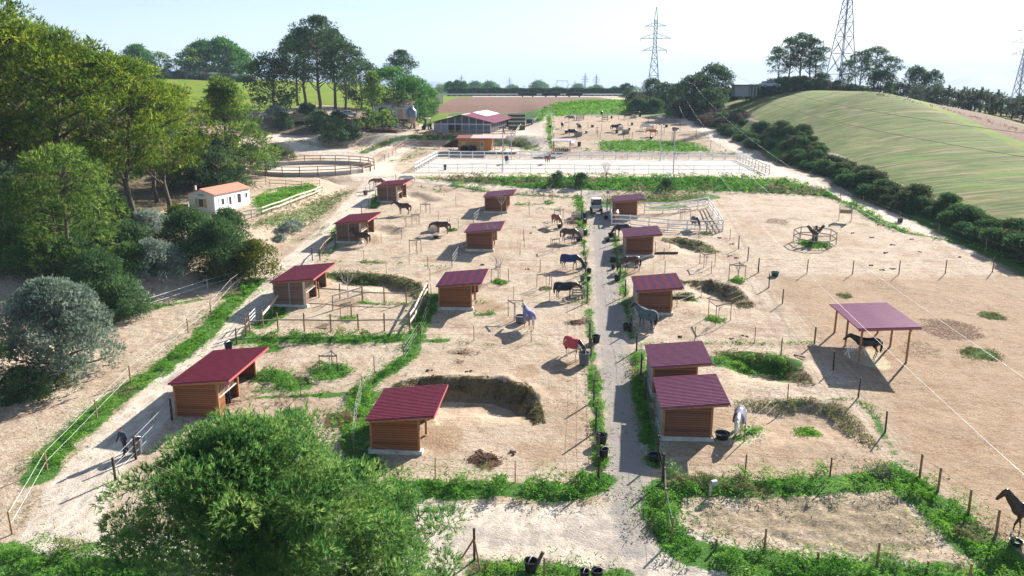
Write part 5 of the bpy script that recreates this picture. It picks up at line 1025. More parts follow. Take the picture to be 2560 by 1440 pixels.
horse(2166, 892, 168, 'level', 'black', 'black horse standing in the shade of the open canopy')
horse(2572, 1338, 160, 'up', 'baysock', 'dark bay horse with white socks walking in from the right edge', step=.9, scale=1.1)
horse(1022, 463, 176, 'mid', 'white', 'white horse half hidden behind the roof of the farthest left shelter')
horse(948, 470, 200, 'mid', 'redpied', 'brown and white horse beside the farthest left shelter')
horse(1267, 410, -80, 'level', 'black', 'black horse on the white sand of the riding arena'); horse(1369, 410, -70, 'up', 'chestnut', 'chestnut horse on the white sand of the riding arena')
horse(1427, 304, 176, 'mid', 'grey', 'iron grey horse in the far left dirt paddock'); horse(1406, 321, 85, 'mid', 'black', 'black far horse seen from behind near the tall dark posts'); horse(1448, 327, 110, 'level', 'bay', 'dark bay far horse just above the navy rugged one')
horse(1430, 340, 5, 'graze', 'black', 'far horse in a dark navy rug eating from a grey crate', rug=(.012, .018, .04)); horse(1537, 328, 0, 'level', 'black', 'black far horse standing broadside in the middle far paddock'); horse(1570, 298, -5, 'mid', 'bay', 'dark brown far horse eating at the upper right crate')
horse(1592, 292, 190, 'mid', 'black', 'black far horse at the top right of the dirt paddocks'); horse(1612, 326, -20, 'mid', 'white', 'white far horse at a crate'); horse(1632, 340, 178, 'mid', 'copper', 'copper and white far horse below the white one')
horse(1430, 372, 60, 'level', 'white', 'white horse behind the feed shelter next to the arena'); horse(1504, 291, 80, 'mid', 'black', 'black far horse seen end on among tall posts')

# ---------------------------------------------------------------- people
def person(px, py, face, label, top, legs, hair=(.012, .01, .01), walk=.5, lean=.05, scale=1.0, lod=False, stripes=False):
    p = G(px, py); t = thing('person', label, 'person', tuple(p), rad(face)); t.scale = (scale,) * 3
    s = [((0, 0, .98), (lean * .5, 0, 1.18), .13, .125), ((lean * .5, 0, 1.18), (lean, 0, 1.38), .13, .14), ((lean, -.12, 1.42), (lean, .12, 1.42), .075, .075), ((lean, 0, 1.45), (lean + .02, 0, 1.56), .055, .052),
         ((lean + .03, 0, 1.64), (lean + .03, 0, 1.69), .092, .098), ((lean + .12, 0, 1.64), (lean + .135, 0, 1.625), .02, .014), ((lean + .03, -.095, 1.65), (lean + .03, -.1, 1.66), .02, .02), ((lean + .03, .095, 1.65), (lean + .03, .1, 1.66), .02, .02)]
    for y in (-1, 1):
        f = walk * .28 * y; k = max(0, -f)
        s += [((0, y * .09, .93), (f * .55, y * .09, .50), .095, .062), ((f * .55, y * .09, .50), (f * .9 - k * .6, y * .09, .10), .058, .04), ((f * .9 - k * .6, y * .09, .055), (f * .9 - k * .6 + .16, y * .10, .045), .045, .035)]
        g = -f * .8; e = Vector((lean + g * .4, y * .235, 1.14)); w = Vector((lean + g + .10, y * .24, .92))
        s += [((lean, y * .19, 1.41), tuple(e), .058, .043), (tuple(e), tuple(w), .04, .028), (tuple(w), tuple(w + Vector((.03, 0, -.08))), .032, .028)]
        if not lod:
            for q in range(4): a = w + Vector((.015 + .018 * (q - 1.5), y * .01, -.09)); s.append((tuple(a), tuple(a + Vector((.02, -y * .012, -.05 - .01 * (q in (1, 2))))), .0095, .008))
            a = w + Vector((.045, -y * .01, -.05)); s.append((tuple(a), tuple(a + Vector((.03, -y * .01, -.03))), .011, .009))
    me = organic('body', s, .016 if not lod else .03, 3); me.materials.append(M['skin']); link('body', me, t)
    shirt = mat('shirt_cloth', top, rough=.9, var=.2, scale=6) if not stripes else boards('striped_shirt_cloth', top, (.07, .09, .13), .085, gap=.5)
    b = []
    b += [((0, 0, .96), (lean * .5, 0, 1.18), .15, .145), ((lean * .5, 0, 1.18), (lean, 0, 1.38), .148, .155), ((lean, -.13, 1.42), (lean, .13, 1.42), .088, .088)]
    for y in (-1, 1): g = -walk * .28 * y * .8; e = (lean + g * .4, y * .235, 1.14); w = Vector((lean + g + .10, y * .24, .92)); b += [((lean, y * .19, 1.41), e, .072, .058), (e, tuple(Vector(e).lerp(w, .75)), .055, .045)]
    me = organic('shirt', b, .022, 3); me.materials.append(shirt); link('shirt', me, t)
    c = [((0, 0, .93), (0, 0, 1.0), .145, .145)]
    for y in (-1, 1): f = walk * .28 * y; k = max(0, -f); c += [((0, y * .09, .92), (f * .55, y * .09, .50), .112, .08), ((f * .55, y * .09, .50), (f * .9 - k * .6, y * .09, .13), .078, .062)]
    me = organic('trousers', c, .022, 3); me.materials.append(mat('trouser_cloth', legs, rough=.9, var=.2, scale=6)); link('trousers', me, t)
    h = [((lean + .01, 0, 1.68), (lean + .01, 0, 1.71), .105, .10), ((lean - .03, 0, 1.62), (lean - .02, 0, 1.68), .085, .09)]
    me = organic('hair', h, .02, 2); me.materials.append(mat('hair', hair, rough=.7)); link('hair', me, t)
    for y in (-1, 1): f = walk * .28 * y; k = max(0, -f); e = MB(); blob(e, (f * .9 - k * .6 - .02, y * .095, .05), (f * .9 - k * .6 + .19, y * .105, .045), .055, .045); e.build('shoe', M['black'], t, True)
    return t
person(314, 1136, -105, 'person in a dark blue hooded top with pale stripes walking down the left lane', (.018, .028, .05), (.02, .022, .03), walk=.8, lean=.10, stripes=True)
person(571, 1008, 150, 'person in a pink shirt and dark trousers standing under the nearest left shelter', (.55, .13, .16), (.02, .02, .025), walk=.2)
person(1300, 315, 60, 'person in dark clothes beside the far parked car', (.02, .02, .025), (.02, .02, .03), lod=True); person(1310, 316, 190, 'second person in dark clothes right next to the far parked car', (.05, .02, .02), (.015, .015, .02), lod=True)
person(1259, 333, 200, 'person standing on the terrace right of the barn', (.03, .03, .035), (.02, .02, .03), lod=True); person(1219, 322, 90, 'person with a red top at the corner of the barn', (.4, .05, .04), (.015, .015, .02), lod=True)

# ---------------------------------------------------------------- buildings
def window(t, c, w, h, ax, fr=.06, shutters=None, m='glass', sides=1, fm='white'):
    """window on a wall: c centre on the wall face, ax 'x' = wall runs along x and faces -y, 'y' = wall runs along y and faces +x"""
    c = Vector(c); f = MB()
    def bx(b, du, dv, su, sv, out, th): b.box(c + (Vector((du, -out, dv)) if ax == 'x' else Vector((out, du, dv))), (su, th, sv) if ax == 'x' else (th, su, sv))
    bx(f, 0, h / 2, w + fr, fr, .02, .06); bx(f, 0, -h / 2, w + fr, fr, .02, .06); bx(f, -w / 2, 0, fr, h - fr, .02, .06); bx(f, w / 2, 0, fr, h - fr, .02, .06)
    o = f.build('window', M[fm], t); g = MB(); bx(g, 0, 0, w - fr, h - fr, .008, .012); g.build('pane', M[m], o)
    if shutters:
        for s in (-1, 1): q = MB(); bx(q, s * (w / 2 + .24), 0, .36, h + .1, .03, .04); q.build('shutter', M[shutters], o)
M['tan'] = mat('tan_shutter', (.50, .36, .20), rough=.7); M['bluegrey'] = boards('blue_grey_barn_boards', (.09, .11, .15), (.20, .235, .29), .3)
M['orange'] = boards('orange_cabin_boards', (.40, .16, .035), (.58, .26, .07), .12, axis='X'); M['stone'] = mat('whitewash', (.55, .53, .49), rough=.9, var=.15, scale=2)
def mobile_home():
    a, b2, c = G(465, 535), G(539, 538), G(620, 512); base = min(a.z, b2.z, c.z); b2 = Vector((b2.x, b2.y, base)); 
    u = Vector((a.x - b2.x, a.y - b2.y, 0)); w = u.length; rz = math.atan2(-u.y, -u.x); v = Vector((c.x - b2.x, c.y - b2.y, 0)); ln = v.length; rz2 = math.atan2(v.y, v.x)
    t = thing('mobile_home', 'white mobile home with salmon pink roof and tan window shutters', 'mobile home', (b2.x, b2.y, base), -rad(17))
    W, Ln, Hh, R = 3.8, 7.4, 2.55, 3.2
    wl_ = M['whitegrey']; b = MB(); b.box((-W / 2, Ln / 2, Hh / 2), (W, Ln, Hh)); b.build('wall', boards('white_cladding', (.70, .71, .72), (.80, .80, .80), .3, gap=.85), t)
    MB().prism([(-W, 0, Hh), (0, 0, Hh), (-W / 2, 0, R - .06)], (0, .08, 0)).build('gable', wl_, t); MB().prism([(-W, Ln - .08, Hh), (0, Ln - .08, Hh), (-W / 2, Ln - .08, R - .06)], (0, .08, 0)).build('gable', wl_, t)
    rm = mat('salmon_roof', (.58, .20, .13), rough=.6, var=.12, scale=2)
    for s in (0, 1):
        x0, x1 = (-W - .2, -W / 2) if s == 0 else (.2, -W / 2); MB().prism([(x0, -.2, Hh - .02), (x1, -.2, R), (x1, -.2, R + .06), (x0, -.2, Hh + .04)], (0, Ln + .4, 0)).build('roof', rm, t)
    MB().box((-W - .12, 1.6, R - .1), (.25, .25, .6)).build('chimney', M['galv'], t)
    window(t, (-W * .52, 0, 1.45), .8, 1.05, 'x', shutters='tan'); window(t, (0, 1.6, 1.5), .6, .8, 'y', shutters='white'); window(t, (0, 5.0, 1.5), .8, 1.2, 'y', shutters='white'); window(t, (0, 6.6, 1.7), .45, .6, 'y')
    d = MB().box((.03, 3.1, 1.05), (.06, .85, 2.0)).build('door', M['white'], t); MB().box((.066, 3.1, 1.45), (.012, .45, .95)).build('pane', M['glass'], d)
    MB().box((-W * .5, -.03, 2.45), (.9, .04, .28)).build('name_plaque', mat('teal_plaque', (.25, .45, .48)), t)
    pt = thing('picnic_table', 'red brown picnic table at the front corner of the mobile home', 'table', tuple(G(588, 548)), .4); MB().box((0, 0, .72), (1.6, .8, .05)).build('table_top', FASCIA, pt)
    for y in (-.7, .7): MB().box((0, y, .42), (1.6, .28, .04)).build('bench', FASCIA, pt)
    for x in (-.6, .6): MB().bar((x, -.75, .0), (x, .3, .7), .07).bar((x, .75, 0), (x, -.3, .7), .07).build('leg', M['wood'], pt)
    q = thing('laundry_rack', 'clothes airer hung with white and dark washing behind the mobile home', 'laundry rack', tuple(G(455, 535)), .3)
    for x in (-.8, .8): MB().bar((x, -.4, 0), (x, .2, 1.2), .03).bar((x, .4, 0), (x, -.2, 1.2), .03).build('leg', M['galv'], q)
    MB().box((-.3, 0, .85), (.8, .03, .7)).build('white_cloth', M['white'], q); MB().box((.5, .02, .85), (.6, .03, .7)).build('dark_cloth', M['black'], q)
mobile_home()
def barn():
    A = Vector((at(1084, 328, 190).x, 0, 0)); z = 13.9; p = Vector((-18.9, 196.5, z)); t = thing('stable_barn', 'blue grey stable barn with wide burgundy gable roof and white ridge sheets', 'barn', tuple(p), -rad(8))
    W, D, E, R = 14.0, 34.0, 2.7, 4.4; wb = M['bluegrey']
    MB().prism([(0, 0, 0), (3.6, 0, 0), (3.6, 0, E - .25), (0, 0, E - .4)], (0, .15, 0)).build('front_panel', mat('grey_block_wall', (.24, .26, .30), var=.15), t)
    MB().prism([(6.6, 0, 0), (W, 0, 0), (W, 0, E - .4), (6.6, 0, E - .25)], (0, .15, 0)).build('front_panel', wb, t)
    MB().box((5.1, .3, 1.2), (3.0, .1, 2.4)).build('stable_door', M['black'], t)
    MB().prism([(0, .06, E - .4), (W, .06, E - .4), (W, .06, E - .12), (W / 2, .06, R - .12), (0, .06, E - .12)], (0, .05, 0)).build('gable_glazing', mat('smoked_gable_glass', (.06, .07, .09), rough=.2), t)
    for x in np.linspace(.1, W - .1, 9): MB().box((x, -.06, (E + (R - E) * (1 - abs(x - W / 2) / (W / 2))) / 2 - .1), (.14, .12, E + (R - E) * (1 - abs(x - W / 2) / (W / 2)) - .2)).build('column', M['galv'], t)
    MB().box((W / 2, -.075, E - .45), (W - .3, .1, .16)).build('tie_beam', M['whitegrey'], t)
    MB().box((W - .3, D / 2, 1.25), (.12, D - 2, 2.5)).build('side_wall', wb, t); MB().box((.3, D / 2, 1.25), (.12, D - 2, 2.5)).build('side_wall', wb, t); MB().box((W / 2, D - .2, 1.4), (W - 1, .12, 2.8)).build('rear_wall', wb, t)
    for i in range(10): MB().box((W - .1, 1.5 + i * 3.4, E / 2), (.16, .16, E)).build('column', M['galv'], t); 
    for i in range(9): d = MB().box((W - .2, 3.2 + i * 3.4, 1.05), (.06, 1.4, 2.1)).build('stall_door', M['black'], t); MB().box((W - .16, 3.2 + i * 3.4, 1.06), (.03, .06, 2.0)).build('door_rail', M['galv'], d)
    sl = (R - E) / (W / 2)
    for s in (0, 1):
        x0, x1 = (-.9, W / 2) if s == 0 else (W + .9, W / 2); MB().prism([(x0, -.8, E - .9 * sl), (x1, -.8, R), (x1, -.8, R + .1), (x0, -.8, E - .9 * sl + .1)], (0, D + 1.6, 0)).build('roof', ROOFB, t)
    MB().prism([(W / 2 - .8, 14, R - .8 * sl + .11), (W / 2, 14, R + .11), (W / 2 + 3.6, 14, R - 3.6 * sl + .11), (W / 2 + 3.6, 14, R - 3.6 * sl + .16), (W / 2, 14, R + .17), (W / 2 - .8, 14, R - .8 * sl + .16)], (0, D - 13.5, 0)).build('ridge_sheet', M['white'], t)
    MB().prism([(W / 2 - .5, -.85, R + .02), (W / 2, -.85, R + .12), (W / 2 + .5, -.85, R + .02)], (0, 9.8, 0)).build('ridge_cap', mat('pale_pink_cap', (.6, .42, .45)), t)
barn()
def cabin():
    t = thing('orange_cabin', 'orange timber cabin with red brown roof and awning on a pale deck', 'cabin', (-11.6, 174.0, tz(-9, 172) + .35), -SA)
    W, D, H = 7.2, 4.2, 2.4
    MB().box((5.6, .6, -.12), (14.6, 6.4, .2)).build('deck', M['palewood'], t); MB().box((W / 2, D / 2, H / 2), (W, D, H)).build('wall', M['orange'], t)
    rb = mat('red_brown_roof', (.20, .055, .04), rough=.6, var=.2)
    MB().prism([(-.4, -.5, H + .05), (-.4, D + .4, H + .45), (-.4, D + .4, H + .57), (-.4, -.5, H + .17)], (W + .2, 0, 0)).build('roof', rb, t)
    for x, w in ((1.1, .9), (2.9, .9), (4.3, .5)): window(t, (x, 0, 1.2), w, 1.1, 'x', fm='tan')
    d = MB().box((5.2, -.03, .98), (.85, .06, 1.9)).build('door', M['tan'], t); MB().box((5.2, -.066, 1.2), (.5, .012, 1.0)).build('pane', M['glass'], d)
    MB().prism([(W * .4, -1.6, H + .2), (W + 3.0, -1.6, H + .2), (W + 3.0, D - .5, H + .62), (W * .4, D - .5, H + .62)], (0, 0, .07)).build('awning_roof', mat('pink_awning', (.50, .36, .34), rough=.6), t)
    for x in (W + .9, W + 2.8): MB().tube([(x, -1.4, 0), (x, -1.4, H + .2)], .06, 6).build('awning_post', M['wood'], t)
    for i, x in enumerate((8.4, 10.6)):
        q = thing('garden_table', ['small wooden table under the cabin awning', 'small wooden table at the right end of the cabin deck'][i], 'table', tuple(t.matrix_basis @ Vector((x, 0, -.02)))); MB().box((0, 0, .72), (1.2, .8, .05)).build('table_top', M['wood'], q)
        for sx in (-.5, .5): MB().box((sx, 0, .35), (.06, .6, .7)).build('leg', M['wood'], q)
    c = G(1170, 372); q = thing('covered_heap', 'black covered bins in front of the orange cabin windows', 'bins', tuple(t.matrix_basis @ Vector((2.3, -1.2, -.02))))
    for i in range(4): MB().lathe([(.0, 0), (.38, 0), (.42, .8), (.44, .85), (.3, .98), (0, 1.02)], 10, (i * .85 - 1.2, 0, 0)).build('bin', M['black'], q, True)
cabin()
def feed_shelter():
    p = G(1384, 381); t = thing('feed_shelter', 'small open roofed shelter with a row of black and white buckets', 'shelter', tuple(p), -SA)
    for x in (0, 3.4):
        for y in (0, 1.6): MB().box((x, y, 1.15), (.22, .2, 2.3)).build('post', BEAM, t)
    MB().prism([(-.5, -.4, 2.3), (-.5, 2.1, 2.55), (-.5, 2.1, 2.67), (-.5, -.4, 2.42)], (4.5, 0, 0)).build('roof', mat('grey_roof_sheet', (.42, .38, .40), rough=.5), t)
    for z in (.45, 1.0): MB().box((1.7, 1.0, z), (3.1, .5, .05)).build('shelf', M['wood'], t)
    for k, z in enumerate((0, .48)):
        for i in range(7): MB().lathe([(0, 0), (.14, 0), (.17, .36), (0, .36)], 8, (.45 + i * .42, .9, z + .02)).build('bucket', M['black'], t); 
    for i in range(7): MB().lathe([(.175, .30), (.18, .38), (0, .385)], 8, (.45 + i * .42, .9, .5)).build('lid', M['white'], t)
feed_shelter()
def farmhouse():
    p = G(560, 350); p = Vector((at(545, 330, 150).x, 150, 15.5)); t = thing('pink_roof_house', 'low ochre house with pale pink roof half hidden behind the pines', 'house', tuple(p), rad(15)); z = tz(p.x, p.y); t.location.z = z
    MB().box((0, 3, 1.9), (8.5, 6, 3.8)).build('wall', mat('ochre_render', (.55, .38, .20), var=.12), t)
    for s in (-1, 1): MB().prism([(-4.8, 3 + s * 3.5, 3.6), (-4.8, 3, 5.0), (-4.8, 3, 5.12), (-4.8, 3 + s * 3.5, 3.72)], (9.6, 0, 0)).build('roof', mat('pale_pink_tiles', (.62, .34, .34), var=.15), t)
    MB().prism([(-4.2, .1, 3.8), (-4.2, 5.9, 3.8), (-4.2, 3, 4.9)], (8.4, 0, 0)).build('gable', mat('ochre_gable', (.55, .38, .20)), t); window(t, (-2, 0, 1.7), 1.0, 1.2, 'x'); window(t, (2, 0, 1.7), 1.0, 1.2, 'x'); MB().box((0, -.04, 1.05), (1.0, .08, 2.1)).build('door', M['tan'], t)
farmhouse()
def simple_house(name, label, x, y, w, d, h, wallm, roofm, rz=0, open_=False, dz=0):
    z = tz(x, y) + dz; t = thing(name, label, 'building', (x, y, z), rz)
    if open_:
        MB().box((w * .32, d / 2, h / 2), (w * .64, d, h)).build('wall', wallm, t)
        for q in (.72, .86, .99): MB().box((w * q, .15, h / 2), (.3, .3, h)).build('column', wallm, t); MB().box((w * q, d - .2, h / 2), (.3, .3, h)).build('column', wallm, t)
        MB().box((w / 2, d / 2, h + .15), (w + .6, d + .6, .3)).build('roof', roofm, t)
    else:
        MB().box((w / 2, d / 2, h / 2), (w, d, h)).build('wall', wallm, t); MB().prism([(-.3, -.3, h), (-.3, d / 2, h + w * .12), (-.3, d + .3, h)], (w + .6, 0, 0)).build('roof', roofm, t); window(t, (w * .3, 0, h * .55), w * .14, h * .35, 'x'); MB().box((w * .7, -.04, h * .35), (w * .14, .08, h * .7)).build('door', M['tan'], t)
    return t
q = at(1817, 190, 232); simple_house('hill_hut', 'small grey open sided hut on the hilltop between the tree groups', q.x, 230, 6, 4, 2.9, mat('grey_render', (.30, .29, .28), var=.2), mat('brown_slab', (.16, .11, .09)), open_=True, dz=2.6)
q = at(985, 250, 205); simple_house('white_shed', 'whitewashed small building behind the pine trunks left of the silo', q.x - 4.5, 206, 9.5, 5, 3.6, M['stone'], mat('old_tile', (.35, .22, .16)), dz=.3)
def car(x, y, z, rz, label, col, s=1.0, name='parked_car'):
    t = thing(name, label, 'car', (x, y, z), rz); t.scale = (s,) * 3; pm = mat('car_paint', col, rough=.25, spec=.6)
    prof = [(-2.1, .35), (-2.15, .75), (-2.0, 1.0), (-1.75, 1.05), (-1.35, 1.48), (.25, 1.5), (.95, 1.02), (1.9, .88), (2.12, .65), (2.1, .35)]
    b = MB(); b.prism([(a, -.86, c) for a, c in prof], (0, 1.72, 0)); o = b.build('body', pm, t); md = o.modifiers.new('b', 'BEVEL'); md.width = .1; md.segments = 3
    for sy in (-1, 1): MB().prism([(-1.55, sy * .868, 1.06), (-1.25, sy * .868, 1.4), (.2, sy * .868, 1.42), (.75, sy * .868, 1.05)], (0, sy * .01, 0)).build('side_window', M['glass'], t)
    MB().prism([(.32, -.72, 1.475), (.32, .72, 1.475), (.93, .76, 1.06), (.93, -.76, 1.06)], (.03, 0, .03)).build('windscreen', M['glass'], t); MB().prism([(-1.73, -.72, 1.1), (-1.73, .72, 1.1), (-1.4, .7, 1.45), (-1.4, -.7, 1.45)], (-.03, 0, .03)).build('rear_window', M['glass'], t)
    for sx in (-1.3, 1.3):
        for sy in (-1, 1): w = MB().tube([(sx, sy * .72, .33), (sx, sy * .90, .33)], .33, 14).build('wheel', M['tyre'], t); MB().tube([(sx, sy * .895, .33), (sx, sy * .91, .33)], .19, 10).build('rim', M['galv'], w)
    for sy in (-1, 1): MB().box((2.09, sy * .6, .72), (.06, .35, .14)).build('headlight', M['white'], t); MB().box((-2.13, sy * .65, .8), (.05, .25, .18)).build('tail_light', FASCIA, t)
    return t
q = G(1326, 311); car(q.x, q.y, q.z, rad(80), 'dark blue car parked behind the barn terrace', (.02, .03, .06))
q = at(886, 250, 210); car(q.x, 208, tz(q.x, 208), rad(10), 'pale car between the pine trunks left of the whitewashed building', (.45, .47, .5)); q = at(984, 256, 196); car(q.x, 197, tz(q.x, 197), rad(190), 'blue grey car in the shade beneath the pines beside the silo', (.14, .19, .26))
q = at(1905, 190, 236); car(q.x, 236, tz(q.x, 236) + 2.2, rad(5), 'pale blue van roof visible on the hilltop left of the pine group', (.35, .42, .5), 1.3, 'parked_van')
q = G(495, 375); car(q.x, q.y, q.z, rad(60), 'white vehicle hidden in the dark trees above the mobile home', (.75, .75, .75), 1.0, 'parked_van')
def silo():
    p = G(1030, 327); t = thing('feed_silo', 'grey feed silo with funnel bottom standing on thin legs', 'silo', tuple(p)); R = 1.25
    MB().lathe([(.25, 5.9), (.5, 5.75), (R, 4.9), (R, 3.4)], 20).build('tank', mat('blue_grey_steel', (.19, .22, .25), rough=.4, metal=.4, var=.15), t, True); MB().lathe([(R, 3.39), (.2, 1.5), (.2, 1.3)], 20).build('funnel', mat('pinkish_dusty_steel', (.36, .27, .22), rough=.6), t, True)
    for i in range(4): a = math.pi / 4 + i * math.pi / 2; MB().tube([(R * math.cos(a) * 1.05, R * math.sin(a) * 1.05, -.2), (R * math.cos(a) * 1.02, R * math.sin(a) * 1.02, 4.2)], .05, 6).build('leg', M['galv'], t)
    MB().tube([(.3, 0, 5.9), (.9, 0, 6.2), (1.6, 0, 6.0), (1.65, 0, 1.0)], .06, 6).build('filling_pipe', M['galv'], t); MB().tube([(0, 0, 1.3), (-.7, -.2, .5)], .16, 8).build('auger', M['black'], t)
    for i, (dx, c, l) in enumerate([(-2.2, 'white', 'white feed sacks heaped left of the silo legs'), (1.2, 'white', 'white sacks with an orange tub right of the silo legs')]):
        g = thing('feed_sacks', l, 'sacks', (p.x + dx, p.y - .8, tz(p.x + dx, p.y - .8)))
        for k in range(4): e = MB(); blob(e, (-.3 + .3 * k, .2 * (k % 2), .18), (-.1 + .3 * k, .1, .2), .22, .2); e.build('sack', M['white'] if k != 2 or i == 0 else M['orange'], g, True)
silo()
def tractor():
    p = G(1068, 324); t = thing('tractor', 'green tractor with white cab roof parked left of the barn', 'tractor', tuple(p), rad(-100)); gm = mat('tractor_green', (.02, .10, .04), rough=.4)
    MB().box((.9, 0, 1.25), (1.7, .7, .75)).build('bonnet', gm, t); MB().box((-.55, 0, 1.1), (1.2, 1.0, .8)).build('cab_base', gm, t); MB().box((-.5, 0, 2.85), (1.5, 1.4, .12)).build('cab_roof', M['white'], t)
    for x in (-1.1, .1):
        for y in (-.6, .6): MB().bar((x, y, 1.4), (x, y * .95, 2.8), .07).build('cab_pillar', M['black'], t)
    for sy in (-1, 1):
        for x, r, w_ in ((-.8, .8, .45), (1.3, .5, .3)): w = MB().tube([(x, sy * .65, r), (x, sy * (.65 + w_), r)], r, 18).build('wheel', M['tyre'], t); MB().tube([(x, sy * (.64 + w_), r), (x, sy * (.67 + w_), r)], r * .5, 12).build('rim', M['tan'], w)
    MB().tube([(1.3, .25, 1.6), (1.3, .25, 2.3)], .05, 6).build('exhaust', M['black'], t)
tractor()
def buggy():
    p = G(1490, 531); t = thing('utility_buggy', 'grey utility buggy with white roof and cargo bed driving up the lane', 'buggy', tuple(p), rad(88)); gp = mat('grey_buggy_plastic', (.33, .37, .40), rough=.4)
    MB().box((-.95, 0, .75), (1.15, 1.35, .10)).build('bed_floor', gp, t); MB().box((-1.55, 0, .98), (.06, 1.4, .5)).build('tailgate', gp, t)
    for y in (-.7, .7): MB().box((-.95, y, .98), (1.2, .05, .45)).build('bed_side', gp, t)
    MB().box((.75, 0, .8), (1.1, 1.3, .45)).build('hood', gp, t); MB().box((-.05, 0, .8), (.5, 1.25, .5)).build('seat', M['black'], t); MB().box((-.32, 0, 1.2), (.1, 1.25, .5)).build('seat_back', M['black'], t)
    for x0, x1 in ((-.38, -.4), (.75, .35)):
        for y in (-.66, .66): MB().tube([(x0, y, .85), (x1, y * .92, 1.9)], .035, 6).build('roll_bar', M['black'], t)
    o = MB().box((-.02, 0, 1.94), (1.0, 1.35, .09)).build('roof', M['white'], t); md = o.modifiers.new('b', 'BEVEL'); md.width = .04; md.segments = 2
    MB().box((-.40, 0, 1.55), (.02, 1.1, .5)).build('rear_window', M['glass'], t)
    for x in (-.95, .95):
        for sy in (-1, 1): w = MB().tube([(x, sy * .55, .32), (x, sy * .80, .32)], .32, 16).build('wheel', M['tyre'], t); MB().tube([(x, sy * .79, .32), (x, sy * .81, .32)], .16, 10).build('rim', M['galv'], w)
    MB().box((-1.55, 0, .55), (.12, 1.2, .12)).build('bumper', M['black'], t)
    for sy in (-1, 1): MB().box((-1.59, sy * .62, .9), (.03, .1, .16)).build('tail_light', FASCIA, t)
buggy()
# signs, lamp posts, small things
p = G(1518, 530); t = thing('round_sign', 'white round sign on a thin post beside the top of the lane', 'sign', tuple(p)); MB().tube([(0, 0, 0), (0, 0, 2.9)], .04, 6).build('post', M['galv'], t); b = MB().tube([(0, -.06, 2.75), (0, -.02, 2.75)], .34, 20).build('disc', M['white'], t); MB().tube([(0, -.066, 2.75), (0, -.062, 2.75)], .2, 16).build('emblem', M['greywood'], b)
def lamp(px, py, h, label, rz=0):
    p = G(px, py); t = thing('floodlight_post', label, 'floodlight', tuple(p), rz); MB().tube([(0, 0, 0), (0, 0, h)], [.10, .07], 8).build('post', M['galv'], t); MB().bar((-.5, 0, h), (.5, 0, h), .06).build('crossbar', M['galv'], t)
    for x in (-.4, .4): MB().box((x, -.1, h + .12), (.35, .2, .25)).build('lamp_head', M['greyplastic'], t)
lamp(1257, 430, 7.5, 'tall grey floodlight post at the near rail left half of the arena'); lamp(1278, 399, 6.0, 'tall grey floodlight post behind the arena near the cabin'); lamp(1650, 402, 7.0, 'tall grey floodlight post behind the right half of the arena'); lamp(1683, 434, 7.5, 'tall grey floodlight post at the near rail right half of the arena')
p = G(1684, 352); t = thing('post_shrine', 'wooden post with small white boxes in the far right paddock', 'post', tuple(p)); MB().tube([(0, 0, 0), (0, 0, 2.2)], .1, 6).build('post', M['wood'], t); MB().box((0, 0, 2.6), (.7, .4, .8)).build('box', M['greyplastic'], t)
p = G(1778, 1238); t = thing('pipe_stub', 'pale bucket hung upside down on a stake in the right hand weeds', 'bucket', tuple(p), .3); MB().box((-.08, 0, .3), (.09, .09, .75)).build('stake', M['palewood'], t); MB().tube([(-.05, 0, .72), (.26, 0, .70)], [.16, .19], 14).build('bucket', M['galv'], t)
p = G(1186, 1400); t = thing('braced_post', 'braced wooden corner post with two slanting struts at the bottom edge', 'post', tuple(p)); MB().tube([(0, 0, -.2), (0, 0, 1.7)], .06, 7).build('post', M['darkwood'], t)
for e in ((-.75, -.1, -.1), (.35, -.9, -.2)): MB().tube([(0, 0, 1.15), e], .045, 6).build('strut', M['wood'], t)
p = G(1352, 1430); t = thing('leaning_post', 'leaning wooden post behind the large black basket tub', 'post', tuple(p)); MB().tube([(-.3, 0, .1), (.1, .1, 1.0)], .09, 8).build('post', M['bark'], t); p = G(1360, 1442); t = thing('thin_stake', 'upright brown stake right of the large black basket tub', 'stake', tuple(p)); MB().tube([(0, 0, -.1), (0, 0, 1.0)], .05, 7).build('post', M['wood'], t)
for a, b_, l in ((1790, 1372, 'short yellow stake in the weeds below the muddy plot'), (2044, 1405, 'short yellow stake in the grass at the bottom right'), (2318, 1428, 'short pale stump stake near the bottom right corner')): p = G(a, b_); t = thing('short_stake', l, 'stake', tuple(p)); MB().tube([(0, 0, -.1), (0, 0, .55)], .06, 7).build('stake', M['wood'], t)
p = G(1622, 636); t = thing('timber_beam', 'dark timber beam lying beside the plum roofed right shelter', 'beam', tuple(p + Vector((.4, .3, .12)))); MB().box((1.6, 0, 0), (2.6, .22, .22)).build('beam', M['darkwood'], t)
p = G(1683, 746); t = thing('timber_beam', 'dark timber beam on the ground behind the bluish roofed shelter', 'beam', tuple(p + Vector((-.2, 0, .12)))); MB().box((.6, 0, 0), (2.6, .25, .22)).build('beam', M['darkwood'], t)
p = G(1985, 888); t = thing('fallen_stick', 'dark stick lying on the pale path behind the twin shelters', 'stick', tuple(p)); MB().tube([(0, 0, .05), (.6, -.7, .06)], .05, 5).build('stick', M['darkwood'], t)
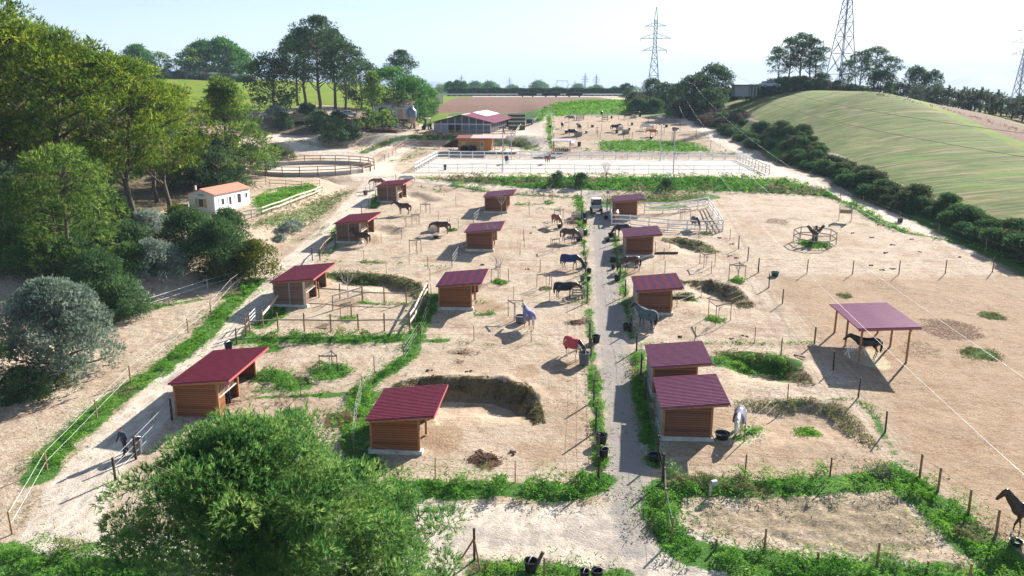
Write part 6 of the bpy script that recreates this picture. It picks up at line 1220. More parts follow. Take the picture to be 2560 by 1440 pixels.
for i, (a, b_) in enumerate(((1378, 240), (1405, 240), (1432, 240))):
    p = G(a - 40 + 20 * (i == 0), b_); p = Vector((at(a - 60, 239, 400).x + 6 * i, 402, tz(10, 402))); t = thing('roadside_trailer', ['left of three dark low trailers at the far white road', 'middle of three dark low trailers at the far white road', 'right of three dark low trailers at the far white road'][i], 'trailer', tuple(p)); MB().box((0, 0, 1.3), (9 if i < 2 else 8, 2, 1.4)).build('body', M['black'], t); MB().box((0, 0, 2.05), (8, 1.8, .1)).build('roof', M['greyplastic'], t)
    for x in (-2.5, 2.5): MB().tube([(x, -1.05, .4), (x, 1.05, .4)], .4, 10).build('wheel', M['tyre'], t)
# stacked dark rows beside the barn
for i in range(4):
    y = 206 + i * 8; x0 = at(1252, 300, y).x + 2.0; x1 = at(1312, 300, y).x; z = tz((x0 + x1) / 2, y); t = thing('wrapped_row', ['nearest', 'second', 'third', 'farthest'][i] + ' of four long dark netted rows right of the barn', 'row cover', (x0, y, z + i * .6), 0, 'dark netted rows behind the barn terrace')
    MB().prism([(0, -.3, -i * .6 - .3), (0, .3, 1.0), (0, 1.2, 1.35), (0, 2.1, 1.0), (0, 2.4, -i * .6 - .3)], (x1 - x0, 0, 0)).build('cover', mat('dark_netting', (.075, .075, .05), var=.4, scale=5, bump=.5), t)
# white road rails and clipped hedge on the horizon
t = thing('road_barrier', 'long white rail along the far road below the dark hedge', 'barrier', (-36, 405, 20.1)); MB().box((55, 0, 1.0), (110, .12, .5)).build('rail', M['white'], t)
b = MB()
for i in range(38): b.box((i * 2.95, .1, .4), (.15, .12, .9))
b.build('posts', M['white'], t)['kind'] = 'stuff'
# ---------------------------------------------------------------- pylons and cables
def pylon(x, y, H, label, arms, m='pylon', base=5.2, z=None, rz=0.0, thick=.2, name='pylon', peak=5):
    z = tz(x, y) if z is None else z; t = thing(name, label, 'pylon', (x, y, z), rz, 'steel lattice pylons'); b = MB()
    waist = H * .60; tw = base * .22
    def wd(h): return base * (1 - h / waist) + tw * (h / waist) if h < waist else tw * (1 if h < H - peak else max(.02, (H - h) / peak))
    hs = [0]
    while hs[-1] < H - peak - .5: hs.append(min(H - peak, hs[-1] + max(1.8, wd(hs[-1]) * 1.05)))
    hs.append(H)
    for h0, h1 in zip(hs, hs[1:]):
        a, c = wd(h0) / 2, wd(h1) / 2; k = [(-1, -1), (1, -1), (1, 1), (-1, 1)]
        for i in range(4):
            p, q = k[i], k[(i + 1) % 4]; b.bar((p[0] * a, p[1] * a, h0), (p[0] * c, p[1] * c, h1), thick)
            if h1 < H: b.bar((p[0] * a, p[1] * a, h0), (q[0] * c, q[1] * c, h1), thick * .6); b.bar((q[0] * a, q[1] * a, h0), (p[0] * c, p[1] * c, h1), thick * .6); b.bar((p[0] * c, p[1] * c, h1), (q[0] * c, q[1] * c, h1), thick * .6)
    b.build('lattice_tower', M[m], t)
    for h, L in arms:
        b = MB(); w = tw / 2
        for s in (-1, 1):
            e = Vector((s * L, 0, h)); b.bar((s * w, -w, h), e, thick * .8); b.bar((s * w, w, h), e, thick * .8); b.bar((s * w, 0, h + L * .32), e, thick * .8)
            for f in (.35, .65): b.bar(Vector((s * w, 0, h)).lerp(e, f), Vector((s * w, 0, h + L * .32)).lerp(e, f), thick * .5)
        o = b.build('cross_arm', M[m], t)
        for s in (-1, 1): i_ = MB(); i_.tube([(s * L, 0, h), (s * L, 0, h - 1.1)], .09, 6); i_.build('insulator', M['greyplastic'], o)
    return t
P1 = Vector((56.5, 330, tz(56.5, 330) - 1))
pylon(P1.x, P1.y, 36.5, 'dark lattice pylon with three cross arms behind the left end of the hill trees', [(29.3, 4.0), (24.7, 5.8), (20.2, 4.6)], base=5.6, z=P1.z, rz=rad(-8))
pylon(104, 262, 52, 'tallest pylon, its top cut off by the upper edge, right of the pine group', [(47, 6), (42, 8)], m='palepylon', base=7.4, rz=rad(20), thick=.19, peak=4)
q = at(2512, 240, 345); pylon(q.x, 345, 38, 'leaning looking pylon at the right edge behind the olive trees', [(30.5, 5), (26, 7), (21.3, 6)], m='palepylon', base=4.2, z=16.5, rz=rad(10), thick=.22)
for i, (x_, tops, D) in enumerate([(1154, 193, 1500), (1274, 198, 1700), (1462, 190, 1300), (1490, 192, 1350), (1437, 206, 1900), (1310, 215, 2200)]):
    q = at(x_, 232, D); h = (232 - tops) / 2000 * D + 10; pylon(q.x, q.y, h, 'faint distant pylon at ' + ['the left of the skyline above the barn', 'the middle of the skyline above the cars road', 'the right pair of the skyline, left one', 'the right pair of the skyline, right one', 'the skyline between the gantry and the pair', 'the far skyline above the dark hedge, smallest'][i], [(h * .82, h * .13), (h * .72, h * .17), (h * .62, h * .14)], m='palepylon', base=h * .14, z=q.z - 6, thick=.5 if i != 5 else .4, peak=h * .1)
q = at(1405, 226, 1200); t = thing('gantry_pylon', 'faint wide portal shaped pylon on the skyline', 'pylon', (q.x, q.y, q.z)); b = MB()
for s in (-1, 1): b.bar((s * 7, 0, 0), (s * 9.5, 0, 9), .6); b.bar((s * 5.5, 0, 0), (s * 9.5, 0, 9), .4); b.bar((s * 9.5, 0, 9), (s * 6, 0, 14), .6); b.bar((s * 9.5, 0, 9), (s * 16, 0, 7), .4)
b.bar((-9, 0, 14), (9, 0, 14), .6); b.bar((0, 0, 14), (0, 0, 8), .3); b.build('portal_frame', M['palepylon'], t)
def cable(P0, pa, pb, DB, label, r=.018, m='cable', smax=1.25):
    r = r * (.55 if m == 'cable' else .9)
    """span that hangs from P0 and passes photo points pa and pb (the latter at depth DB)"""
    B = at(pb[0], pb[1], DB); d = ray(*pa); x0, y0 = P0.x, P0.y; dx, dy = B.x - x0, B.y - y0
    k = d[0] / d[1]; s = (x0 - k * y0) / (k * dy - dx); dep = (y0 + s * dy) / d[1]; za = CAMZ + dep * d[2]
    A_ = np.array([[s, s * s], [1, 1]]); bb, cc = np.linalg.solve(A_, [za - P0.z, B.z - P0.z]); pts = []
    for i in range(61): u = smax * i / 60; pts.append(Vector((x0 + u * dx, y0 + u * dy, P0.z + bb * u + cc * u * u)))
    o = pts[0].copy(); b = MB().tube([p - o for p in pts], [r * (1 + 0 * i) for i in range(len(pts))], 5)
    return tag(b.build('power_cable', M[m], None, True, tuple(o)), label, 'power cable', 'power cables hanging from the pylons')
z1 = P1.z
cable(Vector((P1.x + 4, 330, z1 + 18.5)), (1840, 492), (2221, 877), 40, 'pale power cable crossing in front of the open canopy roof', .016, smax=1.6)
cable(Vector((P1.x + 5, 330, z1 + 18.5)), (1920, 480), (2465, 880), 38, 'pale power cable running right above the open canopy to the right edge', .018, smax=1.6)
cable(Vector((P1.x + 5.5, 330, z1 + 23.5)), (1860, 335), (2560, 750), 42, 'pale power cable crossing over the hay rack paddock', .014, smax=1.4)
cable(Vector((P1.x + 5.5, 330, z1 + 23.5)), (2000, 281), (2560, 392), 60, 'dark power cable, the lower one seen against the green hill', .020, 'darkcable', 1.2)
cable(Vector((P1.x + 4, 330, z1 + 28)), (2000, 241), (2560, 333), 62, 'dark power cable, the upper one seen against the green hill', .020, 'darkcable', 1.2)
cable(Vector((P1.x + 4, 330, z1 + 28)), (1860, 95), (2350, 0), 120, 'thin cable rising across the sky between the two tall pylons', .022, 'darkcable', 1.2)
q = at(2490, 75, 340); cable(Vector((q.x, q.y, q.z)), (2350, 48), (2200, 0), 200, 'faint cable from the right pylon up to the top edge', .02, 'darkcable', 1.2)

# ---------------------------------------------------------------- trees
PINE = leafmat('pine_needles', (.025, .065, .016), (.10, .18, .035), (.30, .38, .07), .5, .5)
YPINE = leafmat('yellow_pine_needles', (.020, .055, .010), (.105, .18, .020), (.38, .43, .045), .5, .5)
FPINE = leafmat('fresh_pine_needles', (.025, .09, .025), (.11, .25, .06), (.36, .48, .13), .50, 1.1)
DPINE = leafmat('dark_pine_needles', (.012, .034, .02), (.045, .09, .04), (.14, .21, .08), .42, .5)
GPINE = leafmat('bright_pine_needles', (.03, .085, .018), (.07, .19, .035), (.15, .32, .07), .42, .35)
OLIVE = leafmat('olive_leaves', (.08, .12, .085), (.19, .25, .185), (.38, .45, .36), .4, .9)
BUSH = leafmat('dark_bush_leaves', (.018, .05, .02), (.06, .125, .045), (.18, .28, .10), .4, .7)
YBUSH = leafmat('yellow_green_bush_leaves', (.04, .06, .008), (.10, .13, .015), (.20, .22, .03), .35, .7)
SILV = leafmat('silver_shrub_leaves', (.10, .14, .10), (.24, .30, .24), (.42, .48, .42), .3, 1.2)
GBUSH = leafmat('green_shrub_leaves', (.03, .08, .02), (.08, .16, .04), (.20, .28, .10), .35, .9)
BRUSH = leafmat('brown_brush_leaves', (.06, .05, .04), (.13, .105, .08), (.22, .18, .14), .3, .8)
def crown_mesh(name, clumps, leaf, per, m, rng, elong=2.4, up=.35, fuzz=.22, tuft=1):
    """clumps: (centre, (rx,ry,rz)); leaves sit on the outer and upper skin of each clump with sky showing through the rim"""
    out, tint = [], []
    for c, r in clumps:
        n = int(per * (r[0] * r[1]) / (leaf * leaf) / tuft); d = rng.normal(size=(n, 3)); d[:, 2] += .3; d /= np.linalg.norm(d, axis=1)[:, None]
        rr = 1 - np.abs(rng.normal(0, fuzz, n)); rr = rr * (1 + .16 * np.sin(d[:, 0] * 5 + c[0] * 3) * np.sin(d[:, 1] * 5 + c[1]) + .1 * np.sin(d[:, 2] * 9 + c[2]))
        P = np.asarray(c) + d * rr[:, None] * np.asarray(r); tt = rng.uniform(0, .6, n)
        if tuft > 1: P = np.repeat(P, tuft, 0); d = np.repeat(d, tuft, 0); tt = np.repeat(tt, tuft); n = len(P)
        th = rng.normal(size=(n, 3)) * (.75 if tuft == 1 else .5) + d * .9; th[:, 2] += up; th /= np.linalg.norm(th, axis=1)[:, None]
        q = rng.normal(size=(n, 3)); b = np.cross(th, q); b /= np.linalg.norm(b, axis=1)[:, None] + 1e-9; s = (leaf * rng.uniform(.55, 1.3, n))[:, None]
        l = th * s * elong / 2; w = b * s / 2; P = P + (l if tuft > 1 else 0); out.append(np.stack([P - l - w, P - l + w, P + l + w * .5, P + l - w * .5], 1)); tint.append(np.clip(rng.uniform(0, .55) + tt + rng.uniform(-.1, .1, n), 0, 1.2))
    V = np.concatenate(out).astype(np.float32).reshape(-1, 3); n = len(V) // 4
    me = bpy.data.meshes.new(name); me.vertices.add(len(V)); me.vertices.foreach_set('co', V.ravel()); me.loops.add(len(V)); me.loops.foreach_set('vertex_index', np.arange(len(V), dtype=np.int32)); me.polygons.add(n); me.polygons.foreach_set('loop_start', np.arange(0, len(V), 4, dtype=np.int32))
    a = me.attributes.new('tint', 'FLOAT', 'FACE'); a.data.foreach_set('value', np.concatenate(tint).astype(np.float32)); me.materials.append(m); me.update(calc_edges=True); return me
def clumps_in(R, H0_, H1, n, rng, rr=(.16, .28), shape='dome', flat=.6, hollow=.45):
    """clump centres through a crown of radius R between heights H0_ and H1"""
    out = []
    for i in range(n):
        for _ in range(60):
            t = rng.uniform(0, 1); a = rng.uniform(0, 6.283)
            prof = {'dome': math.sqrt(max(0, 1 - (2 * t - 1) ** 2)) if t > .5 else .55 + .9 * t, 'umbrella': math.sqrt(max(0, 1 - t * t)) if t > .0 else 1, 'cone': (1 - t) * .95 + .12, 'tall': .5 + .5 * math.sin(t * math.pi), 'bush': math.sqrt(max(0, 1 - t ** 2))}[shape]
            prof = min(prof, 1.0); f = rng.uniform(hollow, 1.0); x, y = math.cos(a) * R * prof * f, math.sin(a) * R * prof * f
            if f > .75 or t > .6 or rng.uniform() < .3: break
        s = R * rng.uniform(*rr) * (1.1 - .3 * f); out.append(((x, y, H0_ + (H1 - H0_) * t), (s * rng.uniform(.9, 1.4), s * rng.uniform(.9, 1.4), s * flat * rng.uniform(.8, 1.3))))
    return out
def tree_data(seed, H, R, h0, n, m, leaf, per=1.6, shape='dome', flat=.6, trunk=.28, bark='bark', limbs=14, lean=0, rr=(.16, .28), hollow=.45, elong=2.4, stems=1, twigs=0, tuft=1):
    rng = np.random.default_rng(seed); rd = random.Random(seed); cl = clumps_in(R, h0, H - R * .12, n, rng, rr, shape, flat, hollow); b = MB()
    for s in range(stems):
        ox, oy = (0, 0) if stems == 1 else (rd.uniform(-1, 1) * R * .3, rd.uniform(-1, 1) * R * .3); top = Vector((ox * 1.6 + lean, oy * 1.6, H * .82)); pts = [Vector((ox, oy, -1.0))] + [Vector((ox + (top.x - ox) * f + rd.uniform(-.12, .12) * R * .35, oy + (top.y - oy) * f + rd.uniform(-.12, .12) * R * .35, H * .82 * f)) for f in (.15, .35, .55, .78, 1)]
        b.tube(pts, [trunk * 1.25, trunk, trunk * .85, trunk * .65, trunk * .4, trunk * .1], 8)
        for c, r in rd.sample(cl, min(limbs, len(cl))):
            f = min(.95, max(.2, (c[2] - R * .35) / (H * .82))); i = f * 5; k = min(4, int(i)); o = pts[k].lerp(pts[k + 1], i - k); e = Vector(c); mid = o.lerp(e, .5) + Vector((0, 0, -.06 * R)); b.tube([o, mid, e], [trunk * .38, trunk * .24, trunk * .06], 5)
            for _ in range(twigs): q = o.lerp(e, rd.uniform(.5, 1)); w = Vector((rd.uniform(-1, 1), rd.uniform(-1, 1), rd.uniform(-.2, 1))).normalized() * R * rd.uniform(.08, .2); b.tube([q, q + w * .6 + Vector((0, 0, .03)), q + w], [trunk * .06, trunk * .04, trunk * .012], 3, cap=False)
    return b.mesh('trunk', M[bark], True), crown_mesh('crown', cl, leaf, per, m, rng, elong, tuft=tuft)
def tree(data, loc, label, name='pine_tree', cat='tree', s=1.0, rz=None, group=None, sz=None):
    t = thing(name, label, cat, tuple(loc), random.uniform(0, 6.28) if rz is None else rz, group); t.scale = (s, s, sz or s); link('trunk', data[0], t); link('crown', data[1], t); return t
def gpt(x, y): return Vector((x, y, tz(x, y)))
# foreground pine seen from above
fg = tree_data(3, 12.4, 6.3, 2.2, 270, FPINE, .028, .95, 'dome', .8, .20, 'palebark', 110, rr=(.12, .19), hollow=.05, elong=7, twigs=10, tuft=7)
tree(fg, (-9.3, 25.5, tz(-9.3, 25.5) - .5), 'big bright green pine filling the bottom left foreground', rz=.4, s=.97)
fg2 = tree_data(5, 7.6, 3.1, 1.6, 80, FPINE, .028, .9, 'dome', .8, .14, 'palebark', 30, rr=(.17, .28), hollow=.25, elong=7.5, twigs=6, tuft=7)
tree(fg2, (-4.9, 27.4, tz(-4.9, 27.4)), 'smaller pine growing against the right side of the big foreground pine')
# pines of the left wood
L1 = tree_data(21, 20, 7.2, 8.0, 140, YPINE, .075, .8, 'dome', .55, .34, 'bark', 40, rr=(.13, .21), hollow=.5, elong=4.5, tuft=4)
L2 = tree_data(22, 18, 6.3, 7.0, 110, YPINE, .075, .8, 'dome', .55, .30, 'bark', 34, lean=2.0, rr=(.14, .23), elong=4.5, tuft=4)
L3 = tree_data(23, 12, 4.8, 2.0, 110, PINE, .075, .75, 'dome', .7, .22, 'bark', 22, rr=(.16, .27), elong=4.5, tuft=4)
for i, (d_, x, y, s, l) in enumerate([(L1, -53, 82, 1.26, 'tallest yellow green pine at the left edge, crown touching the sky'), (L1, -47, 84, 1.12, 'yellow green pine, second from the left edge of the skyline'), (L2, -42.5, 88, 1.1, 'yellow green pine with leaning trunk in the middle of the left wood'),
                                  (L2, -41.0, 95, .92, 'yellow green pine stepping down the slope left of the mobile home'), (L1, -60, 92, 1.2, 'pine behind the tallest one at the left edge'), (L2, -54, 98, 1.12, 'pine in the second row of the left wood'), (L2, -46.5, 105, .85, 'lower yellow green pine above the mobile home roof'),
                                  (L3, -40.5, 72, 1.05, 'bright green pine low at the left edge'), (L3, -44.5, 77, .9, 'small pine between trunks at the left edge'), (L3, -49, 112, 1.0, 'pine standing behind the left wood near the pink roofed house'), (L1, -72, 110, 1.0, 'tall pine deep in the left wood'), (L2, -65, 122, 1.0, 'rear pine of the left wood')]):
    tree(d_, gpt(x, y), l, s=s, rz=.7 * i)
# the single pine and dark trees round the pink roofed house
S1 = tree_data(31, 14.5, 6.8, 2.2, 160, PINE, .12, .95, 'cone', .6, .30, 'bark', 30, rr=(.14, .24), hollow=.35); p = G(600, 425); tree(S1, (at(585, 400, 122).x, 121, tz(at(585, 400, 122).x, 121)), 'broad conical pine with open branches before the pink roofed house', s=1.08, rz=.3)
DK = tree_data(32, 8, 3.8, 1.2, 60, DPINE, .16, .9, 'dome', .7, .2, 'bark', 12, rr=(.2, .34)); 
for i, (px, py, D, s, l) in enumerate([(505, 400, 116, 1.0, 'dark evergreen between the left wood and the open conical pine'), (545, 430, 112, .85, 'dark evergreen under the conical pine'), (660, 375, 128, .8, 'rounded green tree at the right foot of the conical pine'), (455, 330, 128, 1.0, 'dark evergreen left of the pink roofed house')]):
    q = at(px, py, D); tree(DK if i != 2 else tree_data(33, 7, 3.6, 1, 50, BUSH, .15, .9, 'bush', .7, .2, rr=(.2, .34)), gpt(q.x, q.y), l, 'evergreen_tree', s=s)
# pines of the grove above the road fork
E1 = tree_data(41, 22, 6.8, 8.0, 95, DPINE, .2, 1.1, 'dome', .7, .40, 'bark', 26, rr=(.17, .30)); E2 = tree_data(42, 15, 6.6, 2.0, 110, DPINE, .24, .95, 'tall', .7, .34, 'bark', 18, rr=(.2, .34)); E3 = tree_data(43, 15, 6.2, 4.5, 90, GPINE, .2, 1.1, 'dome', .55, .25, 'bark', 20, rr=(.2, .34)); E4 = tree_data(44, 14, 5.0, 1.5, 90, PINE, .18, 1.0, 'cone', .6, .25, 'bark', 20, rr=(.2, .32))
for i, (d_, px, py, D, s, l, dz) in enumerate([(E2, 688, 300, 196, .98, 'dark dense tree at the left end of the grove above the road fork', 0), (E1, 765, 275, 208, .92, 'tall thin trunked pine, leftmost of the high crowns in the grove', 0), (E1, 800, 280, 200, 1.08, 'tall pine in the centre of the grove with bare trunk', 0), (E1, 838, 262, 216, .95, 'tall pine right of the grove centre', 0),
                                  (E1, 866, 285, 204, .84, 'pine with forked trunk on the right side of the grove', 0), (E4, 935, 310, 190, 1.0, 'feathery conical pine in front of the grove, left of the silo', 0), (E3, 985, 280, 204, .95, 'bright green umbrella crowned pine above the whitewashed building', 0), (E3, 1035, 285, 208, .88, 'bright green pine just left of the silo', 0),
                                  (E1, 1005, 262, 236, .78, 'dark round topped pine standing highest at the right of the grove', 0), (E2, 905, 268, 225, .9, 'dark tree filling the middle back of the grove', 0), (E3, 1062, 285, 215, .72, 'small pine at the right end of the grove', 0), (E1, 745, 262, 222, .85, 'tall pine at the back left of the grove', 0)]):
    q = at(px, py, D); tree(d_, gpt(q.x, q.y) + Vector((0, 0, dz)), l, s=s, rz=i * 1.1)
# far tree group on the left skyline
F1 = tree_data(51, 12.5, 8.2, 1, 110, GPINE, .32, 1.1, 'umbrella', .8, .3, 'bark', 10, rr=(.2, .34)); F2 = tree_data(52, 10, 4.8, .5, 60, PINE, .28, 1.1, 'dome', .8, .3, 'bark', 10, rr=(.24, .38))
for i, (d_, px, D, s, l, gr) in enumerate([(F1, 350, 330, .95, 'round crowned tree at the left of the far skyline group', 0), (F2, 405, 322, .95, 'greyish tree right of the left round crown on the skyline', 0), (F2, 318, 318, .8, 'small tree at the left end of the skyline group', 0), (F1, 560, 335, 1.25, 'largest domed tree of the far skyline group', 0), (F1, 515, 330, 1.15, 'bluish domed tree left of the largest one on the skyline', 0),
                                  (F2, 480, 322, 1.15, 'grey green tree in front of the skyline domes', 0), (F1, 600, 338, .95, 'domed tree at the right end of the skyline group', 0), (F2, 445, 330, .7, 'low tree in the gap of the skyline group', 0)]):
    q = at(px, 205, D); tree(d_, gpt(q.x, q.y), l, s=s)
# trees of the right hill
H1_ = tree_data(61, 15.5, 4.9, 7.0, 62, DPINE, .2, 1.05, 'dome', .7, .28, 'bark', 24, rr=(.17, .30)); H2 = tree_data(62, 10, 4.9, .5, 85, DPINE, .24, 1.1, 'dome', .75, .22, 'bark', 8, rr=(.24, .36))
for i, (d_, px, py, D, s, l) in enumerate([(H2, 1705, 235, 235, .9, 'dark tree on the hill, left one of the clump behind the cables'), (H2, 1745, 240, 225, 1.15, 'dark tree on the hill, middle of the clump behind the cables'), (H2, 1785, 235, 232, 1.22, 'round bright topped tree of the hill clump behind the cables'), (H2, 1665, 235, 255, .8, 'low dark tree below the dark lattice pylon'),
                                  (H2, 1630, 232, 290, .85, 'scrubby tree at the foot of the dark lattice pylon'), (H2, 1565, 228, 330, .65, 'small round bush tree at the end of the far hedge'), (H2, 1775, 258, 215, .8, 'pale green rounded tree in front of the hill clump'), (H1_, 1945, 200, 240, .82, 'leftmost tree of the wind leaning pine group on the hilltop'),
                                  (H1_, 1972, 205, 236, .98, 'second tree of the wind leaning pine group on the hilltop'), (H1_, 1998, 205, 240, 1.08, 'third and tallest tree of the wind leaning pine group'), (H1_, 2022, 205, 238, .98, 'fourth tree of the wind leaning pine group'), (H1_, 2036, 208, 232, .72, 'thin right hand tree of the wind leaning pine group'),
                                  (H2, 1995, 215, 228, .38, 'rounded shrub tree under the wind leaning pines'), (H2, 2052, 214, 228, .55, 'small conical tree just left of the tallest pylon'), (H2, 2095, 212, 246, .5, 'tree at the foot of the tallest pylon'), (H1_, 2120, 205, 250, .75, 'tree right behind the tallest pylon'),
                                  (H1_, 2150, 212, 244, .92, 'broad tree of the right hilltop group, left side'), (H1_, 2185, 215, 240, 1.0, 'highest tree of the right hilltop group'), (H1_, 2215, 222, 238, .85, 'tree of the right hilltop group, right side'), (H2, 2200, 222, 234, .85, 'drooping tree at the lower right of the right hilltop group'), (H2, 2240, 228, 238, .6, 'lowest tree at the right end of the right hilltop group')]):
    q = at(px, py, D); z = tz(q.x, q.y); t = tree(d_, (q.x, q.y, min(z + .5, q.z + 1) if abs(z - q.z) > 2.5 else z), l, s=s, rz=i * 1.3)
OL = tree_data(71, 4.8, 2.6, .8, 36, leafmat('hazy_olive_leaves', (.03, .045, .03), (.07, .095, .06), (.15, .19, .13), .35, .8), .26, .9, 'bush', .8, .2, 'bark', 6, rr=(.28, .42))
for i in range(26):
    px = 2275 + (i % 13) * 27 + (i // 13) * 12; py = 248 + (px - 2275) * .12 + (i // 13) * 10; D = 235 - (i // 13) * 22 - (px - 2275) * .12; q = at(px, py, D); z = tz(q.x, q.y)
    tree(OL, (q.x, q.y, max(z - .4, q.z - 1.2)), 'grey green olive tree in the rows right of the ploughed strips', 'olive_tree', s=random.uniform(.85, 1.25), group='olive trees in rows behind the green hill')
for i, (px, s, l) in enumerate([(2283, 1.35, 'slim pointed tree at the left end of the olive rows'), (2325, 1.2, 'second slim tree at the left of the olive rows')]): q = at(px, 246, 245); tree(H2, (q.x, q.y, q.z - 1), l, s=s * .55, sz=s * .8)
# silver olive at the left edge, dark bush by the mobile home
BO = tree_data(81, 7.2, 4.2, .6, 190, OLIVE, .06, 1.5, 'bush', .9, .3, 'bark', 20, rr=(.15, .25), hollow=.25, elong=3.5, tuft=4); q = G(110, 975); tree(BO, gpt(q.x, q.y + 2.5), 'large silvery olive tree at the left edge', 'olive_tree')
q = G(15, 1010); tree(L3, gpt(q.x - 1.5, q.y - 2), 'bright green pine cut by the left edge below the silvery olive', s=.55); 
HBX = []
def bush(px, py, r, m, label, h=None, leaf=None, name='shrub', seed=None, group=None, D=None, sh='bush'):
    p = G(px, py) if D is None else gpt(at(px, py, D).x, at(px, py, D).y); leaf = leaf or max(.07, p.y * .00125); seed = seed or int(px * 7 + py)
    d_ = tree_data(seed, h or r * 1.3, r, .1, int(36 + r * 14), m, leaf * .85, 1.05, sh, .85, .10, 'bark', 6, rr=(.25, .40), hollow=.3); return tree(d_, p, label, name, 'shrub', group=group)
bush(545, 680, 3.6, BUSH, 'big dark green bush in front of the mobile home', 5.2); bush(480, 640, 3.4, BUSH, 'dark bush left of the big one, under the mobile home gable', 4.6); bush(640, 690, 2.6, YBUSH, 'yellow green bush at the right foot of the big dark bush', 3.6)
bush(560, 695, 2.4, YBUSH, 'low yellow green bush in front of the big dark bush', 3.0); bush(720, 580, 1.3, SILV, 'silver shrub on the bank beside the left lane', 1.1); bush(735, 570, 1.2, SILV, 'second silver shrub higher on the same bank', 1.0); bush(700, 600, .8, SILV, 'smallest silver shrub on the bank', .6)
for a in [(390, 690, 2.6, SILV, 'pale shrub mass right of the dark wood edge'), (430, 675, 1.9, SILV, 'pale shrub next to the big dark bush'), (330, 690, 2.4, GBUSH, 'green shrub below the pine trunks'), (300, 790, 2.6, BUSH, 'dark green shrub behind the silvery olive'), (330, 760, 1.6, SILV, 'pale leafy shrub by the white tapes'), (240, 740, 3.0, BUSH, 'dark shrub between olive and wood'), (300, 800, .9, GBUSH, 'small round green plant at the tape fence'),
          (355, 780, .8, SILV, 'small pale plant at the tape fence'), (180, 700, 3.2, BUSH, 'dark evergreen undergrowth behind the olive top'), (100, 690, 3.0, GBUSH, 'green undergrowth at the left edge'), (30, 660, 2.8, GBUSH, 'bright undergrowth shrub at the far left'), (250, 650, 2.8, BUSH, 'dark undergrowth below the leaning pine'), (330, 640, 2.6, BUSH, 'dark shrub at the wood edge left of the mobile home'),
          (60, 1000, 1.8, BUSH, 'dark shrub under the silvery olive'), (150, 960, 1.2, YBUSH, 'yellow green tuft right below the olive'), (100, 985, 1.0, GBUSH, 'pale leafy plant at the foot of the olive'), (380, 590, 2.2, SILV, 'greyish shrub on the wooded slope'), (290, 560, 2.6, GBUSH, 'green shrub among the pine trunks'), (180, 620, 2.4, BUSH, 'dark shrub beside the slanting trunks'),
          (590, 470, 2.6, BUSH, 'green shrub on the slope above the mobile home roof'), (540, 470, 2.8, GBUSH, 'bright shrub behind the mobile home chimney'), (500, 440, 3.0, BUSH, 'dark shrub on the slope left above the roof'), (650, 425, 2.4, SILV, 'grey shrub at the left end of the round pen'), (620, 410, 2.8, BUSH, 'dark shrub left of the round pen'), (690, 395, 2.0, GBUSH, 'green shrub behind the round pen'),
          (445, 560, 1.8, YBUSH, 'light green shrub left of the laundry rack'), (240, 690, 1.4, BRUSH, 'brown dry brush among the shrubs'), (220, 800, 1.2, BRUSH, 'reddish brown twiggy brush right of the olive'), (720, 400, 1.6, GBUSH, 'small green shrub at the road bend'), (570, 600, 2.6, BUSH, 'dark shrub behind the top of the big bush'),
          (840, 350, 3.6, BUSH, 'large grey green shrub on the bank at the road fork'), (870, 348, 2.6, DPINE, 'dark shrub at the right end of the fork bank'), (800, 325, 3.4, BUSH, 'rounded shrub under the grove trunks'), (770, 300, 3.0, DPINE, 'dark shrub at the back of the fork bank'), (710, 320, 2.6, BUSH, 'shrub left of the orange manure heap'), (690, 300, 2.6, SILV, 'grey shrub under the leftmost dark tree'),
          (885, 345, 1.8, BUSH, 'small dark shrub nearest the road fork'), (960, 310, 2.8, DPINE, 'dark shrub left of the silo'), (990, 310, 3.6, BUSH, 'round dark shrub just left of the silo legs'), (1050, 300, 3.4, GBUSH, 'leafy green shrub right of the silo'), (1075, 290, 2.6, BUSH, 'shrub between the silo and the barn roof'), (930, 310, 2.4, DPINE, 'dark undergrowth beneath the feathery pine'),
          (845, 310, 2.4, DPINE, 'dark shrub in the grove shade'), (1665, 482, 1.6, BUSH, 'dark bush in the green bank above the white corral'), (1395, 462, 1.5, BUSH, 'dark bush in the green bank above the lane top'), (1450, 465, 1.6, BUSH, 'second dark bush in the green bank near the lane top')]: bush(a[0], a[1], a[2], a[3], a[4], name='shrub')
for i in range(14): q = at(390 + i * 18, 212 - i * 1.4, 318); d_ = bush(390 + i * 18, 205 - i, 2.6 + random.random(), [BUSH, BRUSH, SILV][i % 3], 'low dry shrub in the strip below the far skyline trees', 2.4, .3, D=318, group='shrubs at the foot of the skyline trees', seed=900 + i % 4)
rnd = random.Random(4)
for k in range(46):
    x = rnd.uniform(-80, -41); y = rnd.uniform(74, 124)
    if x > -46 and y > 92: continue
    if x > -40 - max(0, (76 - y)) * .2: continue
    bd = HBX[k % 4] if len(HBX) == 4 else None
    if bd is None:
        pass
    if len(HBX) < 4:
        HBX.append(tree_data(700 + k, 3.2, 2.8, .0, 60, (BUSH, GBUSH, BUSH, DPINE)[len(HBX)], .12, 1.1, 'bush', .85, .1, 'bark', 5, rr=(.24, .38), hollow=.25)); bd = HBX[-1]
    tree(bd, gpt(x, y), 'undergrowth shrub beneath the pines of the left wood', 'understorey_shrub', 'shrub', s=rnd.uniform(.7, 1.3), group='undergrowth shrubs beneath the pines of the left wood')
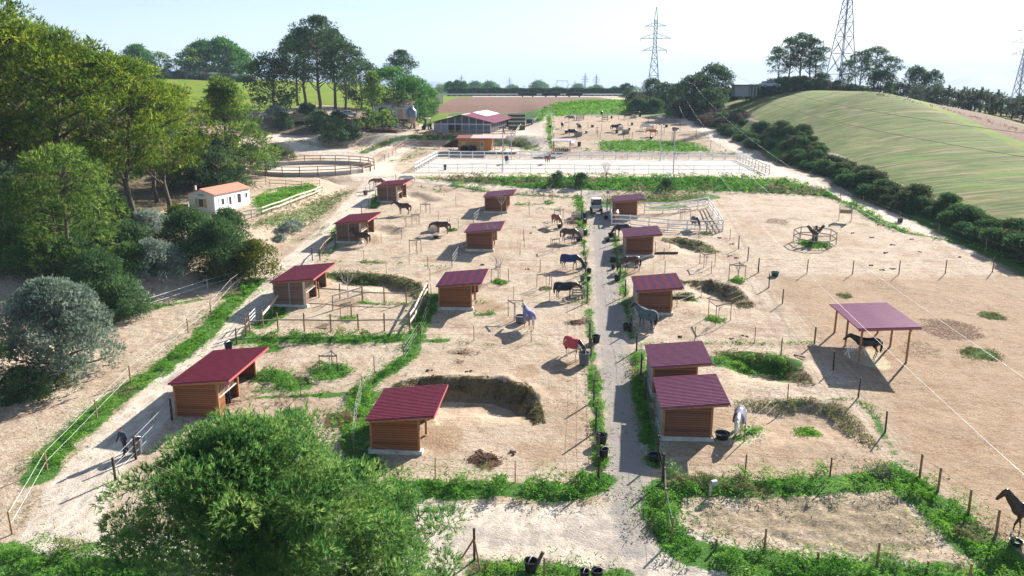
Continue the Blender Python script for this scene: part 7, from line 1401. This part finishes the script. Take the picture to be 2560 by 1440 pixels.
# hedge bank along the right hand track: separate shrubs, dense
HB = [tree_data(500 + i, 2.9, 2.6, .0, 60, m, .13, 1.1, 'bush', .8, .1, 'bark', 5, rr=(.26, .42), hollow=.25) for i, m in enumerate((BUSH, BRUSH, leafmat('grey_hedge_leaves', (.03, .045, .02), (.075, .10, .045), (.17, .20, .09), .35, .8)))]
n_ = 0
for k in range(260):
    y = 76 + 262 * (k / 259) ** 1.3; x = np.interp(y, [78, 105, 125, 163, 185, 239, 340], [57.5, 56.5, 55.5, 56, 53, 50, 52]) + (random.uniform(-3.4, .6) if y < 150 else random.uniform(-3.5, 4.5) if y < 215 else random.uniform(-1.3, 1.6)) + (3 if y > 200 and k % 2 else 0)
    t = tree(HB[random.choice((0, 0, 2) if y < 200 else (1, 1, 0))], gpt(x, y) - Vector((0, 0, .3)), 'tangled shrub of the hedge bank along the right hand track', 'hedge_shrub', 'shrub', s=random.uniform(.45, .8) * (1 if y < 200 else 1.6), group='shrubs forming the hedge bank along the right hand track', rz=random.uniform(-.35, .25)); t.scale = (t.scale[0], t.scale[1] * random.uniform(1.2, 1.9), t.scale[2] * random.uniform(.6, 1.15))
for k in range(70):
    px = 1570 + random.random() * 620; lo = np.interp(px, [1570, 1640, 1700, 1780, 1830, 1900, 2000, 2200], [238, 262, 290, 300, 245, 236, 226, 218]); up_ = np.interp(px, [1570, 1640, 1700, 1830, 2000, 2200], [230, 228, 225, 220, 214, 210]); D = random.uniform(205, 262) if px > 1700 else random.uniform(235, 320)
    q = at(px, random.uniform(up_, lo), D); 
    if q.x > 82 + (q.y - 190) * .1 or tz(q.x, q.y) > 24: q.x -= 2
    if 58.5 < q.x and q.y < 236: q.y = 240 + random.uniform(0, 15)
    tree(HB[k % 3], gpt(q.x, q.y), 'bluish scrub bush on the slope below the hilltop trees', 'scrub_bush', 'shrub', s=random.uniform(.9, 1.7), group='scrub bushes covering the slope below the hilltop trees')
# clipped dark hedge on the plateau, tree clump and haze blue trees beyond
def long_hedge():
    rng = np.random.default_rng(5); N = 42000; x = rng.uniform(-34, 62, N); z = rng.uniform(0, 1, N) ** .7 * (4.4 + .25 * np.sin(x * .6)); y = 432 + rng.uniform(-1.2, 1.2, N); P = np.stack([x, y, 19.6 + z], 1)
    return tag(soup('clipped_hedge', leaves(P, .34, .2, 1.3, rng), 4, DPINE, cols=rng.uniform(0, 1, N)), 'long dark clipped hedge across the far horizon behind the white rail', 'hedge')
long_hedge()
for i, (px, s, l) in enumerate([(1125, .5, 'left of the dark round trees behind the far hedge'), (1143, .55, 'middle of the dark round trees behind the far hedge'), (1160, .5, 'right of the dark round trees behind the far hedge')]): q = at(px, 232, 470); tree(F1, (q.x, q.y, q.z - .5), l, 'round_tree', s=s * 1.0, sz=s * 1.1)
for i in range(34):
    px = random.uniform(1080, 1600); D = random.uniform(700, 1300); q = at(px, 236, D); s = D / 330 * random.uniform(.35, .8); tree(F2 if i % 2 else F1, (q.x, q.y, tz(q.x, q.y) if False else q.z - 6 * s), 'hazy distant tree on the plain beyond the hedge', 'distant_tree', s=s, group='hazy distant trees on the plain')
# left end fence boards near the grove
q = at(1088, 238, 300); t = thing('board_fence', 'short tall pale board fence right behind the grove end', 'fence', (q.x, q.y, tz(q.x, q.y))); b = MB()
for i in range(9): b.box((i * .35, 0, 1.6), (.3, .06, 3.2))
b.build('boards', M['palewood'], t)
# far hills
def hills(name, y, x0, x1, base, f, label, col):
    b = MB(); n = 90
    for i in range(n): x = x0 + (x1 - x0) * i / (n - 1); h = f(i / (n - 1)); b.v += [(x, y, base), (x, y + 400, base + h), (x, y + 1500, base)]
    for i in range(n - 1): b.f += [(3 * i, 3 * i + 3, 3 * i + 4, 3 * i + 1), (3 * i + 1, 3 * i + 4, 3 * i + 5, 3 * i + 2)]
    tag(b.build(name, mat(name, col, var=.2, scale=.002), None, True), label, name, kind='structure')
hills('distant_hills', 4200, 1500, 6000, -60, lambda t: 100 + 230 * math.exp(-((t - .55) / .25) ** 2) + 25 * math.sin(t * 23) + 12 * math.sin(t * 61), 'pale blue hills at the right of the horizon', (.10, .13, .10))
hills('far_ridge', 6500, -6000, 5000, -60, lambda t: 130 + 70 * math.sin(t * 5 + 1) + 18 * math.sin(t * 31) + 9 * math.sin(t * 77), 'faint ridge along the horizon', (.10, .12, .11))
# air
hz = bpy.data.materials.new('haze_air'); hz.use_nodes = True; nt = hz.node_tree; nt.nodes.remove(nt.nodes['Principled BSDF']); v = nt.nodes.new('ShaderNodeVolumePrincipled'); v.inputs['Color'].default_value = (.62, .78, 1.0, 1); v.inputs['Density'].default_value = .00016; v.inputs['Anisotropy'].default_value = .0
nt.links.new(v.outputs[0], nt.nodes['Material Output'].inputs['Volume'])
tag(MB().box((0, 7000, 145), (26000, 16000, 500)).build('haze', hz), 'thin bluish haze over the land', 'haze', kind='stuff')
